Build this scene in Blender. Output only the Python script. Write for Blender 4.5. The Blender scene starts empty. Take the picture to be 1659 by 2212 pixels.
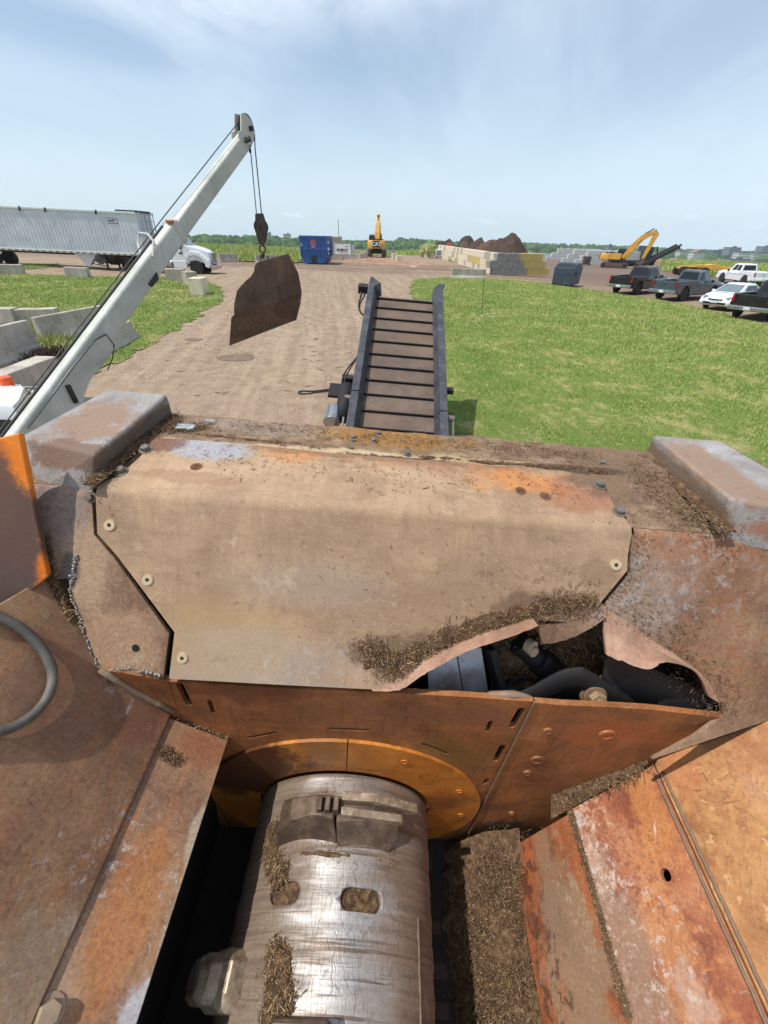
import bpy, bmesh, math, random
import numpy as np
from mathutils import Vector, Matrix, noise as mnoise
random.seed(7); rng = np.random.default_rng(7)
S = bpy.context.scene
COL = S.collection
R = math.radians
# ---------------------------------------------------------------- camera
F, CX, CY, H = 890.0, 829.5, 1106.0, 3.5
pitch, roll = math.atan((1106-512)/F), R(1.3)
fwd = Vector((0, math.cos(pitch), -math.sin(pitch)))
r0 = Vector((1, 0, 0)); u0 = r0.cross(fwd)
rt = (r0*math.cos(roll) + u0*math.sin(roll)).normalized(); up = rt.cross(fwd).normalized()
CAM = Vector((0, 0, H))
cd = bpy.data.cameras.new('camera'); cam = bpy.data.objects.new('camera', cd); COL.objects.link(cam)
cam.matrix_world = Matrix(((rt.x, up.x, -fwd.x, 0), (rt.y, up.y, -fwd.y, 0), (rt.z, up.z, -fwd.z, H), (0, 0, 0, 1)))
cd.sensor_fit = 'VERTICAL'; cd.sensor_height = 36; cd.sensor_width = 27; cd.lens = F/2212*36
cd.clip_start = 0.02; cd.clip_end = 20000
S.camera = cam
S.render.resolution_x, S.render.resolution_y = 768, 1024

def ray(x, y):
    return rt*((x-CX)/F) - up*((y-CY)/F) + fwd
def terrain_near(x, y):
    s = min(1, max(0, (y-14)/50)); s = s*s*(3-2*s)
    t = min(1, max(0, (x-4)/18)); t = t*t*(3-2*t)
    l = min(1, max(0, (y-13)/24)); l = l*l*(3-2*l); k = min(1, max(0, (-x-2)/9)); k = k*k*(3-2*k)
    e = min(1, max(0, (-x-16)/16)); e = e*e*(3-2*e)
    return 0.55*s*(1-t)*(1-k) + .64*l*k + .36*l*e
def G(x, y):                              # where the sight line of a picture point meets the yard
    d = ray(x, y); z = 0.
    for _ in range(40):
        t = (H-z)/-d.z; z = z*.5+.5*terrain_near(d.x*t, d.y*t)
    t = (H-z)/-d.z
    return Vector((d.x*t, d.y*t, terrain_near(d.x*t, d.y*t)))
def AtY(x, y, Y):
    d = ray(x, y); return CAM + d*(Y/d.y)
def OnPlane(x, y, p0, n):
    d = ray(x, y); return CAM + d*((Vector(p0)-CAM).dot(n)/d.dot(n))
# ---------------------------------------------------------------- objects
def tag(o, label=None, cat=None, group=None, kind=None):
    if label: o['label'] = label
    if cat: o['category'] = cat
    if group: o['group'] = group
    if kind: o['kind'] = kind
    return o
def thing(name, loc, rz=0, label=None, cat=None, group=None, mat=None):
    o = bpy.data.objects.new(name, None); COL.objects.link(o); o.empty_display_size = .2
    if mat is not None: o.matrix_world = mat
    else: o.location = loc; o.rotation_euler = (0, 0, rz)
    return tag(o, label, cat, group)
def link(name, me, mat, parent=None):
    o = bpy.data.objects.new(name, me); COL.objects.link(o)
    if mat: me.materials.append(mat)
    if parent: o.parent = parent
    return o
def copy_tree(o, parent=None):
    c = o.copy(); COL.objects.link(c)
    if parent: c.parent = parent
    for ch in list(o.children): copy_tree(ch, c)
    return c
def rotm(rx=0, ry=0, rz=0):
    return (Matrix.Rotation(rz, 3, 'Z') @ Matrix.Rotation(ry, 3, 'Y') @ Matrix.Rotation(rx, 3, 'X'))
class MB:
    def __init__(s): s.v = []; s.f = []
    def add(s, vs, fs):
        b = len(s.v); s.v += [tuple(v) for v in vs]; s.f += [tuple(i+b for i in f) for f in fs]; return s
    def box(s, cx, cy, cz, sx, sy, sz, rot=None, taper=(1, 1)):
        vs = []
        for k, z in enumerate((-.5, .5)):
            tx, ty = (1, 1) if k == 0 else taper
            for x, y in ((-.5, -.5), (.5, -.5), (.5, .5), (-.5, .5)):
                p = Vector((x*sx*tx, y*sy*ty, z*sz))
                if rot is not None: p = rot @ p
                vs.append((p.x+cx, p.y+cy, p.z+cz))
        return s.add(vs, [(0, 3, 2, 1), (4, 5, 6, 7), (0, 1, 5, 4), (1, 2, 6, 5), (2, 3, 7, 6), (3, 0, 4, 7)])
    def bar(s, p, q, w, h, upv=(0, 0, 1)):
        p, q = Vector(p), Vector(q); d = (q-p).normalized(); a = d.cross(Vector(upv))
        if a.length < 1e-4: a = d.cross(Vector((1, 0, 0)))
        a.normalize(); b = a.cross(d)
        vs = [e+a*(i*w/2)+b*(j*h/2) for e in (p, q) for i, j in ((-1, -1), (1, -1), (1, 1), (-1, 1))]
        return s.add(vs, [(0, 3, 2, 1), (4, 5, 6, 7), (0, 1, 5, 4), (1, 2, 6, 5), (2, 3, 7, 6), (3, 0, 4, 7)])
    def prism(s, poly, axis, a, b):           # poly in the two other axes, extruded from a to b on axis
        n = len(poly)
        def P(u, v, t):
            return {'x': (t, u, v), 'y': (u, t, v), 'z': (u, v, t)}[axis]
        vs = [P(u, v, a) for u, v in poly] + [P(u, v, b) for u, v in poly]
        return s.add(vs, [tuple(range(n))[::-1], tuple(range(n, 2*n))] + [(i, (i+1) % n, n+(i+1) % n, n+i) for i in range(n)])
    def slab(s, pts, nrm, t):                 # planar polygon given thickness t downward along nrm
        n = len(pts); nv = Vector(nrm).normalized()*t
        vs = [Vector(p) for p in pts] + [Vector(p)-nv for p in pts]
        return s.add(vs, [tuple(range(n)), tuple(range(n, 2*n))[::-1]] + [((i+1) % n, i, n+i, n+(i+1) % n) for i in range(n)])
    def cyl(s, p, q, r, r2=None, n=12, caps=True):
        r2 = r if r2 is None else r2
        p, q = Vector(p), Vector(q); d = (q-p).normalized(); a = d.orthogonal().normalized(); b = d.cross(a)
        vs = [p+(a*math.cos(t)+b*math.sin(t))*r for t in [2*math.pi*i/n for i in range(n)]] + \
             [q+(a*math.cos(t)+b*math.sin(t))*r2 for t in [2*math.pi*i/n for i in range(n)]]
        fs = [(i, (i+1) % n, n+(i+1) % n, n+i) for i in range(n)]
        if caps: fs += [tuple(range(n))[::-1], tuple(range(n, 2*n))]
        return s.add(vs, fs)
    def tube(s, pts, r, n=8):
        pts = [Vector(p) for p in pts]; rings = []
        a = None
        for i, p in enumerate(pts):
            d = (pts[min(i+1, len(pts)-1)]-pts[max(i-1, 0)]).normalized()
            a = (a - d*a.dot(d)) if a is not None else d.orthogonal()
            a.normalize(); b = d.cross(a)
            rr = r[i] if isinstance(r, (list, tuple)) else r
            rings.append([p+(a*math.cos(t)+b*math.sin(t))*rr for t in [2*math.pi*k/n for k in range(n)]])
        return s.loft(rings)
    def loft(s, rings, caps=True):
        n = len(rings[0]); vs = [v for r in rings for v in r]; fs = []
        for k in range(len(rings)-1):
            for i in range(n):
                fs.append((k*n+i, k*n+(i+1) % n, (k+1)*n+(i+1) % n, (k+1)*n+i))
        if caps: fs += [tuple(range(n))[::-1], tuple(range((len(rings)-1)*n, len(rings)*n))]
        return s.add(vs, fs)
    def lathe(s, prof, c, axis='z', n=20):    # prof: (radius, height)
        rings = []
        for r, h in prof:
            ring = []
            for k in range(n):
                t = 2*math.pi*k/n; a, b = r*math.cos(t), r*math.sin(t)
                ring.append({'z': (c[0]+a, c[1]+b, c[2]+h), 'x': (c[0]+h, c[1]+a, c[2]+b), 'y': (c[0]-a, c[1]+h, c[2]+b)}[axis])
            rings.append(ring)
        return s.loft(rings)
    def grid(s, fn, nu, nv):
        vs = [fn(i/nu, j/nv) for j in range(nv+1) for i in range(nu+1)]
        return s.add(vs, [(j*(nu+1)+i, j*(nu+1)+i+1, (j+1)*(nu+1)+i+1, (j+1)*(nu+1)+i) for j in range(nv) for i in range(nu)])
    def off(s, o):
        o = Vector(o); s.v = [tuple(Vector(v)-o) for v in s.v]; return s
    def build(s, name, mat, parent=None, bevel=0, smooth=False, fix=True, segs=2):
        me = bpy.data.meshes.new(name); me.from_pydata([tuple(v) for v in s.v], [], s.f)
        if fix:
            bm = bmesh.new(); bm.from_mesh(me); bmesh.ops.recalc_face_normals(bm, faces=bm.faces); bm.to_mesh(me); bm.free()
        me.update()
        o = link(name, me, mat, parent)
        if smooth:
            me.polygons.foreach_set('use_smooth', [True]*len(me.polygons))
            if smooth != 'all':
                try: me.set_sharp_from_angle(angle=R(40 if smooth is True else smooth))
                except Exception: pass
        if bevel:
            b = o.modifiers.new('bevel', 'BEVEL'); b.width = bevel; b.segments = segs; b.limit_method = 'ANGLE'; b.angle_limit = R(35)
        return o
def np_mesh(name, V, Fc, mat, parent=None, smooth=False):
    V = np.asarray(V, dtype=np.float32); Fc = np.asarray(Fc, dtype=np.int32); k = Fc.shape[1]
    me = bpy.data.meshes.new(name)
    me.vertices.add(len(V)); me.vertices.foreach_set('co', V.ravel())
    me.loops.add(Fc.size); me.loops.foreach_set('vertex_index', Fc.ravel())
    me.polygons.add(len(Fc)); me.polygons.foreach_set('loop_start', np.arange(0, Fc.size, k, dtype=np.int32))
    if smooth: me.polygons.foreach_set('use_smooth', np.ones(len(Fc), dtype=bool))
    me.update(calc_edges=True); me.validate()
    return link(name, me, mat, parent)
# ---------------------------------------------------------------- materials
def srgb(r, g, b):
    f = lambda c: (c/255/12.92) if c/255 <= .04045 else ((c/255+.055)/1.055)**2.4
    return (f(r), f(g), f(b), 1)
class NT:
    def __init__(s, name):
        s.m = bpy.data.materials.new(name); s.m.use_nodes = True; s.t = s.m.node_tree
        s.b = s.t.nodes['Principled BSDF']; s.co = s.n('ShaderNodeTexCoord').outputs['Object']
    def n(s, ty, **kw):
        nd = s.t.nodes.new(ty)
        for k, v in kw.items(): setattr(nd, k, v)
        return nd
    def l(s, a, b):
        if hasattr(a, 'is_output') or isinstance(a, bpy.types.NodeSocket): s.t.links.new(a, b)
        elif b.type == 'VECTOR' and not isinstance(a, (int, float)): b.default_value = tuple(a)[:3]
        else: b.default_value = a
    def vm(s, op, a, b=None):
        nd = s.n('ShaderNodeVectorMath', operation=op); s.l(a, nd.inputs[0])
        if b is not None: s.l(b, nd.inputs[3] if op == 'SCALE' else nd.inputs[1])
        return nd.outputs['Value'] if op in ('LENGTH', 'DOT_PRODUCT') else nd.outputs[0]
    def ma(s, op, a, b=0., c=0.):
        nd = s.n('ShaderNodeMath', operation=op); s.l(a, nd.inputs[0]); s.l(b, nd.inputs[1]); s.l(c, nd.inputs[2]); return nd.outputs[0]
    def noise(s, scale, detail=6, rough=.55, dist=0, vec=None, stretch=None):
        v = vec if vec is not None else s.co
        if stretch: v = s.vm('MULTIPLY', v, stretch)
        nd = s.n('ShaderNodeTexNoise'); s.l(v, nd.inputs['Vector'])
        nd.inputs['Scale'].default_value = scale; nd.inputs['Detail'].default_value = detail
        nd.inputs['Roughness'].default_value = rough; nd.inputs['Distortion'].default_value = dist
        return nd.outputs['Fac']
    def voro(s, scale, feature='F1', vec=None):
        nd = s.n('ShaderNodeTexVoronoi', feature=feature); s.l(vec if vec is not None else s.co, nd.inputs['Vector']); nd.inputs['Scale'].default_value = scale
        return nd.outputs[0]
    def ramp(s, fac, stops, interp='LINEAR'):
        nd = s.n('ShaderNodeValToRGB'); cr = nd.color_ramp; cr.interpolation = interp; s.l(fac, nd.inputs[0])
        while len(cr.elements) < len(stops): cr.elements.new(.5)
        for e, (p, c) in zip(cr.elements, stops):
            e.position = p; e.color = c if len(c) == 4 else (*c, 1)
        return nd.outputs[0]
    def mr(s, v, a, b, c=0., d=1., smooth=False):
        nd = s.n('ShaderNodeMapRange'); s.l(v, nd.inputs[0])
        if smooth: nd.interpolation_type = 'SMOOTHSTEP'
        for i, x in zip((1, 2, 3, 4), (a, b, c, d)): nd.inputs[i].default_value = x
        return nd.outputs[0]
    def mix(s, fac, a, b, blend='MIX'):
        nd = s.n('ShaderNodeMix', data_type='RGBA', blend_type=blend)
        s.l(fac, nd.inputs[0]); s.l(a, nd.inputs[6]); s.l(b, nd.inputs[7]); return nd.outputs[2]
    def bump(s, h, strength=.3, dist=.01, nrm=None):
        nd = s.n('ShaderNodeBump'); nd.inputs['Strength'].default_value = strength; nd.inputs['Distance'].default_value = dist
        s.l(h, nd.inputs['Height'])
        if nrm is not None: s.l(nrm, nd.inputs['Normal'])
        return nd.outputs[0]
    def out(s, col, rough=.7, metal=0., nrm=None, **kw):
        s.l(col, s.b.inputs['Base Color']); s.l(rough, s.b.inputs['Roughness']); s.l(metal, s.b.inputs['Metallic'])
        if nrm is not None: s.l(nrm, s.b.inputs['Normal'])
        for k, v in kw.items(): s.l(v, s.b.inputs[k])
        return s.m
def patchmask(t, c, r, wob=.9, soft=.45, sc=5., rot=None):
    soft *= .6; wob *= 1.5
    v = t.vm('SUBTRACT', t.co, tuple(c)); v = t.vm('DIVIDE', v, tuple(r))
    d = t.vm('LENGTH', v)
    nz = t.ma('ADD', t.ma('MULTIPLY', t.noise(sc, 8, .66), .7), t.ma('MULTIPLY', t.noise(sc*5, 6, .7, .6), .3))
    d = t.ma('ADD', d, t.ma('MULTIPLY', t.ma('SUBTRACT', nz, .5), wob*2))
    return t.mr(d, 1+soft*.5, 1-soft, 0, 1, True)
def grime(name, stops, scale=3., grain=.35, gscale=70., patches=(), rough=.75, metal=0., bump=.25, bdist=.004, streak=None, lo=.3, hi=.7, scuff=None, dark=None, spec=.3, scr=(), tide=None, speck=()):
    t = NT(name)
    n1 = t.noise(scale, 12, .68, .4)
    col = t.ramp(t.mr(n1, lo, hi), stops)
    if streak:                               # (stretch vector, scale, colour, amount)
        for st, sc, c, am in streak:
            k = t.noise(sc, 6, .6, .2, stretch=st)
            col = t.mix(t.ma('MULTIPLY', t.mr(k, .5, .68), am), col, c)
    for (c, r, pc, am, *rest) in patches:
        m = patchmask(t, c, r, *(rest or ()))
        col = t.mix(t.ma('MULTIPLY', m, am), col, pc)
    for (c, r, sc, th, pc, am) in speck:      # crisp flaking inside a soft-bounded area
        m = t.ma('MULTIPLY', patchmask(t, c, r, 1., .9, 6), t.mr(t.noise(sc*1.9, 9, .74, .3), th, th+.04))
        col = t.mix(t.ma('MULTIPLY', m, am), col, pc)
    if dark:                                 # broken dark specks (scale, threshold, colour, amount)
        sc, th, c, am = dark
        col = t.mix(t.ma('MULTIPLY', t.mr(t.noise(sc, 8, .7), th, th+.1), am), col, c)
    if scuff:
        sc, th, c, am, *st = scuff
        col = t.mix(t.ma('MULTIPLY', t.mr(t.noise(sc, 10, .68, .6, stretch=st[0] if st else None), th, th+.06), am), col, c)
    # thin scratches in a few directions, dried tide marks, pits
    for k, (ang, st, th, am, c) in enumerate(scr):
        rv = t.n('ShaderNodeVectorRotate', rotation_type='AXIS_ANGLE'); t.l(t.co, rv.inputs['Vector']); rv.inputs['Axis'].default_value = (.1, -.5, .85); rv.inputs['Angle'].default_value = ang
        kk = t.noise(2.2+k*.7, 3, .5, .15, vec=rv.outputs[0], stretch=st)
        col = t.mix(t.ma('MULTIPLY', t.ma('MULTIPLY', t.mr(kk, th, th+.02), t.mr(t.noise(2.3+k, 4, .6), .48, .58)), am), col, c)
    if tide:
        tsc, tam, tc = tide
        tn = t.noise(tsc, 5, .55, .8); ed_ = t.ma('ABSOLUTE', t.ma('SUBTRACT', tn, .52))
        col = t.mix(t.ma('MULTIPLY', t.ma('MULTIPLY', t.mr(ed_, .010, .0), t.mr(t.noise(tsc*.7, 3, .5), .45, .6)), tam), col, tc)
    pit = t.mr(t.voro(gscale*.35), .10, .04); pitm = t.ma('MULTIPLY', pit, t.mr(t.noise(5, 5, .6), .5, .62))
    col = t.mix(t.ma('MULTIPLY', pitm, .5), col, srgb(70, 54, 44))
    g = t.noise(gscale, 5, .7)
    gg = t.mr(g, .25, .75, 1-grain, 1+grain)
    col = t.mix(1., col, t.ramp(t.mr(gg, 0, 2), [(0, (0, 0, 0)), (1, (2, 2, 2))]), 'MULTIPLY') if False else t.mulgrain(col, gg)
    h = t.ma('SUBTRACT', t.ma('ADD', t.ma('MULTIPLY', g, .5), n1), t.ma('MULTIPLY', pitm, .6))
    t.b.inputs['Specular IOR Level'].default_value = spec
    rr = t.mr(n1, .3, .7, max(0, rough-.12), min(1, rough+.12))
    return t.out(col, rr, metal, t.bump(h, bump, bdist))
def mulgrain(self, col, g):
    return self.vm('SCALE', col, g)
NT.mulgrain = mulgrain
def plain(name, c, rough=.5, metal=0., var=.12, vs=8., bump=0., coat=0., dirt=None):
    t = NT(name); n1 = t.noise(vs, 7, .6)
    col = t.mulgrain(c, t.mr(n1, .25, .75, 1-var, 1+var))
    if dirt:                                  # (colour, amount, scale)
        dc, am, sc = dirt
        col = t.mix(t.ma('MULTIPLY', t.mr(t.noise(sc, 8, .65, .3), .45, .68), am), col, dc)
    if coat: t.b.inputs['Coat Weight'].default_value = coat; t.b.inputs['Coat Roughness'].default_value = .08
    return t.out(col, t.mr(n1, .2, .8, max(.02, rough-.08), min(1, rough+.08)), metal, t.bump(n1, bump, .01) if bump else None)
MATS = {}
def M(k): return MATS[k]
def n_col(self, sc):
    nd = self.n('ShaderNodeTexNoise'); self.l(self.co, nd.inputs['Vector']); nd.inputs['Scale'].default_value = sc; return nd.outputs['Color']
NT.n_col = n_col
# ================================================================ SKY, LIGHT
SUN_EL, SUN_TO = R(64.9), R(74.6)                      # elevation; azimuth the shadows point to (from +y towards +x)
sd_ = bpy.data.lights.new('sun', 'SUN'); sd_.energy = 4.7; sd_.angle = R(.53); sd_.color = (1, .955, .89)
so = bpy.data.objects.new('sun', sd_); COL.objects.link(so)
sdir = Vector((math.sin(SUN_TO)*math.cos(SUN_EL), math.cos(SUN_TO)*math.cos(SUN_EL), -math.sin(SUN_EL)))
so.rotation_euler = sdir.to_track_quat('-Z', 'Y').to_euler(); so.location = (-20, -5, 40)
w = bpy.data.worlds.new('World'); S.world = w; w.use_nodes = True
class WT(NT):
    def __init__(s, t): s.t = t; s.co = s.n('ShaderNodeTexCoord').outputs['Generated']
wt_ = w.node_tree; bg = wt_.nodes['Background']; t = WT(wt_)
sky = t.n('ShaderNodeTexSky', sky_type='NISHITA'); sky.sun_disc = False; sky.sun_elevation = SUN_EL; sky.sun_rotation = SUN_TO+math.pi
sky.altitude = 50; sky.air_density = 1.0; sky.dust_density = 1.6; sky.ozone_density = 1.6
sx = t.n('ShaderNodeSeparateXYZ'); t.l(t.co, sx.inputs[0])
zc = t.ma('ADD', t.ma('MAXIMUM', sx.outputs[2], 0.), .16)
pl = t.n('ShaderNodeCombineXYZ'); t.l(t.ma('DIVIDE', sx.outputs[0], zc), pl.inputs[0]); t.l(t.ma('DIVIDE', sx.outputs[1], zc), pl.inputs[1])
P = pl.outputs[0]
rotv = t.n('ShaderNodeVectorRotate', rotation_type='Z_AXIS'); t.l(P, rotv.inputs['Vector']); rotv.inputs['Angle'].default_value = R(12); PR = rotv.outputs[0]
hi = t.mr(sx.outputs[2], .02, .30, 0, 1, True)
big = t.noise(.5, 3, .5, .2, vec=PR)
streak = t.noise(1.5, 6, .52, .5, vec=PR, stretch=(1.1, .42, 1))
puff = t.noise(2.6, 7, .58, .3, vec=PR, stretch=(1, .7, 1))
# brightest band of broken high cloud half way up on the left of the view
cx_ = t.ma('ADD', t.ma('DIVIDE', sx.outputs[0], sx.outputs[1]), .32); cz_ = t.ma('SUBTRACT', sx.outputs[2], .40)
bd0 = t.ma('ADD', t.ma('MULTIPLY', t.ma('MULTIPLY', cx_, cx_), 2.2), t.ma('MULTIPLY', t.ma('MULTIPLY', cz_, cz_), 30.))
bank_ = t.mr(t.ma('ADD', bd0, t.ma('MULTIPLY', t.ma('SUBTRACT', puff, .5), 1.6)), 1., .0, 0, 1, True)
rightveil = t.mr(t.ma('DIVIDE', sx.outputs[0], sx.outputs[1]), -.2, .9, 0, 1, True)
c1_ = t.ma('MULTIPLY', t.ma('MULTIPLY', t.mr(streak, .34, .68, 0, 1, True), t.mr(big, .3, .62, .45, 1)), hi)
c2_ = t.ma('MULTIPLY', t.ma('MULTIPLY', bank_, t.mr(puff, .36, .62, .15, 1, True)), hi)
el = t.ma('DIVIDE', sx.outputs[2], t.ma('MAXIMUM', sx.outputs[1], .1)); az_ = t.ma('DIVIDE', sx.outputs[0], t.ma('MAXIMUM', sx.outputs[1], .1))
cv = t.n('ShaderNodeCombineXYZ'); t.l(t.ma('MULTIPLY', az_, 11.), cv.inputs[0]); t.l(t.ma('MULTIPLY', el, 46.), cv.inputs[1])
cum = t.ma('MULTIPLY', t.mr(t.noise(1.1, 6, .6, .2, vec=cv.outputs[0]), .58, .70), t.ma('MULTIPLY', t.mr(el, .004, .018), t.mr(el, .07, .03)))
veil = t.ma('ADD', .22, t.ma('MULTIPLY', rightveil, .14))
hz = t.mr(sx.outputs[2], .26, 0., 0, .50, True)
fac = t.ma('ADD', t.ma('ADD', veil, t.ma('MULTIPLY', c1_, .36)), t.ma('ADD', t.ma('MULTIPLY', c2_, .9), t.ma('ADD', t.ma('MULTIPLY', cum, .35), hz)))
fac = t.ma('MINIMUM', fac, .95)
cl = t.mix(t.mr(sx.outputs[2], 0, .35), (6.6, 8.0, 9.3, 1), (7.7, 8.6, 9.5, 1))
t.l(t.mix(fac, t.vm('MULTIPLY', sky.outputs[0], (.97, 1.09, 1.12)), cl), bg.inputs[0]); bg.inputs[1].default_value = .125
S.view_settings.view_transform = 'Standard'; S.view_settings.look = 'None'; S.view_settings.exposure = -0.02; S.view_settings.gamma = 1
# ================================================================ TERRAIN
SKYL = [(-200, 508), (300, 510), (430, 511), (560, 513), (650, 517), (760, 523), (900, 525), (1000, 531), (1140, 530), (1300, 534), (1400, 538), (1480, 544), (1659, 550), (1900, 560)]
AZS = []
for x, y in SKYL:
    d = ray(x, y); AZS.append((math.atan2(d.x, d.y), d.z/math.hypot(d.x, d.y)))
def lerp_tab(tab, x):
    if x <= tab[0][0]: return tab[0][1]
    for (a, b), (c, d) in zip(tab, tab[1:]):
        if x <= c: return b+(d-b)*(x-a)/(c-a)
    return tab[-1][1]
def sstep(a, b, x):
    t = min(1, max(0, (x-a)/(b-a))); return t*t*(3-2*t)
def hillR(az): return 620+700*sstep(-.1, .5, az)
TREEH = 12.
def terrain(x, y):
    r = math.hypot(x, y); az = math.atan2(x, y)
    z = terrain_near(x, y)
    if r > 110:
        d = sstep(125, 300, r); z = z*(1-d) - 30*d
        Rh = hillR(az); top = H+lerp_tab(AZS, az)*Rh-TREEH
        k = sstep(330, Rh, r); z = z*(1-k)+top*k if r > 330 else z
    else:
        z += .03*mnoise.noise(Vector((x*.35, y*.35, 0)))*min(1, r/10)
    return z
# ground: one sheet to the horizon
rad = [0.0] + list(np.geomspace(1.5, 130, 190)) + list(np.geomspace(136, 2600, 60))
angs = np.concatenate([np.linspace(-62, 62, 330), np.linspace(70, 290, 34)]); na = len(angs)
V = []; Fc = []
for r in rad:
    for a in angs:
        x, y = r*math.sin(R(a)), r*math.cos(R(a)); V.append((x, y, terrain(x, y) if abs(a) < 75 else 0 if r < 130 else -30*sstep(130, 300, r)))
for i in range(len(rad)-1):
    for j in range(na): Fc.append((i*na+j, (i+1)*na+j, (i+1)*na+(j+1) % na, i*na+(j+1) % na))
def groundmat():
    t = NT('dirt yard'); t.b.inputs['Specular IOR Level'].default_value = .2
    n1 = t.noise(.35, 7, .6, .4); n2 = t.noise(2.2, 9, .65, .3); n3 = t.noise(28, 6, .72)
    rv = t.n('ShaderNodeVectorRotate', rotation_type='Z_AXIS'); t.l(t.co, rv.inputs['Vector']); rv.inputs['Angle'].default_value = R(-8)
    wpos = t.vm('ADD', rv.outputs[0], t.vm('SCALE', t.n_col(.12), 1.2))
    trk = t.noise(1.2, 6, .6, .2, vec=wpos, stretch=(2.4, .07, 1))
    col = t.ramp(t.mr(n2, .28, .72), [(0, srgb(106, 91, 75)), (.45, srgb(138, 120, 99)), (1, srgb(163, 145, 121))])
    col = t.mix(t.mr(n1, .40, .66, 0, .6), col, srgb(142, 122, 107))
    col = t.mix(t.ma('MULTIPLY', t.mr(trk, .5, .66), .4), col, srgb(172, 151, 128))
    col = t.mix(t.ma('MULTIPLY', t.mr(trk, .47, .34), .45), col, srgb(122, 100, 84))
    # gravelly patches near the machine, dark damp cross road farther out
    vor = t.voro(26); gr = t.ramp(vor, [(0, srgb(184, 168, 152)), (.45, srgb(146, 124, 108)), (1, srgb(112, 92, 78))])
    x = t.n('ShaderNodeSeparateXYZ'); t.l(t.co, x.inputs[0])
    gm = t.ma('MULTIPLY', t.mr(x.outputs[1], 15, 6), t.mr(t.noise(.6, 6, .6), .36, .6))
    col = t.mix(t.ma('MULTIPLY', gm, .6), col, gr)
    yy = t.ma('ADD', x.outputs[1], t.ma('MULTIPLY', t.ma('SUBTRACT', n1, .5), 9))
    yy = t.ma('ADD', yy, t.ma('MULTIPLY', x.outputs[0], .12))
    band = t.ma('MULTIPLY', t.mr(yy, 44, 52, 0, 1, True), t.mr(yy, 72, 62, 0, 1, True))
    trk2 = t.noise(.9, 6, .62, .2, stretch=(.06, 1.2, 1))
    col = t.mix(t.ma('MULTIPLY', t.ma('MULTIPLY', band, t.mr(trk2, .40, .58)), .85), col, srgb(98, 76, 66))
    rgt = t.ma('MULTIPLY', t.mr(x.outputs[0], 14, 24), t.mr(yy, 34, 40))
    col = t.mix(t.ma('MULTIPLY', rgt, t.mr(trk2, .3, .6, .5, .95)), col, srgb(104, 88, 80))
    # scattered dark clods and twigs
    col = t.mix(t.ma('MULTIPLY', t.mr(t.noise(5, 9, .7), .6, .72), .55), col, srgb(96, 76, 62))
    far = t.mr(t.vm('LENGTH', t.co), 115, 150)
    col = t.mix(far, col, srgb(66, 88, 44))
    col = t.mulgrain(col, t.mr(n3, .25, .75, .72, 1.24))
    h = t.ma('ADD', t.ma('ADD', n2, t.ma('MULTIPLY', n3, .3)), t.ma('MULTIPLY', trk, .8))
    return t.out(col, .95, 0, t.bump(h, .3, .03))
ground = tag(np_mesh('ground', V, Fc, groundmat(), smooth=True), None, None, None, 'structure')
def inpoly(x, y, P):
    c = False; j = len(P)-1
    for i in range(len(P)):
        if (P[i][1] > y) != (P[j][1] > y) and x < (P[j][0]-P[i][0])*(y-P[i][1])/(P[j][1]-P[i][1])+P[i][0]: c = not c
        j = i
    return c
def lawnmat(name, base, lush, straw, sc=.5):
    t = NT(name); t.b.inputs['Specular IOR Level'].default_value = .12
    n1 = t.noise(sc, 7, .62, .5); n2 = t.noise(sc*6, 8, .7, .4, stretch=(1, .7, 1)); n3 = t.noise(34, 5, .75)
    x = t.n('ShaderNodeSeparateXYZ'); t.l(t.co, x.inputs[0])
    col = t.mix(t.mr(n1, .35, .6), lush, base)
    col = t.mix(t.ma('MULTIPLY', t.mr(t.ma('ADD', t.ma('MULTIPLY', n2, .62), t.ma('MULTIPLY', n1, .45)), .55, .64), .7), col, straw)
    col = t.mulgrain(col, t.mr(n3, .25, .75, .55, 1.4))
    return t.out(col, .95, 0, t.bump(t.ma('ADD', n3, n2), 1., .06))
GREEN, LUSH, STRAW = srgb(130, 144, 76), srgb(104, 128, 58), srgb(188, 172, 124)
m_lawn = lawnmat('mown lawn', GREEN, LUSH, STRAW)
m_blade = None
def blademat(name, sc=.5):
    t = NT(name); i = t.n('ShaderNodeNewGeometry').outputs['Random Per Island']; t.b.inputs['Specular IOR Level'].default_value = .2
    n1 = t.noise(sc, 7, .62, .5); n2 = t.noise(sc*6, 8, .7, .4, stretch=(1, .7, 1))
    col = t.ramp(i, [(0, srgb(108, 132, 60)), (.4, srgb(138, 158, 80)), (.8, srgb(160, 172, 98)), (1, srgb(196, 190, 138))])
    col = t.mix(t.ma('MULTIPLY', t.mr(t.ma('ADD', t.ma('MULTIPLY', n2, .62), t.ma('MULTIPLY', n1, .45)), .55, .64), .65), col, srgb(204, 192, 138))
    m = t.out(col, .8); return m
m_blade = blademat('grass blades')
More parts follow.
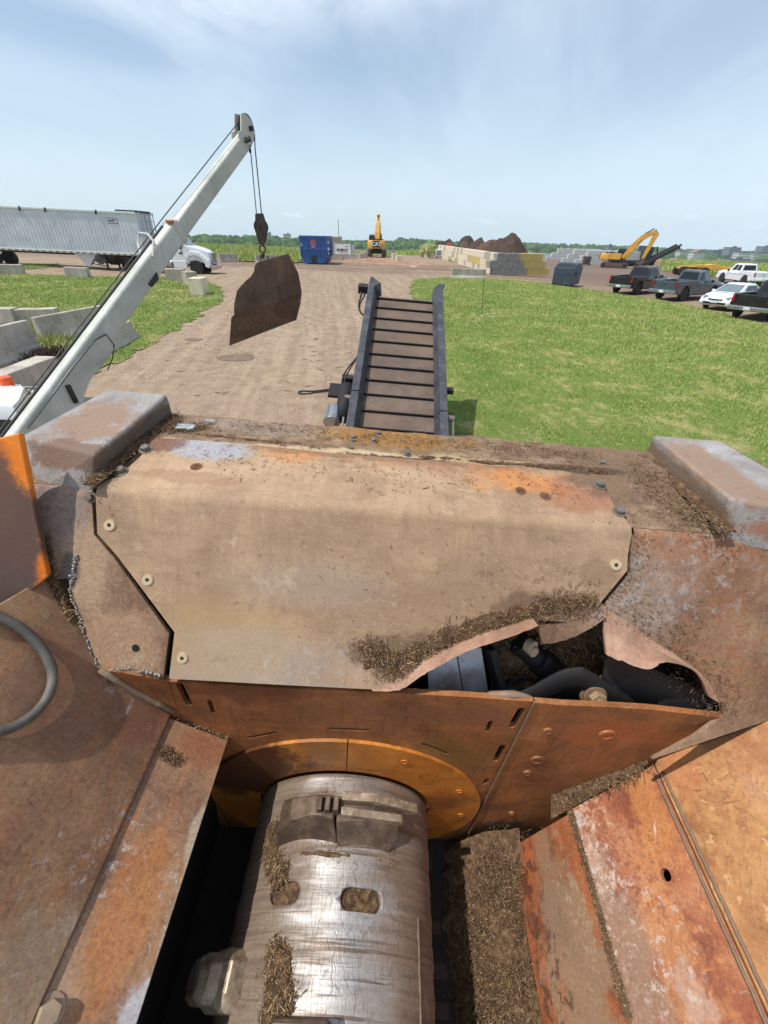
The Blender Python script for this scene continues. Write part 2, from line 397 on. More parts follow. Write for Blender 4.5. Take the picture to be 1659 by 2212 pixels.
def lawn(poly_px, name, nblades, step=.22, bl=(.03, .075), bw=.007, mat=None, wob=.35, rpow=-1.2, label='grass', lift=.014, bmat=None):
    P = [G(*p) for p in poly_px]; P2 = [(p.x, p.y) for p in P]
    x0, x1 = min(p[0] for p in P2), max(p[0] for p in P2); y0, y1 = min(p[1] for p in P2), max(p[1] for p in P2)
    def inside(x, y):
        k = wob*min(1.4, max(.4, math.hypot(x, y)/20))
        return inpoly(x+k*mnoise.fractal(Vector((x*.9, y*.9, 1)), 1., 2., 4), y+k*mnoise.fractal(Vector((x*.9, y*.9, 7)), 1., 2., 4), P2)
    V, Fc, idx = [], [], {}
    def vid(i, j):
        if (i, j) not in idx:
            x, y = x0+i*step, y0+j*step
            V.append((x, y, terrain(x, y)+lift+.03*mnoise.noise(Vector((x*1.3, y*1.3, 2)))+.012)); idx[(i, j)] = len(V)-1
        return idx[(i, j)]
    cells = []
    for i in range(int((x1-x0)/step)+1):
        for j in range(int((y1-y0)/step)+1):
            x, y = x0+(i+.5)*step, y0+(j+.5)*step
            if inside(x, y): Fc.append((vid(i, j), vid(i+1, j), vid(i+1, j+1), vid(i, j+1))); cells.append((x, y))
    o = np_mesh(name, V, Fc, mat or m_lawn, smooth=True); tag(o, label, 'grass', None, 'stuff')
    if nblades:
        c = np.array(cells); rr = np.hypot(c[:, 0], c[:, 1]); vis = (np.abs(c[:, 0]) < c[:, 1]*1.05+1); pw = (rr**rpow)*vis; pw /= pw.sum()
        k = rng.choice(len(c), nblades, p=pw); xy = c[k]+rng.uniform(-step*.7, step*.7, (nblades, 2)); rk = rr[k]
        sc = np.clip(rk/12, .8, 2.6)
        z = np.array([terrain(a, b) for a, b in xy])+lift
        hgt = rng.uniform(bl[0], bl[1], nblades)*np.sqrt(sc); wd = bw*sc
        an = rng.uniform(0, 2*np.pi, nblades); le = rng.normal(0, .5, (nblades, 2))*hgt[:, None]
        dx, dy = np.cos(an)*wd, np.sin(an)*wd
        a = np.stack([xy[:, 0]-dx, xy[:, 1]-dy, z], 1); b = np.stack([xy[:, 0]+dx, xy[:, 1]+dy, z], 1); q = np.stack([xy[:, 0]+le[:, 0], xy[:, 1]+le[:, 1], z+hgt], 1)
        Vb = np.stack([a, b, q], 1).reshape(-1, 3); Fb = np.arange(len(Vb)).reshape(-1, 3)
        tag(np_mesh(name+'_blades', Vb, Fb, bmat or m_blade), label+', standing blades', 'grass', None, 'stuff')
    return o
lawn([(893, 606), (960, 600), (1060, 603), (1187, 612), (1230, 621), (1290, 629), (1335, 637), (1376, 643), (1430, 650), (1468, 657), (1530, 671), (1575, 682), (1600, 692), (1659, 706), (1760, 740), (1900, 900), (2100, 1500), (1700, 1500), (1250, 1280), (1010, 1060), (985, 945), (955, 860), (925, 760), (893, 650), (886, 622)], 'lawn', 330000, .2, label='mown patchy green lawn right of the conveyor')
lawn([(-260, 585), (-60, 588), (60, 594), (250, 599), (370, 600), (450, 607), (481, 628), (468, 656), (400, 702), (300, 760), (205, 810), (150, 800), (60, 745), (0, 700), (-120, 690), (-300, 680)], 'lawn', 70000, .2, label='mown green lawn left of the dirt road, behind the barriers')
lawn([(20, 577), (60, 572), (125, 571), (100, 578), (60, 583), (25, 583)], 'grass_patch', 2000, .3, label='grass patch on the far side of the left road')
# tall crop on the far left, grass berm on the far right
m_crop = blademat('tall crop', .2)
lawn([(200, 556), (380, 559), (480, 563), (560, 566), (655, 569), (690, 566), (700, 548), (600, 541), (470, 535), (300, 528), (200, 526)], 'crop_field', 30000, .9, bl=(.3, .6), bw=.02, rpow=-.2, label='tall bright green grass field beyond the road', wob=.8, lift=.1, bmat=m_crop)
lawn([(930, 553), (870, 551), (790, 553), (720, 560), (700, 562), (690, 557), (760, 548), (900, 545), (960, 546)], 'grass_patch', 5000, .8, bl=(.2, .5), bw=.02, rpow=-.2, label='rough grass behind the excavator and the white sign', lift=.03)
lawn([(1430, 586), (1480, 594), (1560, 600), (1620, 614), (1659, 628), (1760, 640), (1800, 585), (1659, 575), (1560, 568), (1480, 565), (1430, 566)], 'grass_berm', 16000, .8, bl=(.2, .5), bw=.025, rpow=-.2, label='rough green grass bank behind the parked vehicles', lift=.05)
lawn([(1000, 560), (960, 558), (975, 566), (1030, 578), (1058, 590), (1062, 583), (1030, 570)], 'grass_patch', 2500, .5, bl=(.1, .3), bw=.02, rpow=-.2, label='weedy strip along the foot of the long block wall')
# stain, puddle, pebbles, twigs
def blotch(name, px, rx, ry, mat, label, cat, z=.012, seed=1, n=60):
    c = G(*px); V = [(c.x, c.y, terrain(c.x, c.y)+z)]
    for i in range(n):
        a = 2*math.pi*i/n; k = 1+.28*mnoise.fractal(Vector((math.cos(a)*1.6+seed, math.sin(a)*1.6, seed)), 1., 2., 4)
        x, y = c.x+rx*k*math.cos(a), c.y+ry*k*math.sin(a); V.append((x, y, terrain(x, y)+z))
    return tag(np_mesh(name, V, [(0, 1+i, 1+(i+1) % n) for i in range(n)], mat), label, cat, None, 'structure')
m_wet = grime('damp earth', [(0, srgb(104, 84, 70)), (1, srgb(128, 106, 90))], scale=3, grain=.3, gscale=30, rough=.8, bump=.6, bdist=.03)
blotch('damp_patch', (512, 773), .62, .5, m_wet, None, None)
blotch('damp_patch', (418, 733), .35, .25, m_wet, None, None, seed=3)
blotch('puddle', (900-10, 573), .9, 3.2, plain('puddle water', srgb(196, 196, 200), .08, .2, .05), None, None, seed=5)
m_stone = grime('gravel stone', [(0, srgb(120, 100, 88)), (1, srgb(196, 178, 162))], scale=.8, grain=.2)
n = 9000; aa = rng.uniform(R(-34), R(6), n); rr = rng.uniform(4.5, 26, n)**1.0; V = []; Fc = []
lawnR = [G(*p) for p in ((893, 606), (893, 650), (925, 760), (985, 945), (1300, 1000), (1300, 640))]
for a, r in zip(aa, rr):
    x, y = r*math.sin(a), r*math.cos(a); s = random.uniform(.005, .018)*(.6+r/16); z = terrain(x, y); b0 = len(V)
    for k in range(4): q = 1.57*k+random.random(); V.append((x+s*math.cos(q), y+s*math.sin(q), z-.002))
    V.append((x+random.uniform(-.3, .3)*s, y, z+s*.8))
    for k in range(4): Fc.append((b0+k, b0+(k+1) % 4, b0+4))
tag(np_mesh('gravel', V, Fc, m_stone), 'loose gravel strewn over the dirt road', 'gravel', None, 'stuff')
m_twig = plain('dark twig', srgb(74, 58, 46), .9)
mb = MB()
for i in range(60):
    x, y = random.uniform(640, 770), random.uniform(640, 800)
    if i % 3 == 0: x, y = random.uniform(300, 700), random.uniform(700, 880)
    p = G(x, y); a = random.gauss(0, .5); l = random.uniform(.06, .3); d = Vector((math.cos(a), math.sin(a), 0))*l
    mb.cyl(p+Vector((0, 0, .012)), p+d+Vector((0, 0, random.uniform(.012, .03))), .009, .005, n=5)
tag(mb.build('twigs', m_twig), 'dark twigs and bark bits scattered on the dirt road', 'twigs', None, 'stuff')
# ================================================================ GRINDER
_V = ray(864, 440).normalized(); _U = _V.cross(Vector((0, 0, 1))).normalized(); _W = _U.cross(_V)
_a = R(3); U3 = (_U*math.cos(_a)-_W*math.sin(_a)).normalized(); V3 = _V; W3 = (_W*math.cos(_a)+_U*math.sin(_a)).normalized()
OFF = Vector((0, 1.1, -3.3))
MW = Matrix(((U3.x, V3.x, W3.x), (U3.y, V3.y, W3.y), (U3.z, V3.z, W3.z)))
_o = CAM + MW @ OFF
GR = thing('wood_grinder', None, mat=Matrix.Translation(_o) @ MW.to_4x4(),
           label='large rusty wood grinder with open hopper, toothed steel drum and torn cover plate', cat='wood grinder')
MWi = MW.transposed()
def rm(x, y): return MWi @ ray(x, y)
def onw(x, y, w): d = rm(x, y); return d*(w/d.z)
def onv(x, y, v): d = rm(x, y); return d*(v/d.y)
def onp(x, y, p0, n): d = rm(x, y); return d*(Vector(p0).dot(n)/d.dot(n))
def loc(p): return tuple(Vector(p)-OFF)
def gb(mb, name, mat, parent=None, **k):
    o = mb.off(OFF).build(name, mat, parent or GR, **k); return o
def cut(o, cutter, keep=False):
    c = cutter.off(OFF).build('cutter', None)
    c.parent = GR
    bpy.context.view_layer.update()
    md = o.modifiers.new('cut', 'BOOLEAN'); md.operation = 'DIFFERENCE'; md.object = c; md.solver = 'EXACT'
    dg = bpy.context.evaluated_depsgraph_get(); dg.update()
    me = bpy.data.meshes.new_from_object(o.evaluated_get(dg)); old = o.data.materials[0]; o.modifiers.clear(); o.data = me; me.materials.clear(); me.materials.append(old); me.polygons.foreach_set('material_index', [0]*len(me.polygons))
    bpy.data.objects.remove(c)
v0, WL, WBd = .74, -.75, -.79
vr, vs_, vb = 1.567, 1.338, 1.055             # rim, seam, bend
bl, br = Vector((-.88, vb, WBd)), Vector((.81, vb, WBd))
c1 = onv(365, 1465, v0)
nC = (br-bl).cross(c1-bl).normalized()
if nC.z < 0: nC = -nC
eC = Vector((1, 0, 0)).cross(nC).normalized()
if eC.z > 0: eC = -eC
eB = Vector((0, vs_-vb, WL-WBd)).normalized(); nB = Vector((1, 0, 0)).cross(eB).normalized()
def onB(x, y, h=0): return onp(x, y, Vector((0, vb, WBd))+nB*h, nB)
def onC(x, y, h=0): return onp(x, y, bl+nC*h, nC)
P3 = onv(370, 1540, v0); P1 = onC(215, 1440)
_d = P1-P3; _d.y = 0
nL = Vector((0, 1, 0)).cross(_d).normalized(); nL = nL if nL.z > 0 else -nL
def onL(x, y, h=0): return onp(x, y, P3+nL*h, nL)
P4 = onv(500, 1590, v0)
nL4 = Vector((0, 1, 0)).cross(P4-P3).normalized(); nL4 = nL4 if nL4.z > 0 else -nL4
def onL4(x, y, h=0): return onp(x, y, P3-nL*.013+nL4*h, nL4)
R1p, R2p, R3p = onv(1098, 1787, v0), onv(1222, 1707, v0), onv(1405, 1640, v0)
nR = Vector((0, 1, 0)).cross(R3p-R2p).normalized(); nR = nR if nR.z > 0 else -nR
nR1 = Vector((0, 1, 0)).cross(R2p-R1p).normalized(); nR1 = nR1 if nR1.x < 0 else -nR1
def onR(x, y, h=0): return onp(x, y, R3p+nR*h, nR)
_p5 = R3p + (onC(1659, 1555)-R3p)
_q = _p5-R3p; _q.y = 0
nR5 = Vector((0, 1, 0)).cross(_q).normalized(); nR5 = nR5 if nR5.z > 0 else -nR5
def onR5(x, y, h=0): return onp(x, y, R3p+nR5*h, nR5)
DU, DW, DR = -.048, -2.281, .382       # drum axis and radius
RR = .63
def oncyl(x, y, r=DR):
    d = rm(x, y); a = d.x**2+d.z**2; b = -2*(d.x*DU+d.z*DW); c = DU**2+DW**2-r*r
    q = b*b-4*a*c
    t = (-b-math.sqrt(q))/(2*a) if q > 0 else -b/(2*a)
    return d*t
def pol(th, r, v): return Vector((DU+math.sin(th)*r, v, DW+math.cos(th)*r))
def thv(p): return math.atan2(p.x-DU, p.z-DW), p.y
# ---- colours
TAN, TAN2, MUD, GREY, GREYB = srgb(164, 136, 108), srgb(141, 114, 90), srgb(96, 76, 60), srgb(142, 138, 138), srgb(150, 152, 160)
ORG, ORG2, RUST, RUSTD, BR = srgb(205, 122, 56), srgb(188, 118, 50), srgb(140, 78, 50), srgb(92, 52, 38), srgb(118, 88, 66)
def pt(p, r, c, am=1., *rest): return (loc(p), r, c, am, *rest)
def nogreen(): pass
m_cover = grime('dusty cover steel', [(0, srgb(132, 107, 85)), (.3, srgb(148, 121, 96)), (.5, srgb(158, 132, 106)), (.66, TAN), (1, srgb(178, 152, 124))], scale=3.8, grain=.16, gscale=160,
    bump=.35, bdist=.003, rough=.8,
    patches=[pt(onB(445, 975), (.16, .07, .12), GREYB, .85, .8, .5, 9), pt(onB(640, 985), (.10, .06, .1), ORG2, .45, 1.4, .8, 12), pt(onB(1120, 1045), (.16, .08, .1), ORG2, .6, 1.3, .8, 12), pt(onB(1255, 1075), (.12, .1, .1), RUST, .5, 1., .6, 9),
             pt(onB(350, 965), (.11, .05, .1), RUSTD, .75, 1., .6, 12), pt(onB(900, 1000), (.55, .05, .1), RUST, .35, 1.2, .7, 9), pt(onB(1270, 1040), (.10, .1, .1), MUD, .8, 1.1, .6, 11), pt(onB(780, 992), (.5, .022, .1), srgb(120, 92, 70), .7, 1.6, .6, 16), pt(onB(760, 1040), (.12, .03, .1), srgb(140, 116, 92), .6, 1.2, .6, 16), pt(onB(420, 1040), (.2, .03, .1), srgb(140, 108, 84), .6, 1.3, .6, 14),
             pt(onC(560, 1420), (.3, .09, .12), GREY, .6, .7, .8, 5), pt(onC(450, 1470), (.5, .05, .06), srgb(150, 140, 134), .65, .6, .6, 8), pt(onC(660, 1260), (.28, .07, .1), srgb(155, 140, 126), .45, .6, .8, 5),
             pt(onC(500, 1400), (.35, .12, .2), srgb(176, 146, 100), .4, .8, .8, 5), pt(onC(1010, 1330), (.30, .08, .1), TAN2, .6, .9, .7, 7),
             pt(onC(880, 1410), (.20, .06, .08), MUD, .75, 1., .6, 10), pt(onC(1180, 1310), (.18, .05, .06), MUD, .7, 1., .6, 12), pt(onC(1290, 1240), (.07, .05, .06), srgb(128, 104, 80), .6, .9, .6, 12)],
    streak=[((1, .5, .5), 3.5, srgb(178, 152, 122), .4), ((9, 1, 1), 6, srgb(138, 112, 88), .4), ((1, 5, 5), 9, srgb(126, 102, 82), .35), ((1.5, 1, 1), 2.4, srgb(140, 116, 94), .5)], dark=(20, .61, srgb(100, 80, 63), .6), scuff=(5, .64, srgb(190, 172, 150), .4), scr=[(.4, (1, 90, 90), .62, .22, srgb(192, 174, 152)), (1.9, (1, 100, 100), .62, .3, srgb(112, 92, 76)), (2.6, (1, 80, 80), .63, .22, srgb(190, 170, 146))], tide=(2.6, .16, srgb(190, 170, 146)), speck=[(loc(onB(1120, 1050)), (.22, .1, .1), 16, .55, srgb(128, 84, 54), .7), (loc(onB(500, 1000)), (.4, .06, .1), 18, .56, srgb(112, 78, 58), .6), (loc(onB(900, 1010)), (.6, .05, .1), 22, .54, srgb(118, 88, 66), .6), (loc(onC(1180, 1280)), (.25, .1, .1), 14, .54, srgb(110, 88, 68), .7), (loc(onC(640, 1440)), (.4, .08, .1), 10, .55, srgb(168, 158, 148), .5), (loc(onC(800, 1250)), (.7, .15, .2), 26, .60, srgb(112, 90, 70), .6), (loc(onC(500, 1200)), (.3, .1, .1), 9, .57, srgb(184, 164, 138), .45)])
m_skin = grime('grimy deck steel', [(0, srgb(88, 68, 54)), (.4, srgb(118, 93, 74)), (.7, srgb(138, 112, 90)), (1, srgb(158, 134, 112))], scale=4.5, grain=.3, gscale=90, bump=.5, bdist=.006, rough=.82,
    patches=[pt((0, 1.47, -.75), (.30, .16, .15), srgb(130, 96, 52), .75, .9, .7, 7), pt((.85, 1.42, -.75), (.40, .22, .15), srgb(116, 92, 70), .8, 1., .6, 6), pt((-.4, 1.46, -.75), (.35, .12, .12), srgb(128, 112, 98), .6, 1., .6, 6),
             pt(onC(1400, 1260), (.22, .2, .2), srgb(140, 126, 118), .45, 1.1, .6, 6), pt(onC(1560, 1220), (.25, .14, .14), srgb(146, 100, 72), .35, 1.1, .6, 6), pt(onC(1480, 1170), (.25, .07, .07), srgb(152, 100, 68), .4, 1., .6, 8),
             pt(onC(1440, 1460), (.35, .12, .12), srgb(126, 98, 72), .7, .8, .6, 6), pt(onC(1560, 1400), (.14, .2, .2), srgb(140, 98, 72), .4, 1., .6, 8),
             pt(onC(110, 1110), (.12, .14, .14), srgb(138, 124, 118), .75, .9, .6, 7), pt(onC(250, 1390), (.16, .12, .12), srgb(158, 128, 102), .8, .6, .6, 6), pt(onC(190, 1230), (.08, .16, .16), srgb(160, 134, 108), .8, .6, .6, 6), pt(onC(150, 1230), (.035, .06, .06), srgb(88, 84, 82), .9, .5, .6, 14)],
    streak=[((9, 1.2, 1.2), 5, srgb(154, 120, 94), .3), ((10, 1, 1), 8, srgb(98, 78, 62), .3)], dark=(18, .6, srgb(84, 66, 52), .6), scuff=(7, .64, srgb(158, 152, 152), .6), speck=[(loc(onC(1450, 1250)), (.3, .2, .2), 12, .53, srgb(152, 142, 136), .7), (loc(onC(1560, 1380)), (.2, .25, .2), 10, .55, srgb(140, 86, 56), .7), (loc(onC(1420, 1450)), (.3, .15, .2), 18, .54, srgb(96, 76, 60), .7), (loc(onC(250, 1400)), (.15, .12, .1), 12, .55, srgb(176, 160, 140), .5), (loc(onC(120, 1100)), (.1, .15, .1), 14, .53, srgb(108, 92, 84), .6)], scr=[(.4, (1, 90, 90), .62, .22, srgb(192, 174, 152)), (1.9, (1, 100, 100), .62, .3, srgb(112, 92, 76)), (2.6, (1, 80, 80), .63, .22, srgb(190, 170, 146))])
m_ledge = grime('caked mud on steel', [(0, srgb(92, 72, 56)), (.4, srgb(124, 100, 78)), (.7, srgb(144, 120, 98)), (1, srgb(160, 138, 118))], scale=9, grain=.35, gscale=120, bump=.9, bdist=.012, rough=.85,
    patches=[pt((.02, 1.50, -.75), (.34, .09, .15), srgb(150, 108, 52), .8, 1., .7, 9), pt((.95, 1.40, -.75), (.30, .24, .15), srgb(116, 94, 74), .8, 1., .6, 6), pt((-.5, 1.50, -.75), (.30, .06, .12), srgb(150, 136, 122), .6, 1., .6, 9), pt((.35, 1.36, -.75), (.5, .025, .1), srgb(176, 150, 112), .7, 1.2, .6, 12), pt((-.2, 1.35, -.75), (.5, .02, .1), srgb(196, 172, 140), .7, 1.4, .6, 14), pt((.1, 1.335, -.75), (.22, .02, .1), srgb(54, 40, 32), .9, 1.4, .5, 14), pt((.75, 1.36, -.75), (.2, .03, .1), srgb(78, 56, 44), .9, 1.2, .5, 12)],
    streak=[((1, 5, 1), 5, srgb(84, 66, 52), .5)], dark=(14, .56, srgb(70, 54, 42), .7), scuff=(10, .66, srgb(168, 158, 150), .5))
m_cheek = grime('muddy bare steel', [(0, srgb(122, 115, 110)), (.5, srgb(142, 136, 132)), (1, srgb(162, 159, 160))], scale=5, grain=.16, gscale=120, rough=.6, metal=.0, bump=.6, bdist=.010, spec=.4,
    patches=[pt((-1.0, 1.30, -.667), (.12, .19, .05), srgb(138, 112, 92), .95, 1., .5, 10), pt((-1.0, 1.10, -.70), (.2, .075, .06), srgb(112, 86, 68), .9, 1., .5, 14), pt((-.88, 1.3, -.735), (.05, .5, .05), srgb(100, 88, 76), .95, .5, .5, 12),
             pt((1.19, 1.28, -.677), (.11, .26, .05), srgb(140, 114, 94), .92, 1., .5, 10), pt((1.3, 1.03, -.74), (.4, .05, .05), srgb(138, 92, 68), .9, .9, .5, 10), pt((1.10, 1.3, -.74), (.05, .5, .045), srgb(110, 92, 74), .95, .5, .5, 12), pt((1.3, 1.15, -.68), (.1, .06, .05), srgb(140, 112, 92), .7, 1.2, .6, 12)],
    dark=(20, .58, srgb(112, 88, 70), .7), scuff=(12, .60, srgb(130, 104, 84), .6))
m_wall = grime('oiled rust wall', [(0, srgb(92, 58, 38)), (.4, srgb(128, 82, 48)), (.7, srgb(156, 100, 56)), (1, srgb(170, 118, 72))], scale=3.4, grain=.2, gscale=110, rough=.55, bump=.2, bdist=.003, spec=.4,
    patches=[pt(onv(960, 1640, v0), (.16, .1, .18), srgb(112, 88, 44), .6, .8, .7, 6), pt(onv(560, 1490, v0), (.2, .1, .1), srgb(92, 50, 38), .6, .8, .7, 6), pt(onv(1000, 1545, v0), (.35, .1, .07), srgb(128, 84, 64), .5, .9, .7, 7), pt(onv(1100, 1790, v0), (.2, .1, .12), srgb(74, 54, 42), .9, .9, .5, 10), pt(onv(1330, 1580, v0), (.2, .1, .1), srgb(176, 96, 52), .5, .8, .7, 6)],
    streak=[((1.5, 1, 9), 4, srgb(172, 112, 72), .25), ((8, 1, 1), 6, srgb(86, 50, 36), .35)], dark=(26, .62, srgb(80, 48, 36), .6), scuff=(12, .66, srgb(190, 140, 104), .5), scr=[(.5, (1, 90, 90), .62, .3, srgb(190, 162, 136)), (1.75, (1, 100, 100), .61, .4, srgb(96, 68, 52)), (2.7, (1, 80, 80), .63, .3, srgb(196, 174, 150))])
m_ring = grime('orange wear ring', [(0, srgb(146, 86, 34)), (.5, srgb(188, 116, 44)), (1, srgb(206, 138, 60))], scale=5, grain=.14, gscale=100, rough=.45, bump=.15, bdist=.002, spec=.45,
    patches=[pt((DU-.42, v0, DW+.32), (.30, .2, .30), srgb(82, 50, 34), .95, .8, .6, 7), pt((DU-.1, v0, DW+.58), (.10, .2, .10), srgb(132, 92, 52), .6, 1., .6, 9), pt((DU+.4, v0, DW+.1), (.14, .2, .12), srgb(120, 76, 44), .7, 1., .6, 9)], dark=(12, .58, srgb(92, 64, 40), .8), streak=[((1, 1, 7), 5, srgb(150, 92, 40), .5)], scuff=(8, .68, srgb(120, 100, 80), .5))  # dark brown at left: rust plus the chute lip's shade, painted in
m_left = grime('worn rusty hopper plate', [(0, srgb(108, 80, 66)), (.35, srgb(138, 106, 82)), (.65, srgb(160, 126, 94)), (1, srgb(174, 148, 118))], scale=2.6, grain=.3, gscale=85, rough=.6, bump=.32, bdist=.004, spec=.4,
    patches=[pt(onL(160, 1480), (.2, .2, .2), srgb(112, 80, 66), .6, .6, .7, 5), pt(onL(10, 1790), (.03, .06, .05), srgb(160, 100, 76), .4, 1.3, .8, 12), pt(onL(300, 1560), (.12, .1, .1), srgb(122, 78, 60), .6, .7, .6, 7), pt(onL(60, 2120), (.14, .12, .12), srgb(168, 154, 130), .45, 1.2, .8, 8),
             pt(onL4(320, 2190), (.08, .07, .08), srgb(178, 178, 182), .9, .7, .4, 9), pt(onL4(440, 1800), (.04, .1, .08), srgb(178, 166, 142), .8, .7, .5, 9), pt(onL4(400, 1960), (.04, .14, .08), srgb(182, 168, 146), .7, .7, .5, 9), pt(onL4(440, 1620), (.1, .07, .08), srgb(140, 84, 58), .7, .6, .6, 7), pt(onL4(280, 1960), (.07, .18, .12), srgb(172, 112, 64), .7, .7, .6, 6)],
    streak=[((6, 1.5, 6), 4, srgb(178, 116, 72), .5), ((3, 1, 3), 14, srgb(120, 86, 66), .3)], dark=(30, .62, srgb(96, 66, 52), .5), scuff=(3.4, .61, srgb(184, 178, 176), .6, (1.6, .8, 1.6)), speck=[(loc(onL(250, 1830)), (.07, .22, .12), 16, .55, srgb(182, 172, 164), .65), (loc(onL(120, 1950)), (.1, .2, .15), 13, .57, srgb(178, 168, 160), .6), (loc(onL(60, 1800)), (.12, .2, .15), 18, .55, srgb(112, 78, 60), .6), (loc(onL4(400, 1900)), (.06, .25, .1), 15, .56, srgb(184, 178, 170), .7), (loc(onL4(330, 1900)), (.06, .3, .1), 20, .55, srgb(126, 78, 54), .6), (loc(onL(300, 1620)), (.1, .15, .1), 14, .55, srgb(104, 72, 62), .6)], scr=[(.5, (1, 90, 90), .62, .3, srgb(190, 162, 136)), (1.75, (1, 100, 100), .61, .4, srgb(96, 68, 52)), (2.7, (1, 80, 80), .63, .3, srgb(196, 174, 150))])
m_right = grime('bright rust hopper plate', [(0, srgb(106, 60, 46)), (.35, srgb(140, 82, 58)), (.6, srgb(162, 104, 72)), (1, srgb(178, 132, 98))], scale=7, grain=.22, gscale=90, rough=.6, bump=.35, bdist=.004, spec=.4,
    patches=[pt(onR(1330, 2050), (.09, .3, .3), srgb(142, 116, 96), .8, 1., .6, 8), pt(onR(1285, 1850), (.04, .12, .08), srgb(186, 160, 142), .4, 2., .8, 20), pt(onR(1250, 1770), (.016, .03, .04), srgb(176, 170, 166), .6, 1.2, .5, 20), pt(onR(1440, 2010), (.05, .28, .1), srgb(186, 132, 84), .5, 1.3, .8, 10), pt(onR(1400, 1750), (.06, .2, .1), srgb(182, 124, 70), .6, 1.2, .8, 10), pt(onR(1500, 2150), (.03, .07, .06), srgb(176, 168, 164), .35, 2., .8, 20)],
    streak=[((3, 1.4, 3), 7, srgb(150, 84, 62), .3)], speck=[(loc(onR(1280, 1830)), (.07, .2, .15), 18, .53, srgb(202, 176, 158), .75), (loc(onR(1320, 1950)), (.06, .2, .15), 15, .55, srgb(196, 188, 184), .8), (loc(onR(1430, 2080)), (.1, .2, .15), 16, .55, srgb(190, 176, 168), .7), (loc(onR(1330, 1800)), (.12, .25, .2), 24, .52, srgb(120, 64, 48), .7), (loc(onR(1470, 1950)), (.06, .3, .2), 20, .54, srgb(196, 134, 82), .6), (loc(onR(1320, 2050)), (.09, .2, .2), 26, .56, srgb(108, 84, 66), .6)], dark=(14, .6, srgb(140, 80, 58), .55), scuff=(11, .62, srgb(206, 180, 164), .7), scr=[(.5, (1, 90, 90), .62, .3, srgb(190, 162, 136)), (1.75, (1, 100, 100), .61, .4, srgb(96, 68, 52)), (2.7, (1, 80, 80), .63, .3, srgb(196, 174, 150))])
m_right5 = grime('ochre scratched plate', [(0, srgb(128, 84, 54)), (.4, srgb(160, 112, 70)), (.75, srgb(178, 132, 86)), (1, srgb(166, 130, 98))], scale=5, grain=.16, gscale=90, rough=.62, bump=.3, bdist=.004, spec=.35,
    patches=[pt(onR5(1640, 1640), (.1, .12, .1), srgb(170, 116, 84), .4, 1.4, .8, 12), pt(onR5(1470, 1660), (.05, .1, .1), srgb(170, 108, 66), .6, .8, .6, 7)],
    streak=[((2, 3, 2), 9, srgb(150, 98, 62), .4), ((3, 2, 3), 8, srgb(206, 166, 114), .35)], dark=(20, .66, srgb(140, 90, 62), .6), scuff=(16, .66, srgb(220, 194, 152), .5, (1, 4, 1)), speck=[(loc(onR5(1520, 1720)), (.15, .3, .3), 16, .55, srgb(140, 86, 58), .6), (loc(onR5(1600, 1850)), (.15, .3, .3), 12, .57, srgb(206, 170, 122), .6), (loc(onR5(1560, 1650)), (.2, .15, .2), 20, .54, srgb(136, 92, 66), .6)], scr=[(.5, (1, 90, 90), .62, .3, srgb(190, 162, 136)), (1.75, (1, 100, 100), .61, .4, srgb(96, 68, 52)), (2.7, (1, 80, 80), .63, .3, srgb(196, 174, 150))])
m_anvil = grime('dusty anvil plate', [(0, srgb(120, 66, 42)), (.5, srgb(156, 88, 52)), (1, srgb(176, 112, 66))], scale=4, grain=.25, gscale=90, rough=.65, bump=.3, bdist=.004,
    patches=[pt(onp(1240, 2080, R2p, nR1), (.2, .30, .22), srgb(146, 126, 104), .75, 1.1, .6, 9), pt(onp(1190, 1900, R2p, nR1), (.2, .2, .10), srgb(136, 112, 88), .7, 1., .6, 8)], streak=[((2, .7, 3), 9, srgb(118, 92, 72), .4)], dark=(5, .56, srgb(92, 64, 48), .75), speck=[(loc(onp(1130, 1900, R2p, nR1)), (.1, .2, .14), 10, .48, srgb(84, 52, 38), .9), (loc(onp(1180, 2080, R2p, nR1)), (.1, .2, .14), 9, .5, srgb(80, 54, 42), .85), (loc(onp(1240, 1950, R2p, nR1)), (.1, .25, .1), 18, .54, srgb(170, 152, 126), .6)], scr=[(.5, (1, 90, 90), .62, .3, srgb(190, 162, 136)), (1.75, (1, 100, 100), .61, .4, srgb(96, 68, 52)), (2.7, (1, 80, 80), .63, .3, srgb(196, 174, 150))])
m_black = plain('black steel', srgb(26, 26, 28), .5, 0, .25, 9, dirt=(srgb(80, 70, 60), .3, 6))
m_guard = plain('black guard sheet', srgb(19, 19, 21), .6, 0, .25, 9, dirt=(srgb(60, 52, 46), .3, 5))
m_rubber = plain('black rubber', srgb(20, 20, 21), .75, 0, .25, 14)
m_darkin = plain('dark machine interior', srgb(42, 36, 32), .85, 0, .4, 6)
m_bolt = plain('galvanised bolt', srgb(112, 106, 98), .5, .25, .25, 60, dirt=(srgb(90, 74, 60), .6, 40))
m_screw = plain('dusty screw head', srgb(186, 166, 136), .7, 0, .12, 80)
m_weld = plain('fresh weld bead', srgb(150, 146, 140), .42, .55, .5, 120)
nO = Vector((.30, -.86, .40)).normalized(); pO = onC(103, 1247, .045)
def onO(x, y): return onp(x, y, pO, nO)
m_orange = grime('chipped orange paint', [(0, srgb(216, 108, 26)), (.5, srgb(228, 124, 36)), (1, srgb(236, 140, 48))], scale=4, grain=.12, gscale=90, rough=.55, bump=.2, bdist=.003,
    patches=[pt(onO(22, 1170), (.085, .3, .20), srgb(92, 74, 68), .97, .6, .35, 6), pt(onO(-20, 1060), (.06, .3, .14), srgb(104, 80, 68), .95, .7, .4, 6), pt(onO(10, 1300), (.12, .3, .12), srgb(96, 78, 72), .97, .6, .4, 6)], dark=(9, .58, srgb(110, 84, 68), .8))
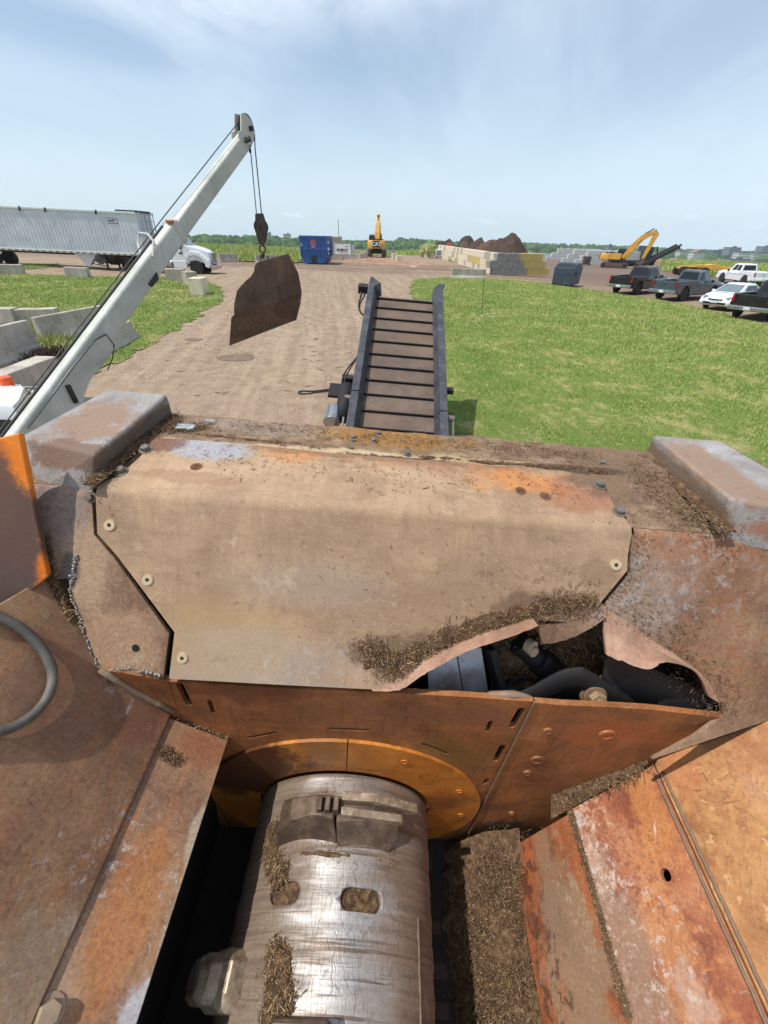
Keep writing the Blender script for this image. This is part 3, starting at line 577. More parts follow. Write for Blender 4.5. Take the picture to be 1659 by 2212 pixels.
m_bead = plain('old weld', srgb(118, 98, 80), .7, 0, .3, 60, .3)
m_hose = plain('worn grey hose', srgb(84, 82, 78), .62, 0, .3, 30, .2, dirt=(srgb(128, 120, 108), .5, 12))
m_silver = plain('silver painted guard', srgb(196, 198, 204), .35, .3, .08, 8, dirt=(srgb(120, 92, 66), .8, 7))
m_mulch = grime('wood mulch', [(0, srgb(56, 43, 33)), (.5, srgb(96, 76, 57)), (1, srgb(138, 112, 86))], scale=40, grain=.5, gscale=160, rough=.95, bump=1., bdist=.01, spec=.1)
def chipmat():
    t = NT('wood chips'); i = t.n('ShaderNodeNewGeometry').outputs['Random Per Island']
    t.b.inputs['Specular IOR Level'].default_value = .15
    return t.out(t.ramp(i, [(0, srgb(62, 47, 36)), (.4, srgb(98, 77, 58)), (.7, srgb(128, 102, 76)), (.92, srgb(150, 124, 92)), (1, srgb(200, 174, 134))]), .9)
m_chip = chipmat()
# drum
def drummat():
    t = NT('worn drum steel'); t.b.inputs['Specular IOR Level'].default_value = .5
    n1 = t.noise(3, 8, .6, .5); n2 = t.noise(6, 9, .62, .3, stretch=(.5, 3, .5)); n3 = t.noise(10, 6, .6, stretch=(.25, 5, .25)); fine = t.noise(130, 4, .7)
    steel = t.ramp(t.noise(8, 6, .6, stretch=(.4, 2.4, .4)), [(.3, srgb(136, 130, 124)), (.7, srgb(190, 187, 184))])
    x = t.n('ShaderNodeSeparateXYZ'); t.l(t.co, x.inputs[0])
    side = t.ma('ABSOLUTE', t.ma('SUBTRACT', x.outputs[0], DU+.03))
    dirtm = t.mr(t.ma('ADD', t.ma('MULTIPLY', side, 1.7), t.ma('ADD', t.ma('MULTIPLY', n2, .75), t.ma('MULTIPLY', n1, .35))), .62, .98, 0, 1, True)
    endd = t.mr(x.outputs[1], .60-OFF.y, .30-OFF.y, .55, 0)
    dirtm = t.ma('MINIMUM', t.ma('ADD', dirtm, t.ma('MULTIPLY', endd, t.mr(n1, .35, .6))), 1.)
    dirt = t.ramp(t.mr(n3, .3, .7), [(0, srgb(80, 62, 48)), (.5, srgb(116, 96, 78)), (1, srgb(140, 124, 106))])
    col = t.mix(t.ma('MULTIPLY', dirtm, .93), steel, dirt)
    col = t.mix(t.ma('MULTIPLY', t.mr(n3, .55, .62), .8), col, srgb(96, 76, 60))
    # fine heat cracks running round the drum
    cv = t.vm('MULTIPLY', t.co, (60, 9, 60)); vd = t.voro(1.0, 'DISTANCE_TO_EDGE', t.vm('ADD', cv, t.vm('SCALE', t.n_col(6), .8)))
    crack = t.ma('MULTIPLY', t.mr(vd, .05, .015), t.mr(n1, .42, .52))
    col = t.mix(t.ma('MULTIPLY', crack, .4), col, srgb(84, 72, 62))
    col = t.mulgrain(col, t.mr(fine, .25, .75, .8, 1.15))
    rough = t.ma('ADD', t.ma('MULTIPLY', dirtm, .34), t.mr(fine, .3, .7, .40, .54)); metal = t.mr(dirtm, 0, 1, .75, .08)
    h = t.ma('ADD', n3, t.ma('MULTIPLY', fine, .3)); h = t.ma('SUBTRACT', h, t.ma('MULTIPLY', crack, .12))
    return t.out(col, rough, metal, t.bump(h, .35, .006))
def n_col(self, sc):
    nd = self.n('ShaderNodeTexNoise'); self.l(self.co, nd.inputs['Vector']); nd.inputs['Scale'].default_value = sc; return nd.outputs['Color']
NT.n_col = n_col
m_drum = drummat()
m_pivot = plain('mud coated pivot', srgb(112, 88, 66), .8, 0, .35, 18, .3)
m_tooth = grime('worn hammer steel', [(0, srgb(58, 46, 38)), (.5, srgb(88, 72, 60)), (1, srgb(122, 104, 88))], scale=12, grain=.22, gscale=120, rough=.5, metal=.3, bump=.3, bdist=.003, dark=(30, .6, srgb(62, 50, 42), .6), scuff=(14, .64, srgb(184, 166, 144), .7))

# ---- deck skin: ledge, upper slope, and the two flanks of the lower slope
def arc(p, e0, e1, d, n=5):
    a, b = p+e0*d, p+e1*d; return [a*(1-t)**2+p*(2*t*(1-t))+b*t*t for t in [i/n for i in range(n+1)]]
mb = MB()
uL, uR_ = -1.19, 1.56
for ua, ub in ((uL, uR_),):
    prof = [Vector((0, vr+.03, WL-.9)), Vector((0, vr+.03, WL-.04)), Vector((0, vr+.008, WL-.008)), Vector((0, vr-.03, WL)), Vector((0, vs_, WL-.002))]
    prof = [p for a_, b_ in zip(prof, prof[1:]) for p in ([a_.lerp(b_, k/6) for k in range(6)] if (b_-a_).length > .04 else [a_])] + [prof[-1]]
    prof += [prof[-1].lerp(Vector((0, vb+.012, WBd+.003)), k/8) for k in range(1, 9)]
    n = len(prof); nu = 300
    def mud(u, p):
        k = sstep_(vs_-.02, vs_+.03, p.y)*(1 if p.z > WL-.03 else 0)
        q = mnoise.fractal(Vector((u*9, p.y*14, 1)), 1, 2, 4)*.006+max(0, mnoise.noise(Vector((u*4, p.y*9, 5))))*.010
        return p.z+k*q
    def sstep_(a, b, x):
        t_ = min(1, max(0, (x-a)/(b-a))); return t_*t_*(3-2*t_)
    vs = [(ua+(ub-ua)*i/nu, p.y, mud(ua+(ub-ua)*i/nu, p)) for p in prof for i in range(nu+1)]
    mb.add(vs, [(k*(nu+1)+i, k*(nu+1)+i+1, (k+1)*(nu+1)+i+1, (k+1)*(nu+1)+i) for k in range(n-1) for i in range(nu)])
gb(mb, 'deck_ledge', m_ledge, smooth=30)
def bendstrip(mb, ua, ub, d=.045, lift=0.):
    rows = []
    for u in (ua, ub):
        p = Vector((u, vb, WBd)); rows.append(arc(p, eB, eC, d))
    n = len(rows[0])
    mb.add([p+nC*lift for r in rows for p in r], [(i, i+1, n+i+1, n+i) for i in range(n-1)])
mb = MB(); d_ = .02
bendstrip(mb, uL, -.905, d_)
bt = lambda u: Vector((u, vb, WBd))+eC*d_
lp = [bt(-.905), onC(203, 1155), onC(247, 1206), onC(365, 1369), onC(352, 1466), onC(330, 1460), onC(215, 1442), onC(193, 1390), onC(163, 1312), onC(146, 1250), onC(100, 1252), onC(-120, 1330), bt(uL)]
mb.slab(lp, nC, .014)
gb(mb, 'corner_gusset', m_skin, smooth=30)
mb = MB(); bendstrip(mb, .835, uR_, d_)
rp = [bt(.835), onC(1362, 1150), onC(1362, 1236), onC(1312, 1296), onC(1303, 1318), onC(1350, 1345), onC(1405, 1385), onC(1460, 1420), onC(1520, 1462), onC(1558, 1520), onC(1563, 1546), onC(1500, 1592), onC(1410, 1640), onC(1480, 1616), onC(1660, 1556), onC(1860, 1500), bt(uR_)]
mb.slab(rp, nC, .014)
gb(mb, 'flank_plate', m_skin, smooth=30)
# ---- cover plate
h = .014
mb = MB(); d2 = .05
d2 = .016
tl = [(337, 946), (397, 949), (553, 961), (720, 979), (880, 991), (1060, 1005), (1228, 1019), (1290, 1031), (1337, 1107)]
bL, bR = Vector((-.882, vb, WBd)), Vector((.818, vb, WBd))
Bpts = [onB(*p, h) for p in tl] + [bR+eB*d2+nB*h, bL+eB*d2+nB*h, onB(262, 1024, h), onB(315, 975, h)]
mb.slab(Bpts, nB, .012)
def arc2(p, d, n=6):
    a, b = p+eB*d+nB*h, p+eC*d+nC*h; kk = h*math.tan(.5*math.acos(nB.dot(nC))); mid = p+nB*h-eB*(-kk) if False else p+(nB+nC).normalized()*(h/math.cos(.5*math.acos(nB.dot(nC))))
    return [a*(1-t)**2+mid*(2*t*(1-t))+b*t*t for t in [i/n for i in range(n+1)]]
aL, aR = arc2(bL, d2), arc2(bR, d2); n = len(aL)
mb.add(aL+aR, [(i, i+1, n+i+1, n+i) for i in range(n-1)])
Cpts = [aR[-1]] + [onC(*p, h) for p in ((1356, 1200), (1355, 1232), (1304, 1294), (1285, 1322), (1225, 1345), (1150, 1337), (1080, 1358), (1010, 1380), (930, 1416), (880, 1450), (846, 1478), (800, 1489), (600, 1479), (365, 1466), (377, 1366), (254, 1202), (210, 1153))] + [aL[-1]]
mb.slab(Cpts, nC, .012)
cover = gb(mb, 'cover_plate', m_cover, smooth=30)
# countersunk screws
def screw(p, n, name='countersunk_screw', r=.0165, par=None):
    q = Matrix.Translation(Vector((0, 0, 0))); rot = Vector((0, 0, 1)).rotation_difference(n).to_matrix()
    m = MB(); prof = [(r*.38, .0005), (r*.38, .0035), (r, .0035), (r*1.02, .001), (r*1.16, .0025), (r*1.2, 0)]
    m.lathe(prof, (0, 0, 0), 'z', 20); m.v = [tuple(rot @ Vector(v)+p) for v in m.v]
    o = gb(m, name, m_screw, par or GR, smooth=30)
    m = MB(); m.cyl((0, 0, .0032), (0, 0, .0042), r*.36, n=6); m.v = [tuple(rot @ Vector(v)+p) for v in m.v]
    gb(m, 'hex_socket', m_darkin, o)
for px in ((237, 1134), (319, 1252), (394, 1421), (1330, 1220)): screw(onC(*px, h+.0005), nC)
def hexbolt(p, n, r=.017, hgt=.014, name='hex_bolt', mat=None, tilt=0):
    nn = (Vector(n)+Vector((random.uniform(-tilt, tilt), random.uniform(-tilt, tilt), 0))).normalized()
    m = MB(); m.cyl(p, Vector(p)+nn*.003, r*1.45, n=16); m.cyl(Vector(p)+nn*.003, Vector(p)+nn*(.003+hgt), r, r*.93, n=6)
    return gb(m, name, mat or m_bolt, bevel=.0015)
for px in ((315, 972), (261, 1019), (1295, 1049), (1337, 1107)): hexbolt(onB(*px, h), nB, .016)
hexbolt(onC(197, 1074), nC, .013)
for px in ((757, 970), (880, 982), (808, 953), (818, 938), (763, 955), (1300, 1001), (763, 946)): hexbolt(onw(*px, WL), Vector((0, 0, 1)), .010, .009, tilt=.25)
for px in ((424, 1008), (1178, 1072), (1125, 1060)):         # shallow drilled holes of the cover
    m = MB(); p = onB(*px, h+.0006); m.lathe([(.001, 0), (.012, .0), (.0125, .0006), (.018, .0016), (.02, 0)], (0, 0, 0), 'z', 18)
    rot = Vector((0, 0, 1)).rotation_difference(nB).to_matrix(); m.v = [tuple(rot @ Vector(v)+p) for v in m.v]; gb(m, 'drilled_hole', plain('hole grime %d' % px[0], srgb(104, 72, 50), .9), smooth=30)
mb = MB(); p = onC(293, 1400, .0008); mb.cyl(p, p+nC*.0006, .0125, n=18); gb(mb, 'dark_hole_disc', m_guard)  # flat black disc laid on for the dark inside a hole
# curled torn lip of the cover
m_flap = grime('bent rusty flap', [(0, srgb(128, 98, 80)), (.5, srgb(158, 126, 106)), (1, srgb(178, 148, 128))], scale=7, grain=.22, gscale=90, rough=.75, bump=.3, bdist=.004, dark=(18, .62, srgb(104, 76, 60), .6), streak=[((8, 1, 1), 6, srgb(146, 96, 74), .4)])  # paler than the deck steel: sun on the bent metal put into colour
def lip(name, base, tip, lifts, mat, th=.012, parent=None, par=None, sub=6, pl=onC, nn=None, h0=h):
    nn = nn or nC; rows = []
    for (b, t, lf) in zip(base, tip, lifts):
        p0 = pl(*b, h0); p2 = pl(*t, h0+lf); rows.append([p0*(1-s)+p2*s - nn*(lf*.9*(s*(1-s))) for s in (0, .25, .5, .75, 1)])
    # interpolate along
    N = (len(rows)-1)*sub; out = []
    for i in range(N+1):
        t = i/sub; k = min(int(t), len(rows)-2); f = t-k
        def cr(j):
            P = [rows[max(0, min(len(rows)-1, k+q))][j] for q in (-1, 0, 1, 2)]
            return .5*((2*P[1])+(P[2]-P[0])*f+(2*P[0]-5*P[1]+4*P[2]-P[3])*f*f+(-P[0]+3*P[1]-3*P[2]+P[3])*f**3)
        out.append([cr(j) for j in range(5)])
    for i, r in enumerate(out):               # ragged torn edge
        j = .0045*mnoise.noise(Vector((i*.9, 3, len(base))))+.004*mnoise.noise(Vector((i*2.3, 9, 1))); dd = (r[4]-r[2]).normalized()
        r[4] = r[4]+dd*j+nn*(.004*mnoise.noise(Vector((i*1.1, 5, 2)))); r[3] = r[3]+nn*(.003*mnoise.noise(Vector((i*.7, 2, 2))))
    m = MB(); rings = [r + [q-nn*th for q in reversed(r)] for r in out]
    m.loft(rings); return gb(m, name, mat, parent or GR, smooth=40)
lip('torn_lip', [(800, 1488), (846, 1476), (890, 1444), (930, 1416), (1010, 1380), (1080, 1356), (1150, 1334)], [(806, 1493), (862, 1491), (905, 1464), (945, 1440), (1015, 1405), (1090, 1380), (1164, 1352)], (.004, .014, .035, .055, .07, .075, .07), m_flap, th=.014)
lip('torn_strip', [(1165, 1352), (1225, 1345), (1285, 1322), (1303, 1305)], [(1168, 1392), (1222, 1383), (1285, 1352), (1310, 1330)], (-.004, -.006, .0, .006), m_skin, th=.012)
lip('bent_flap', [(1303, 1312), (1350, 1340), (1405, 1380), (1460, 1415), (1520, 1460), (1556, 1520)], [(1311, 1415), (1352, 1432), (1402, 1446), (1440, 1430), (1503, 1452), (1531, 1505)], (.02, .065, .085, .09, .07, .02), m_flap, h0=0)
# ---- back wall of the hopper with slots
mb = MB()
wt = [(384, 1532), (366, 1472), (600, 1486), (850, 1497), (1000, 1505), (1152, 1516)]
wall_top = [onv(*p, v0) for p in wt]
lo = -3.3
joint = (onv(1152, 1516, v0), onv(1010, 1800, v0), onv(925, 1960, v0))
_f = (-3.1-joint[1].z)/(joint[2].z-joint[1].z); joint = (joint[0], joint[1], joint[1].lerp(joint[2], _f))
poly = wall_top + [joint[1], joint[2], Vector((joint[2].x, v0, lo)), Vector((wall_top[0].x, v0, lo))]
mb.slab(poly, (0, -1, 0), .02)
wall = gb(mb, 'hopper_wall', m_wall)
def slot(x0, y0, x1, y1, wd):
    a, b = onv(x0, y0, v0), onv(x1, y1, v0); d = (b-a).normalized(); nrm = Vector((-d.z, 0, d.x)); m = []
    for c, s in ((a, -1), (b, 1)):
        for k in range(7):
            t = math.pi*(k/6-.5); m.append(c+d*(s*math.cos(t)*wd)+nrm*(s*math.sin(t)*wd))
    return m
slots = [(388, 1480, 408, 1520, .013), (452, 1515, 460, 1538, .008), (538, 1593, 592, 1583, .009), (716, 1574, 794, 1577, .009), (914, 1607, 966, 1627, .009), (1106, 1568, 1126, 1533, .013), (1070, 1642, 1086, 1612, .012), (1046, 1692, 1052, 1684, .011), (1052, 1578, 1060, 1560, .009)]
cm = MB()
for s_ in slots:
    pp = slot(*s_); cm.slab([p-Vector((0, .1, 0)) for p in pp], (0, -1, 0), .2)
cut(wall, cm)
mb = MB(); mb.add([(-.60, v0+.055, WL-.52), (.05, v0+.055, WL-.52), (.05, v0+.055, WL-.62), (1.08, v0+.055, WL-.66), (1.08, v0+.055, -3.2), (-.60, v0+.055, -3.2)], [(0, 1, 2, 5), (2, 3, 4, 5)]); gb(mb, 'slot_blackout', m_darkin)  # dark sheet added to stop sky light showing through the slots
mb = MB(); mb.slab([onv(384, 1534, v0), onv(364, 1472, v0), onv(340, 1466, v0), onv(217, 1446, v0), Vector((onv(217, 1446, v0).x, v0, lo)), Vector((onv(384, 1534, v0).x-.006, v0, lo))], (0, -1, 0), .02)
gb(mb, 'wall_return', m_wall)
mb = MB(); rtop = [(1157, 1516), (1220, 1521), (1300, 1524), (1400, 1530), (1562, 1548)]
mb.slab([onv(*p, v0)-Vector((0, .004, 0)) for p in rtop] + [onv(1500, 1610, v0)-Vector((0, .004, 0)), R3p-Vector((-.03, .004, 0)), Vector((R3p.x, v0-.004, lo)), Vector((joint[2].x+.006, v0-.004, lo)), joint[2]+Vector((.006, -.004, 0)), joint[1]+Vector((.006, -.004, 0))], (0, -1, 0), .02)
wr = gb(mb, 'hopper_side_wall', m_wall)
mb = MB(); mb.tube([onv(1155, 1517, v0-.006), onv(1083, 1660, v0-.006), onv(1012, 1800, v0-.006)], .004, 6); gb(mb, 'weld_seam', m_bead)
for (x, y, r) in ((1183, 1577, .018), (1138, 1668, .018), (1105, 1755, .015), (1310, 1586, .032), (1160, 1640, .03)):   # raised bosses
    mb = MB(); p = onv(x, y, v0-.004); mb.lathe([(r, .0), (r*.93, -.006), (r*.7, -.0075), (r*.6, -.004), (r*.35, -.0045), (.0005, -.006)], p, 'y', 20); gb(mb, 'wall_boss', m_wall, smooth=50)
# broken silver edge on top of wall
mb = MB(); pts = [onv(x, y, v0+.02) for x, y in ((1035, 1508), (1060, 1500), (1110, 1500), (1140, 1507), (1165, 1517))]
mb.tube(pts, [.005, .012, .014, .011, .004], 8); gb(mb, 'torn_edge', plain('scuffed edge steel', srgb(132, 118, 106), .7, .1, .3, 20, dirt=(srgb(140, 84, 54), .8, 14)), smooth=60)
# ---- wear ring (two halves) and drum
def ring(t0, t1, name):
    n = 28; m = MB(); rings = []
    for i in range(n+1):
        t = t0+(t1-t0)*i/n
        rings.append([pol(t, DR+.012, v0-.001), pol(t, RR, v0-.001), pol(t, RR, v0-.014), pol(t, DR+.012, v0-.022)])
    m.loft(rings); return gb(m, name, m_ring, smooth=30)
tj = thv(onv(751, 1620, v0))[0]
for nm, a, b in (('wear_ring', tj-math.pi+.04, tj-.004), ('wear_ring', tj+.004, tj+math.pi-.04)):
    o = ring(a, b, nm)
    for t in (a+.9, a+1.6, a+2.3) if a < tj-1 else (a+.42, a+1.1, a+1.62):
        m = MB(); m.lathe([(.016, 0), (.016, -.003), (.011, -.0035), (.010, -.001), (.0005, -.001)], pol(t, (DR+RR)/2+.05, v0-.018), 'y', 14); gb(m, 'ring_bolt', m_ring, o, smooth=40)
mb = MB(); NV, NT_ = 150, 110; rings = []
for j in range(NV+1):
    v = v0-.03 - j/NV*2.2
    rip = .0016*math.sin(v*62)+.0012*math.sin(v*151+1)
    ring_ = []
    for i in range(NT_):
        t = 2*math.pi*i/NT_
        ring_.append(pol(t, DR+rip+.0022*mnoise.noise(Vector((math.cos(t)*2, v*7, math.sin(t)*2))), v))
    rings.append(ring_)
mb.loft(rings)
drum = gb(mb, 'drum', m_drum, smooth='all')
def dslot(x0, x1, y, hw, depth=.03, name=None):
    (t0, v_), (t1, _) = thv(oncyl(x0, y)), thv(oncyl(x1, y)); pts = []
    n = 10; prof = []
    rr = hw/DR
    out = [(t0+rr-rr*math.cos(a), v_+hw*math.sin(a)) for a in np.linspace(-1.5, 1.5, 7)] + [(t1-rr+rr*math.cos(a), v_+hw*math.sin(a)) for a in np.linspace(1.5, -1.5, 7)]
    return out
cm = MB(); fills = []
for (x0, x1, y, hw) in ((735, 825, 1940, .031), (585, 648, 1932, .031)):
    o_ = dslot(x0, x1, y, hw); n = len(o_)
    vs = [pol(t, DR-.03, v) for t, v in o_]+[pol(t, DR+.03, v) for t, v in o_]
    cm.add(vs, [tuple(range(n))[::-1], tuple(range(n, 2*n))]+[(i, (i+1) % n, n+(i+1) % n, n+i) for i in range(n)]); fills.append(o_)
cut(drum, cm)
for o_ in fills:
    m = MB(); tm = sum(t for t, v in o_)/len(o_); vm_ = sum(v for t, v in o_)/len(o_)
    def fn(a, b, o_=o_, tm=tm, vm_=vm_):
        t0, t1 = min(t for t, _ in o_), max(t for t, _ in o_); va, vb_ = min(v for _, v in o_), max(v for _, v in o_)
        t = t0+(t1-t0)*a; v = va+(vb_-va)*b
        return pol(t, DR-.014+.012*mnoise.noise(Vector((t*60, v*60, 3))), v)
    m.grid(fn, 24, 14); gb(m, 'packed_mulch', m_mulch, drum, smooth='all')
# long keyway bar on the right of the drum and end pockets
(ta, va), (tb, vb2) = thv(oncyl(905, 1985)), thv(oncyl(905, 2200))
m = MB(); rgs = []
for t, r in ((ta-.035, DR-.004), (ta-.03, DR+.006), (ta-.012, DR+.006), (ta-.008, DR-.004)): rgs.append((t, r))
vs = [pol(t, r, v) for v in (va, va-.9) for t, r in rgs]; m.add(vs, [(0, 1, 2, 3), (7, 6, 5, 4)]+[(i, (i+1) % 4, 4+(i+1) % 4, 4+i) for i in range(4)]); gb(m, 'drum_bar', m_tooth, drum)
for (xa, ya, xb, yb) in ((640, 1722, 700, 1716), (765, 1712, 860, 1735)):
    t0, v_ = thv(oncyl(xa, ya)); t1, _ = thv(oncyl(xb, yb)); m = MB()
    vs = []
    for v in (v_, v_-.045):
        for t, r in ((t0, DR+.001), (t0+.05, DR+.006), (t1-.05, DR+.006), (t1, DR+.001)): vs.append(pol(t, r, v))
    m.add(vs, [(0, 1, 5, 4), (1, 2, 6, 5), (2, 3, 7, 6), (4, 5, 6, 7)]); gb(m, 'pocket_cover', m_drum, drum)
# ---- hammers
def polprism(mb, prof, va, vb_, shift=0, sl=.75):
    prof = [(t, r*1.55) for t, r in prof]
    n = len(prof); vs = [pol(t, DR+r, va-.06+sl*max(r, 0)) for t, r in prof]+[pol(t+shift, DR+r, vb_) for t, r in prof]
    mb.add(vs, [tuple(range(n)), tuple(range(n, 2*n))[::-1]]+[((i+1) % n, i, n+i, n+(i+1) % n) for i in range(n)])
tA, vA = thv(oncyl(600, 1812)); tB, vB = thv(oncyl(838, 1850)); vN = (vA+vB)/2
vF = vN+.105
L = tB-tA
m_bar = grime('worn and lit hammer steel', [(0, srgb(112, 94, 78)), (.5, srgb(150, 132, 112)), (1, srgb(190, 174, 152))], scale=22, grain=.2, gscale=140, rough=.42, metal=.4, bump=.2, bdist=.002, dark=(40, .58, srgb(92, 74, 60), .7))
def hpris(th_r, vb0, vt0, vb1, vt1):        # outline in (fraction of L, height); near base, near top, far base, far top in v
    m = MB(); hm_ = max(r for _, r in th_r); n = len(th_r)
    near = [pol(tA+f*L, DR+r, vb0+(vt0-vb0)*max(0, r)/hm_) for f, r in th_r]; far = [pol(tA+f*L, DR+r, vb1+(vt1-vb1)*max(0, r)/hm_) for f, r in th_r]
    return m.add(near+far, [tuple(range(n))[::-1], tuple(range(n, 2*n))]+[(i, (i+1) % n, n+(i+1) % n, n+i) for i in range(n)])
v_ = vN-.015
ham = gb(hpris([(0, -.01), (0, .012), (.08, .045), (.2, .070), (.36, .082), (.44, .080), (.52, .072), (.56, -.01)], v_+.005, v_+.075, v_+.15, v_+.14), 'hammer', m_tooth, drum, bevel=.004)
for k in range(3): gb(hpris([(.40+.055*k, .06), (.405+.055*k, .100), (.44+.055*k, .104), (.445+.055*k, .06)], v_+.07, v_+.085, v_+.135, v_+.13), 'clamp_ring', m_tooth, ham, bevel=.003)
gb(hpris([(.56, -.01), (.54, .066), (.80, .078), (1.0, .070), (1.03, .045), (1.0, -.01)], v_-.005, v_+.072, v_+.15, v_+.14), 'tip_holder', m_tooth, ham, bevel=.004)
gb(hpris([(.60, .06), (.57, .098), (.98, .106), (1.01, .098), (1.0, .06)], v_+.066, v_+.074, v_+.104, v_+.10), 'hammer_tip', m_bar, ham, bevel=.004)
gb(hpris([(.58, .07), (.57, .110), (.8, .124), (1.10, .118), (1.12, .100), (1.08, .07)], v_+.112, v_+.116, v_+.15, v_+.146), 'hammer_tip', m_bar, ham, bevel=.004)
# the hammer standing off the left flank, seen end-on
tS, vS = thv(oncyl(560, 2115)); hm = MB(); rings = []
for q, (r, sc, dt) in enumerate(((-.03, 1.25, .03), (.04, 1.22, .03), (.06, 1.0, 0), (.09, .98, -.04), (.112, .72, -.06))):
    c = pol(tS-.42+dt, DR+r, vS); ta_ = Vector((math.cos(tS-.42), 0, -math.sin(tS-.42)))
    rings.append([c+ta_*(x*.062*sc)+Vector((0, y*.058*sc, 0)) for x, y in ((-.75, -1), (.75, -1), (1.05, -.45), (1.05, .55), (.6, 1), (-.6, 1), (-1.05, .55), (-1.05, -.45))])
hm.loft(rings); gb(hm, 'hammer', m_bar, drum, bevel=.005)  # pale steel paints a lit top onto this shaded hammer
tS2, vS2 = thv(oncyl(645, 2262)); hm = MB(); polprism(hm, [(tS2-.2, -.01), (tS2-.17, .05), (tS2+.2, .06), (tS2+.24, -.01)], vS2-.05, vS2+.05); gb(hm, 'hammer', m_tooth, drum, bevel=.012)
# ---- hopper plates
vE = -1.3
mb = MB(); sd = Vector((0, 1, 0))
S0 = P3.copy()
lp = [Vector((S0.x, v0-.005, S0.z)), onL(217, 1446), onL(193, 1390), onL(163, 1312), onL(146, 1250), onL(100, 1246), onL(-200, 1420), onL(-420, 1700)+Vector((0, -.6, 0)), Vector((onL(-420, 1700).x, vE, onL(-420, 1700).z)), Vector((S0.x, vE, S0.z))]
mb.slab(lp, nL, .013); gb(mb, 'hopper_floor', m_left, bevel=.003)
mb = MB(); A4 = P3-nL*.013; B4 = P4-nL*.013
mb.slab([Vector((A4.x-.03*(B4-A4).normalized().x, v0-.012, A4.z-.03*(B4-A4).normalized().z)), Vector((B4.x, v0-.012, B4.z)), Vector((B4.x, vE, B4.z)), Vector((A4.x-.02, vE, A4.z+.02))], nL4, .02); gb(mb, 'chute_lip', m_left, bevel=.003)
mb = MB(); mb.tube([Vector((A4.x+.004, v, A4.z+.002+.002*math.sin(v*60))) for v in np.linspace(v0-.02, vE, 60)], .007, 6); gb(mb, 'weld_seam', m_bead, smooth='all')
mb = MB(); pts = [onv(x, y, v0-.008) for x, y in ((216, 1447), (255, 1472), (300, 1499), (340, 1520), (374, 1536))]; mb.tube(pts, .010, 8); gb(mb, 'weld_seam', m_bead, smooth='all')
hexb = hexbolt(onL4(100, 2192, .001), nL4, .026, .024, mat=plain('tan worn bolt', srgb(158, 138, 116), .5, .2, .2, 40))
# right side
mb = MB(); va_ = v0-.05
mb.slab([Vector((R2p.x, va_-.02, R2p.z)), Vector((R3p.x, va_+.03, R3p.z)), Vector((R3p.x, vE, R3p.z)), Vector((R2p.x, vE, R2p.z))], nR, .02)
rpl = gb(mb, 'hopper_slope', m_right, bevel=.003)
cm = MB(); ph = onR(1438, 1890); cm.cyl(ph-nR*.1, ph+nR*.1, .018, n=20); cut(rpl, cm)
mb = MB(); mb.slab([R3p+Vector((.004, va_+.03-v0, .004)), onR5(1420, 1640), onR5(1480, 1617), onR5(1659, 1556), onR5(1800, 1515), Vector((onR5(1800, 1515).x, vE, onR5(1800, 1515).z)), Vector((R3p.x+.004, vE, R3p.z+.004))], nR5, .02); gb(mb, 'hopper_slope', m_right5, bevel=.003)
for du in (-.006, .012):
    mb = MB(); mb.tube([Vector((R3p.x+du, v, R3p.z+du*1.4+.003+.002*math.sin(v*70+du*400))) for v in np.linspace(va_, vE, 60)], .0055, 6); gb(mb, 'weld_seam', m_bead, smooth='all')
mb = MB(); mb.slab([Vector((R1p.x, va_-.03, R1p.z)), Vector((R2p.x, va_-.03, R2p.z)), Vector((R2p.x, vE, R2p.z)), Vector((R1p.x, vE, R1p.z))], nR1, .03); gb(mb, 'anvil_plate', m_anvil, bevel=.004)
# floor of the drum pit and screen bars under the drum
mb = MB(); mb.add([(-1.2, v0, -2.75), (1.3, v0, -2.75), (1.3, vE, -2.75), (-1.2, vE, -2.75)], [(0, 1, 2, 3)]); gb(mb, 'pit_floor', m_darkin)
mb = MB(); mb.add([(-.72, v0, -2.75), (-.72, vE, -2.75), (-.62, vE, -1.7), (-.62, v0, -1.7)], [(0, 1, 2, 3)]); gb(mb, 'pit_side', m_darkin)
for k in range(9):
    v = v0-.16-k*.105+random.uniform(-.018, .018); m = MB(); rg = []; tk0 = random.uniform(-.12, .12)
    for i in range(9):
        t = 2.0+tk0+.7*i/8; rg.append([pol(t, DR+.05, v), pol(t, DR+.11, v), pol(t, DR+.11, v-.045), pol(t, DR+.05, v-.045)])
    m.loft(rg); gb(m, 'screen_bar', m_darkin, bevel=.004)
# ---- cheek blocks on the ledge
def cheek(name, prof_bot, prof_top, mat):
    m = MB(); n = len(prof_bot); m.add(prof_bot+prof_top, [tuple(range(n))[::-1], tuple(range(n, 2*n))]+[(i, (i+1) % n, n+(i+1) % n, n+i) for i in range(n)])
    return gb(m, name, mat, bevel=.012, segs=3)
a, b, fb = onw(375, 893, WL), onw(188, 1036, WL), onw(66, 1036, WL-.02); dz_ = Vector((0, 0, -.05))
at, bt2, ft, gt = onw(362, 851, -.667), onw(205, 982, -.682), onw(42, 942, -.68), onw(234, 839, -.667)
cheek('cheek_block', [p+dz_ for p in (a, Vector((gt.x-.01, a.y+.01, WL)), fb, b)], [at, gt, ft, bt2], m_cheek)
a, b = onw(1395, 974, WL), onw(1585, 1152, WL-.015)
at, bt2, gt = onw(1412, 939, -.677), onw(1580, 1078, -.678), onw(1556, 951, -.677)
gr_ = onw(1659, 1009, -.677); e2_ = Vector((gr_.x+.09, bt2.y-.05, -.69))
cheek('cheek_block', [p+dz_ for p in (a, b, Vector((e2_.x+.02, b.y-.04, WL-.03)), Vector((gt.x+.02, a.y, WL)))], [at, bt2, e2_, gt], m_cheek)
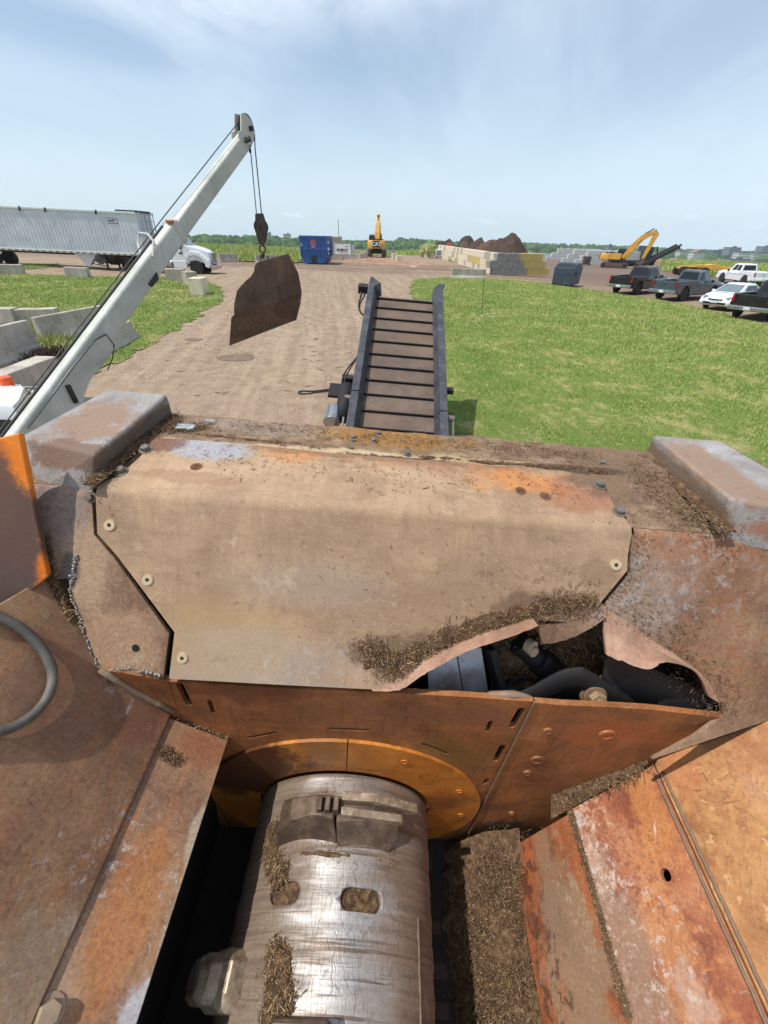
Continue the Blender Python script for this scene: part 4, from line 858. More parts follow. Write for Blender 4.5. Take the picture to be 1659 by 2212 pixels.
# ---- orange side panels
mb = MB(); mb.slab([onO(x, y) for x, y in ((42, 935), (103, 1246), (16, 1326), (-160, 1318), (-160, 985))], nO, .03)
gb(mb, 'side_panel', m_orange, bevel=.004)
pO2 = onR5(1640, 1370, .05); mb = MB(); mb.slab([onp(x, y, pO2, nR5) for x, y in ((1645, 1372), (1664, 1340), (1800, 1290), (1950, 1420), (1800, 1500), (1664, 1404))], nR5, .03); gb(mb, 'side_panel', m_orange, bevel=.003)
# ---- hose over the left floor
hp = [(-160, 1300, .03), (-60, 1312, .05), (0, 1333, .07), (52, 1362, .085), (95, 1408, .09), (113, 1452, .09), (108, 1494, .085), (82, 1534, .075), (45, 1562, .07), (0, 1580, .06), (-60, 1590, .04), (-160, 1600, .02)]
raw = [onL(x, y, hh*.22+.006) for x, y, hh in hp]
def smoothpts(P, n=6):
    o = []
    for k in range(len(P)-1):
        for i in range(n):
            f = i/n; q = [P[max(0, min(len(P)-1, k+j))] for j in (-1, 0, 1, 2)]
            o.append(.5*((2*q[1])+(q[2]-q[0])*f+(2*q[0]-5*q[1]+4*q[2]-q[3])*f*f+(-q[0]+3*q[1]-3*q[2]+q[3])*f**3))
    return o+[P[-1]]
mb = MB(); mb.tube(smoothpts(raw), .0135, 12); gb(mb, 'hose', m_hose, smooth='all')
# ---- fresh weld bead
path = smoothpts([onC(x, y, .003) for x, y in ((166, 1200), (158, 1232), (152, 1268), (158, 1300), (172, 1338), (186, 1380), (200, 1420), (214, 1440), (245, 1446), (285, 1445), (320, 1452), (346, 1458))], 9)
m = MB()
for i, p in enumerate(path):
    for q in range(2):
        r = random.choice((.0016, .0022, .003, .0048))*random.uniform(.8, 1.25)
        c = p+Vector((random.gauss(0, .0028), random.gauss(0, .0028), random.gauss(0, .001)))
        m.lathe([(r*.3, -r*.9), (r*.9, -r*.4), (r, .1*r), (r*.7, .7*r), (r*.05, r)], c, 'z', 7)
gb(m, 'weld_bead', m_weld, smooth='all')
# ---- things under the torn cover
def onI(x, y, dp): return onC(x, y, -dp)
mb = MB()
mb.slab([onI(922, 1412, .11), onI(985, 1404, .11), onI(1000, 1500, .11), onI(926, 1500, .11)], nC, .02); mb.slab([onI(987, 1404, .115), onI(1040, 1400, .13), onI(1056, 1500, .13), onI(1002, 1500, .115)], nC, .02)
gb(mb, 'guard_panel', m_silver, bevel=.002)
mb = MB(); mb.bar(onI(1058, 1400, .14), onI(1082, 1500, .13), .03, .05); mb.bar(onI(1070, 1490, .12), onI(1150, 1500, .12), .03, .03); gb(mb, 'support_beam', m_black, bevel=.003)
mb = MB(); mb.cyl(onI(1118, 1385, .16), onI(1245, 1500, .2), .045, n=18); mb.cyl(onI(1160, 1420, .16), onI(1250, 1500, .2), .053, n=18)
hyd = gb(mb, 'hydraulic_cylinder', m_black, smooth=40)
mb = MB(); mb.cyl(onI(1143, 1400, .12), onI(1155, 1410, .095), .02, n=6); mb.cyl(onI(1140, 1392, .12), onI(1152, 1400, .1), .026, n=16); gb(mb, 'fitting', m_screw, hyd)
mb = MB()
def heap(a, b):
    x = 1060+(1330-1060)*a; y = 1330+(1530-1330)*b
    return onI(x, y, .17+.04*mnoise.noise(Vector((x*.02, y*.02, 0)))+.02*mnoise.noise(Vector((x*.08, y*.08, 4))))
mb.grid(heap, 40, 30); gb(mb, 'packed_mulch', m_mulch, smooth='all')
# rubber flap folded over a yoke
mb = MB(); prof = [(1085, 1512, .10), (1150, 1484, .085), (1210, 1452, .05), (1250, 1444, .035), (1268, 1447, .035), (1300, 1468, .05), (1345, 1500, .075), (1400, 1540, .10)]
rows = [[onI(x, y, dd), onI(x+6, y+24, dd+.015), onI(x+14, y+70, dd+.06)] for x, y, dd in prof]
out = [smoothpts([r[j] for r in rows], 5) for j in range(3)]; n = len(out[0]); mb.add([p for r in out for p in r], [(j*n+i, j*n+i+1, (j+1)*n+i+1, (j+1)*n+i) for j in range(2) for i in range(n-1)])
fl = gb(mb, 'rubber_flap', m_rubber, smooth=25); md = fl.modifiers.new('thick', 'SOLIDIFY'); md.thickness = .008
Ax = (nC+Vector((0, -.5, .1))).normalized(); pc_v = onI(1284, 1502, .075); mb = MB(); mb.cyl(pc_v-Ax*.06, pc_v, .050, n=28); mb.cyl(pc_v, pc_v+Ax*.012, .041, n=28); yk = gb(mb, 'pivot_yoke', m_pivot, bevel=.004)
mb = MB(); mb.cyl(pc_v+Ax*.012, pc_v+Ax*.038, .030, n=6); mb.cyl(pc_v+Ax*.038, pc_v+Ax*.046, .016, n=14); gb(mb, 'pivot_nut', plain('tan hex nut', srgb(150, 126, 98), .6, .1, .25, 40), yk, bevel=.003)
mb = MB(); mb.slab([onI(1313, 1412, .045), onI(1400, 1440, .05), onI(1540, 1500, .04), onI(1557, 1552, .03), onI(1430, 1560, .08), onI(1296, 1500, .08)], nC, .012); bp = gb(mb, 'black_guard', m_guard, bevel=.002)
mb = MB(); rot = Vector((0, 0, 1)).rotation_difference(nC).to_matrix(); p = onI(1532, 1525, .034); mb.lathe([(.006, .001), (.006, .004), (.010, .004), (.011, .001)], (0, 0, 0), 'z', 16); mb.v = [tuple(rot @ Vector(v)+p) for v in mb.v]; gb(mb, 'eyelet', m_bolt, bp, smooth=40)
mb = MB(); mb.tube(smoothpts([onI(1095, 1480, .15), onI(1120, 1462, .15), onI(1150, 1468, .15), (onI(1165, 1490, .15))]), .007, 8); gb(mb, 'hydraulic_hose', m_rubber, smooth='all')
mb = MB(); mb.slab([onC(0, 1250, -.06), onC(830, 1180, -.06), onC(830, 1380, -.06), onC(790, 1476, -.06), onC(365, 1462, -.06), onC(120, 1400, -.06)], nC, .01); gb(mb, 'dark_underlay', m_darkin)  # dark sheet added so the cover gap reads as shaded interior
mb = MB(); mb.slab([onC(-100, 1080, -.42), onC(1800, 1080, -.42), onC(1800, 1560, -.42), onC(-100, 1560, -.42)], nC, .01); gb(mb, 'dark_interior_sheet', m_darkin)  # deeper dark sheet added beneath the torn opening
# sides and front of the machine below the deck
mb = MB()
mb.box(0, vr-.02, WL-1.35, 3.0, .05, .9)
mb.box(-1.28, .1, -2.1, .04, 2.9, 2.3); mb.box(1.60, .1, -2.05, .05, 2.98, 2.5)
gb(mb, 'machine_body', m_black)
mb = MB(); mb.box(0, 1.7, -2.75, 2.2, 1.2, .3); gb(mb, 'chassis', m_black)
for sx in (-1.15, 1.15):
    m = MB(); m.lathe([(.2, -.14), (.48, -.14), (.52, -.1), (.52, .1), (.48, .14), (.2, .14)], (sx, .2, -2.92), 'x', 28); w = gb(m, 'wheel', m_rubber, smooth=40)
    m = MB(); m.lathe([(.02, -.1), (.28, -.12), (.3, 0), (.28, .12), (.02, .1)], (sx, .2, -2.92), 'x', 20); gb(m, 'wheel_rim', m_bolt, w, smooth=40)
# ---- discharge conveyor
D = (MWi @ ray(924, -175)).normalized(); Rc = (Vector((1, 0, 0))-D*D.x).normalized(); Nc = Rc.cross(D)
Pc0 = onv(857, 925, 6.15)
def cpx(x, y, hh=0): return onp(x, y, Pc0+Nc*hh, Nc)
def cab(p): q = p-Pc0; return q.dot(Rc), q.dot(D)
def cp(a, b, n_): return Pc0+Rc*a+D*b+Nc*n_
aLb = cab(cpx(778, 915))[0]; aRb = cab(cpx(937, 935))[0]; aLt = cab(cpx(812, 660))[0]; aRt = cab(cpx(934, 665))[0]
bT = cab(cpx(870, 645))[1]; bB = -1.6
aL_, aR_c = (aLb+aLt)/2, (aRb+aRt)/2
m_rail = grime('dusty charcoal conveyor steel', [(0, srgb(46, 48, 55)), (.5, srgb(62, 64, 72)), (1, srgb(84, 86, 93))], scale=3, grain=.16, gscale=60, rough=.55, bump=.15, bdist=.004, dark=(14, .62, srgb(44, 44, 50), .5), scuff=(6, .68, srgb(150, 150, 154), .5), streak=[((.6, .6, 4), 6, srgb(110, 104, 98), .35)])
m_belt = grime('worn conveyor belt', [(0, srgb(82, 69, 61)), (.5, srgb(100, 85, 75)), (1, srgb(116, 101, 91))], scale=2.2, grain=.16, gscale=40, rough=.85, bump=.15, bdist=.004, streak=[((5, .8, .8), 2, srgb(88, 80, 76), .6), ((1, 1, 1), 1.2, srgb(120, 98, 80), .5)], dark=(5, .62, srgb(80, 72, 70), .5))
mb = MB(); mb.add([cp(aL_-.03, bB, 0), cp(aR_c+.03, bB, 0), cp(aR_c+.03, bT, 0), cp(aL_-.03, bT, 0), cp(aL_-.03, bT+.06, -.09), cp(aR_c+.03, bT+.06, -.09), cp(aL_-.03, bB, -.2), cp(aR_c+.03, bB, -.2)], [(0, 1, 2, 3), (3, 2, 5, 4), (4, 5, 7, 6)])
conv = gb(mb, 'discharge_conveyor', m_belt)
sp = [(641, 659), (664, 680), (690, 704), (716, 729), (743, 755), (770, 782), (799, 810), (828, 841), (862, 873), (900, 913)]
slat_b = []
for y in (648, 668, 691, 715, 741, 769, 796, 826, 857, 893, 930):
    slat_b.append(cab(cpx(868, y+3))[1])
slat_b.append(2*slat_b[-1]-slat_b[-2])
for b in slat_b:
    m = MB(); m.bar(cp(aL_+.0, b, .022), cp(aR_c-.0, b, .022), .022, .035, Nc); gb(m, 'cleat', m_rubber, conv)
# side rails: left and right, two lengths each, with a hinge joint
def railprof(a, s): return [(a, -.02), (a-s*.07, .24), (a-s*.19, .24), (a-s*.2, .2), (a-s*.2, -.1), (a, -.1)]
def rail(a, s, b0, b1, name='side_rail'):
    m = MB(); pr = railprof(a, s); m.loft([[cp(x, b, y) for x, y in pr] for b in (b0, b1)]); return gb(m, name, m_rail, conv, bevel=.006)
bJl, bJr = cab(cpx(755, 842, .24))[1], cab(cpx(965, 888, .24))[1]
rail(aL_, 1, bJl+.01, bT-.02); rail(aL_, 1, bB, bJl-.01); rail(aR_c, -1, bJr+.01, bT+.12); rail(aR_c, -1, bB, bJr-.01)
# pointed folded end of the left rail
m = MB(); x0, x1 = aL_, aL_-.2
q = [cp(x1, bT-.02, -.1), cp(x1, bT-.02, .22), cp(x1+.01, bT-.02, .24), cp(x0-.07, bT-.02, .24), cp(x0, bT-.02, -.02)]
tip = [cp(x1+.02, bT+.10, .0), cp(x1+.02, bT+.24, .26), cp(x1+.05, bT+.26, .29), cp(x0+.06, bT+.18, .20), cp(x0+.1, bT+.02, .02)]
m.loft([q, tip]); gb(m, 'rail_end', m_rail, conv, bevel=.005)
m = MB(); pe = railprof(aR_c, -1); m.loft([[cp(x, bT+.12, y) for x, y in pe], [cp(x+(.05 if y > .1 else 0), bT+.30, max(y, .1)) for x, y in pe]]); gb(m, 'rail_end', m_rail, conv, bevel=.005)
m = MB(); m.cyl(cp(aL_, bT, -.1), cp(aR_c, bT, -.1), .09, n=20); gb(m, 'head_roller', m_black, conv, smooth=40)
# cross tube sticking out both sides, struts, hoses, motors
bX = cab(cpx(732, 808, .1))[1]; bXr = cab(cpx(970, 832, .1))[1]
m = MB(); m.bar(cp(aL_-.42, bX, .02), cp(aL_-.15, bX, .02), .1, .1, Nc); gb(m, 'cross_tube', m_black, conv, bevel=.006); m = MB(); m.bar(cp(aR_c+.17, bXr, -.02), cp(aR_c+.36, bXr, -.02), .09, .09, Nc); gb(m, 'cross_tube', m_black, conv, bevel=.006)
m = MB()
for da in (-.40, -.36): m.tube(smoothpts([cp(aL_+da, bX+.0, .06), cp(aL_+da-.01, bX-.25, .0), cp(aL_+da-.02, bX-.9, -.1), cp(aL_+da, bX-1.6, -.2)]), .016, 7)
for k in range(2): m.tube(smoothpts([cp(aL_-.40+.05*k, bX, .07), cp(aL_-.33+.04*k, bX+.3, .05), cp(aL_-.22, bX+.75, -.02), cp(aL_-.22, bX+1.3, -.04), cp(aL_-.22, bX+2.4, -.04)]), .014, 7)
gb(m, 'hydraulic_hose', m_rubber, conv, smooth='all')
m = MB(); m.box(0, 0, 0, .2, .14, .16); rr_ = Matrix((Rc, D, Nc)).transposed(); pc = cp(aL_-.31, bT+.0, .14); m.v = [tuple(rr_ @ Vector(v)+pc) for v in m.v]; m.cyl(cp(aL_-.34, bT-.07, .1), cp(aL_-.34, bT-.16, .04), .025); m.cyl(cp(aL_-.27, bT-.07, .1), cp(aL_-.27, bT-.14, .05), .02); gb(m, 'hydraulic_motor', m_black, conv, bevel=.008)
m = MB(); m.tube(smoothpts([cp(aL_-.34, bT-.14, .04), cp(aL_-.36, bT-.4, .0), cp(aL_-.3, bT-.62, -.04), cp(aL_-.2, bT-.7, -.06)]), .02, 8); m.tube(smoothpts([cp(aL_-.27, bT-.14, .05), cp(aL_-.34, bT-.36, .0), cp(aL_-.33, bT-.45, 0)]), .015, 8); gb(m, 'hydraulic_hose', m_rubber, conv, smooth='all')
bM = cab(cpx(722, 890))[1]
m = MB(); c0 = cp(aL_-.47, bM-.05, -.05); m.cyl(c0-D*.16, c0+D*.16, .14, n=22); m.cyl(c0+D*.16, c0+D*.19, .12, n=22); mo = gb(m, 'gear_motor', plain('polished motor casing', srgb(176, 178, 180), .25, .8, .2, 14), conv, bevel=.01, smooth=40)
m = MB(); m.tube([cp(aL_-.34, bM+.95, -.25), cp(aL_-.32, bM+.6, -.02), cp(aL_-.3, bM+.2, .02), cp(aL_-.3, bM-.1, -.05)], .13, 12); gb(m, 'rubber_boot', m_rubber, conv, smooth='all')
m = MB(); m.box(0, 0, 0, .3, .34, .05); pc = cp(aL_-.50, bM+.78, -.2); m.v = [tuple(rr_ @ Vector(v)+pc) for v in m.v]; gb(m, 'mud_guard', m_rubber, conv)
for s, a0, bb in ((1, aL_-.25, bM+.25), (-1, aR_c+.25, bJr-.02)):
    m = MB(); m.cyl(cp(a0-.05, bb, .1), cp(a0+.07, bb, .1), .055, n=16); m.bar(cp(a0-.03, bb, .1), cp(a0-.03, bb-.9, -.1), .03, .05); m.bar(cp(a0+.05, bb, .1), cp(a0+.05, bb-.9, -.1), .03, .05); gb(m, 'hinge_link', m_bolt, conv, smooth=40)
m = MB(); m.bar(cp(aL_-.1, bB, -.3), cp(aL_-.1, bT-.3, -.2), .08, .16, Nc); m.bar(cp(aR_c+.1, bB, -.3), cp(aR_c+.1, bT-.3, -.2), .08, .16, Nc)
gb(m, 'conveyor_frame', m_black, conv)
# ---- loose mulch and chips lying on the machine
def chips(name, pts, nrm, n, spread, lmin=.006, lmax=.03, wmax=.005, lift=.003, kind='stuff', label=None, cat='wood chips', pile=.0):
    V, Fc = [], []
    for i in range(int(n*1.7)):
        k = random.randrange(len(pts)-1) if len(pts) > 1 else 0
        f = random.random(); p = pts[k]*(1-f)+pts[k+1]*f if len(pts) > 1 else pts[0].copy()
        sp = spread(k) if callable(spread) else spread
        nn = nrm(p) if callable(nrm) else nrm
        a = nn.orthogonal().normalized(); b = nn.cross(a)
        p = p + a*random.gauss(0, sp) + b*random.gauss(0, sp)
        q = abs(random.gauss(0, .5))*pile
        p = p + nn*(lift+q)
        t = random.uniform(0, 6.283); d = a*math.cos(t)+b*math.sin(t)+nn*random.gauss(0, .25); d.normalize(); e = nn.cross(d).normalized()
        l = .003+lmax*1.35*random.random()**2.6; w = random.uniform(.25, .8)*wmax*(.45 if l > .008 else .6); hh = w*.5
        b0 = len(V)
        for s in (-1, 1):
            for u_, v_ in ((-1, 0), (0, 1), (1, 0), (0, -1)): V.append(tuple(p+d*(s*l/2)+e*(u_*w*(1 if s < 0 else .6))+nn*(v_*hh)-OFF))
        for j in range(4): Fc.append((b0+j, b0+(j+1) % 4, b0+4+(j+1) % 4, b0+4+j))
    M4 = GR.matrix_world
    V = [tuple(M4 @ Vector(v)) for v in V]
    o = np_mesh(name, V, Fc, m_chip)
    return tag(o, label, cat, None, kind)
dn = lambda p: Vector((p.x-DU, 0, p.z-DW)).normalized()
def crust(pts, nrm, wid, hgt, label, seed=0, mat=None, nu=160, nv=18):
    P = smoothpts(pts, 8); tot = len(P)-1; V = []
    for i in range(nu+1):
        f = i/nu*tot; k = min(int(f), tot-1); p = P[k].lerp(P[k+1], f-k); d = (P[min(k+1, tot)]-P[k]).normalized(); nn = nrm(p) if callable(nrm) else nrm; sd = nn.cross(d).normalized()
        e = math.sin(math.pi*i/nu)**.4
        for j in range(nv+1):
            q = (j/nv-.5)*2; x = p+sd*(q*wid); nz = mnoise.fractal(x*26+Vector((seed, 0, 0)), 1, 2, 5)
            hh = hgt*((1-q*q)*e*1.1-.45+.75*nz); V.append(x+nn*max(-.006, hh))
    M4 = GR.matrix_world @ Matrix.Translation(-OFF)
    o = np_mesh('mulch_crust', [tuple(M4 @ v) for v in V], [(i*(nv+1)+j, i*(nv+1)+j+1, (i+1)*(nv+1)+j+1, (i+1)*(nv+1)+j) for i in range(nu) for j in range(nv)], mat or m_mulch, smooth=True)
    return tag(o, label, 'mulch', None, 'stuff')
crust([onC(795, 1455, h), onC(815, 1400, h), onC(860, 1432, h), onC(940, 1388, h), onC(1050, 1345, h), onC(1180, 1312, h), onC(1285, 1296, h)], nC, .035, .010, 'crust of packed mulch along the torn cover edge', 1)
crust([onw(190, 1046, WL), onw(290, 965, WL), onw(380, 900, WL)], Vector((0, 0, 1)), .022, .012, 'packed mulch at the foot of the left cheek block', 2)
crust([onw(395, 935, WL), onw(520, 948, WL), onw(700, 966, WL)], Vector((0, 0, 1)), .012, .008, 'ridge of caked mud at the left of the cover seam', 3)
crust([onw(900, 985, WL), onw(1060, 999, WL), onw(1240, 1012, WL), onw(1320, 1022, WL)], Vector((0, 0, 1)), .014, .010, 'ridge of caked mud at the right of the cover seam', 4)
crust([onw(1405, 985, WL), onw(1500, 1075, WL), onw(1575, 1148, WL)], Vector((0, 0, 1)), .03, .012, 'packed mud at the foot of the right cheek block', 5)
crust([oncyl(600, 1785), oncyl(582, 1820), oncyl(590, 1850), oncyl(606, 1880)], dn, .030, .014, 'packed mulch on the drum beside the first hammer', 6)
crust([oncyl(590, 2035), oncyl(610, 2090), oncyl(600, 2150), oncyl(590, 2210)], dn, .034, .016, 'packed mulch on the drum beside the end-on hammer', 7)
crust([oncyl(620, 1845), oncyl(720, 1846), oncyl(835, 1862)], dn, .010, .008, 'line of packed mulch in front of the first hammer', 8)
crust([onC(103, 1180), onC(112, 1240), onC(140, 1300)], nC, .010, .012, 'packed mulch beside the orange panel', 9)
crust([onR(1228, 1725), onR(1290, 1950), onR(1355, 2190)], nR, .010, .010, 'packed mulch along the anvil plate fold', 10)
chips('wood_chips', [onC(790, 1400, h), onC(840, 1440, h), onC(860, 1440, h), onC(930, 1400, h), onC(1000, 1370, h), onC(1100, 1345, h), onC(1200, 1310, h), onC(1290, 1300, h)], nC, 2300, .026, lmax=.016, wmax=.004, label='wood chips and shreds lying along the torn cover edge', pile=.006)
chips('wood_chips', [onw(185, 1045, WL), onw(300, 950, WL), onw(380, 900, WL), onw(350, 930, WL), onw(450, 922, WL)], Vector((0, 0, 1)), 1900, .022, lmax=.018, wmax=.004, label='wood chips heaped at the foot of the left cheek block', pile=.006)
chips('wood_chips', [onw(450, 915, WL), onw(700, 935, WL), onw(900, 955, WL), onw(1100, 970, WL), onw(1300, 990, WL)], Vector((0, 0, 1)), 1500, .035, lmax=.014, wmax=.0035, label='fine wood shreds strewn along the front ledge', pile=.003)
chips('wood_chips', [onw(1370, 1000, WL), onw(1500, 1100, WL), onw(1560, 1140, WL), onw(1420, 1080, WL), onw(1380, 1020, WL)], Vector((0, 0, 1)), 1100, .04, lmax=.014, wmax=.004, label='wood chips on the ledge beside the right cheek block', pile=.003)
chips('wood_chips', [onC(100, 1160), onC(108, 1230), onC(130, 1290), onC(150, 1340)], nC, 500, .008, label='wood chips caught beside the orange panel', pile=.006)
chips('wood_chips', [onC(1360, 1150), onC(1365, 1230), onC(1330, 1290), onC(1400, 1360), onC(1540, 1480), onC(1570, 1530), onC(1450, 1420), onC(1500, 1330)], nC, 700, .04, label='wood chips scattered on the right flank plate', lmax=.013, wmax=.0035)
chips('wood_chips', [oncyl(590, 1790), oncyl(582, 1830), oncyl(600, 1880), oncyl(606, 1890)], dn, 1700, .018, lmax=.022, label='mulch stuck to the drum around the first hammer', pile=.008)
chips('wood_chips', [oncyl(700, 1725), oncyl(760, 1745), oncyl(640, 1740), oncyl(720, 1850), oncyl(850, 1860)], dn, 700, .016, lmax=.016, wmax=.003, label='fine mulch scattered on the far end of the drum', pile=.002)
chips('wood_chips', [oncyl(600, 2050), oncyl(600, 2120), oncyl(590, 2190), oncyl(620, 2150)], dn, 2600, .017, lmax=.022, label='mulch stuck to the drum beside the end-on hammer', pile=.008)
chips('wood_chips', [onL4(350, 1620, .0), onL4(380, 1645, .0)], nL4, 320, .008, lmax=.022, label='small tuft of shreds on the rusty chute lip', pile=.01)
chips('wood_chips', [onL4(380, 1545), onL4(490, 1592)], nL4, 400, .005, lmax=.014, label='shreds packed along the top of the chute lip')
chips('wood_chips', [heap(.3, .2), heap(.6, .3), heap(.85, .4), heap(.7, .6), heap(.3, .6)], nC, 1200, .05, lmax=.05, wmax=.008, label='wood chips inside the torn opening', pile=.01)
# mulch bank between drum pit and anvil plate
def bank(a, b):
    v = v0-.03-b*1.5
    x = R1p.x+.02-(a*.40); 
    z = R1p.z+.02 - a*a*.28 - .02 - .08*a
    if b < .12: z += .10*(1-b/.12)*(1-a)
    nz = .035*mnoise.noise(Vector((x*7, v*7, 0)))+.016*mnoise.noise(Vector((x*25, v*25, 5)))
    return Vector((x+(.09*mnoise.noise(Vector((0, v*5, 8)))+.05*mnoise.noise(Vector((a*3, v*19, 3))))*a, v, z+nz))
mb = MB(); mb.grid(bank, 26, 90)
for i, v in enumerate(mb.v): pass
V = [tuple(GR.matrix_world @ (Vector(v)-OFF)) for v in mb.v]
tag(np_mesh('mulch_bank', V, mb.f, m_mulch, smooth=True), 'bank of damp brown mulch beside the drum pit', 'mulch', kind='stuff')
chips('wood_chips', [bank(.1, .05), bank(.3, .15), bank(.2, .3), bank(.35, .45), bank(.2, .6), bank(.4, .3), bank(.5, .2), bank(.3, .5), bank(.55, .45), bank(.15, .45)], Vector((-.4, 0, .9)).normalized(), 13000, .06, lmax=.016, wmax=.004, label='loose wood chips on the mulch bank', pile=.008)
def bank2(a, b):
    x0 = onv(1190, 1705, v0-.04); x1 = onv(1400, 1645, v0-.02); p = x0.lerp(x1, a)
    q = p+Vector((0, -.09*b*(1-.4*a), -.0))
    return onR(1190+(1400-1190)*a, 1700-58*a+(70-60*a)*b, .012*math.sin(math.pi*min(1, b))+.006+.008*mnoise.noise(Vector((a*9, b*5, 2))))
mb = MB(); mb.grid(bank2, 40, 14); V = [tuple(GR.matrix_world @ (Vector(v)-OFF)) for v in mb.v]
tag(np_mesh('mulch_bank', V, mb.f, m_mulch, smooth=True), 'ridge of mulch lying along the foot of the hopper wall', 'mulch', kind='stuff')
chips('wood_chips', [onR(1210, 1720, .01), onR(1300, 1690, .01), onR(1380, 1655, .01)], nR, 1100, .02, lmax=.022, label='loose chips on the mulch ridge by the hopper wall', pile=.006)
chips('wood_chips', [onR(1226, 1730, .0), onR(1270, 1880, .0), onR(1320, 2060, .0), onR(1360, 2200, .0)], nR, 2600, .006, lmax=.018, wmax=.003, label='line of shreds along the anvil plate fold', pile=.002)
chips('wood_chips', [onB(420, 985, h), onB(700, 1010, h), onB(1000, 1040, h), onB(1250, 1060, h)], nB, 160, .05, lmax=.016, wmax=.004, label='few loose shreds on the flat top of the cover plate')
chips('wood_chips', [onC(600, 1300, h), onC(900, 1250, h), onC(1150, 1250, h)], nC, 60, .10, lmax=.012, wmax=.003, label='few tiny shreds on the sloping face of the cover plate')
chips('wood_chips', [onR5(1460, 1680), onR5(1560, 1720), onR5(1620, 1900)], nR5, 16, .08, lmax=.035, wmax=.002, label='thin straws lying on the ochre plate')
# crumpled clear wrap
for k, (x, y, s) in enumerate(((402, 925, .030), (455, 912, .014))):
    p = onw(x, y, WL+.008); m = MB()
    def wrap(a, b, p=p, s=s, k=k):
        return p+Vector(((a-.5)*s*2.2, (b-.5)*s*1.3, .008+.010*mnoise.noise(Vector((a*9+k, b*9, 1)))))
    m.grid(wrap, 30, 20); t = NT('clear plastic'); t.b.inputs['Alpha'].default_value = .55
    o = m.build('plastic_scrap', t.out(srgb(214, 220, 226), .15)); o.data.transform(GR.matrix_world @ Matrix.Translation(-OFF))
    tag(o, ('crumpled clear plastic scrap on the ledge beside the left cheek block', 'tiny clear plastic scrap further along the front ledge')[k], 'plastic scrap')
# ================================================================ CRANE, HOOK, HANGING PLATE
def Z(x, y, zc): return CAM+ray(x, y)*zc
ztip = 8.0/ray(540, 290).y
T_ = Z(528, 300, ztip); Bt = Z(98, 880, ztip*.876/1.235)
B3 = (T_-Bt).normalized(); Wv = B3.cross(Vector((0, 0, 1))).normalized(); Hv = Wv.cross(B3)
m_white = grime('weathered white boom paint', [(0, srgb(158, 160, 152)), (.5, srgb(182, 184, 176)), (1, srgb(202, 203, 196))], scale=1.6, grain=.1, gscale=50, rough=.5, bump=.08, bdist=.004, dark=(7, .62, srgb(150, 150, 140), .5), streak=[((5, 5, .7), 3, srgb(158, 158, 150), .4)], scuff=(4, .7, srgb(150, 120, 92), .6))
m_dkpaint = plain('dark grease', srgb(44, 40, 38), .6, 0, .3, 20)
m_rope = plain('wire rope', srgb(48, 46, 46), .6, .3, .3, 60)
CR = thing('boom_crane', (Bt.x-2.2, Bt.y-1.0, 0), 0, 'white telescopic boom crane truck at the left edge lifting a steel plate', 'crane')
CRo = Vector(CR.location)
def cb(mb, name, mat, parent=None, **k): return mb.off(CRo).build(name, mat, parent or CR, **k)
def BP(t, a, b): return Bt+B3*t+Wv*a+Hv*b
Lb = (T_-Bt).length
tcol = (Z(366, 495, ztip*.876)-Bt).dot(B3)
w1, h1, w2, h2 = .15, .245, .13, .205
def bsec(t, w_, h_, dz=0): return [BP(t, x*w_/2, y*h_/2+dz) for x, y in ((-1, -1), (1, -1), (1, 1), (-1, 1))]
mb = MB(); mb.loft([bsec(-1.6, w1, h1), bsec(tcol, w1, h1)]); boom = cb(mb, 'boom', m_white, bevel=.035, segs=4)
mb = MB(); mb.loft([bsec(tcol-.06, w1+.03, h1+.03), bsec(tcol+.05, w1+.03, h1+.03)]); cb(mb, 'boom_collar', m_white, boom, bevel=.03, segs=3)
mb = MB(); mb.loft([bsec(tcol-.1, w2, h2, -.01), bsec(Lb, w2, h2, -.01)]); boom2 = cb(mb, 'boom_extension', m_white, bevel=.028, segs=4)
mb = MB(); mb.bar(BP(-1.5, -.045, h1/2+.008), BP(tcol-.1, -.045, h1/2+.008), .02, .018, Hv); cb(mb, 'boom_strip', m_dkpaint, boom)
mb = MB(); mb.bar(BP(tcol-.05, 0, h1/2+.03), BP(tcol-.05, .11, h1/2+.03), .03, .03, Hv); cb(mb, 'rust_weep', plain('rust weep', srgb(150, 100, 66), .8), boom)
def onside(x, y, lift=0): return OnPlane(x, y, Bt+Wv*(w1/2+lift), Wv)
mb = MB(); mb.slab([onside(x, y, .012) for x, y in ((231, 722), (247, 745), (236, 775), (212, 800), (196, 820), (184, 850), (170, 925), (60, 925), (100, 870), (150, 800), (200, 738))], Wv, .012); gus = cb(mb, 'gusset_plate', m_white, boom, bevel=.004)
mb = MB(); mb.tube([onside(x, y, .016) for x, y in ((60, 925), (120, 845), (160, 790), (205, 735), (229, 722), (247, 745), (243, 775), (232, 800))], .006, 6); cb(mb, 'weld_seam', m_dkpaint, gus)
mb = MB(); mb.bar(onside(146, 832, .03), onside(165, 870, .03), .03, .04); cb(mb, 'link_bar', m_black, gus)
mb = MB(); mb.slab([onside(x, y, .02) for x, y in ((322, 614), (340, 588), (344, 604), (330, 620))], Wv, .1); cb(mb, 'stop_block', m_dkpaint, boom, bevel=.005)
th_ = (OnPlane(302, 541, Bt+Hv*h1/2, Hv)-Bt).dot(B3)
mb = MB(); mb.tube([BP(th_-.05, -w1/2-.0, h1/2-.02), BP(th_+.1, -w1/2-.12, h1/2+.02), BP(th_+.2, -w1/2-.10, h1/2+.08), BP(th_+.15, 0, h1/2+.1), BP(th_+.1, w1/2, h1/2+.05), BP(th_-.05, w1/2+.01, h1/2-.04)], .014, 8); cb(mb, 'grab_handle', m_white, boom, smooth=40)
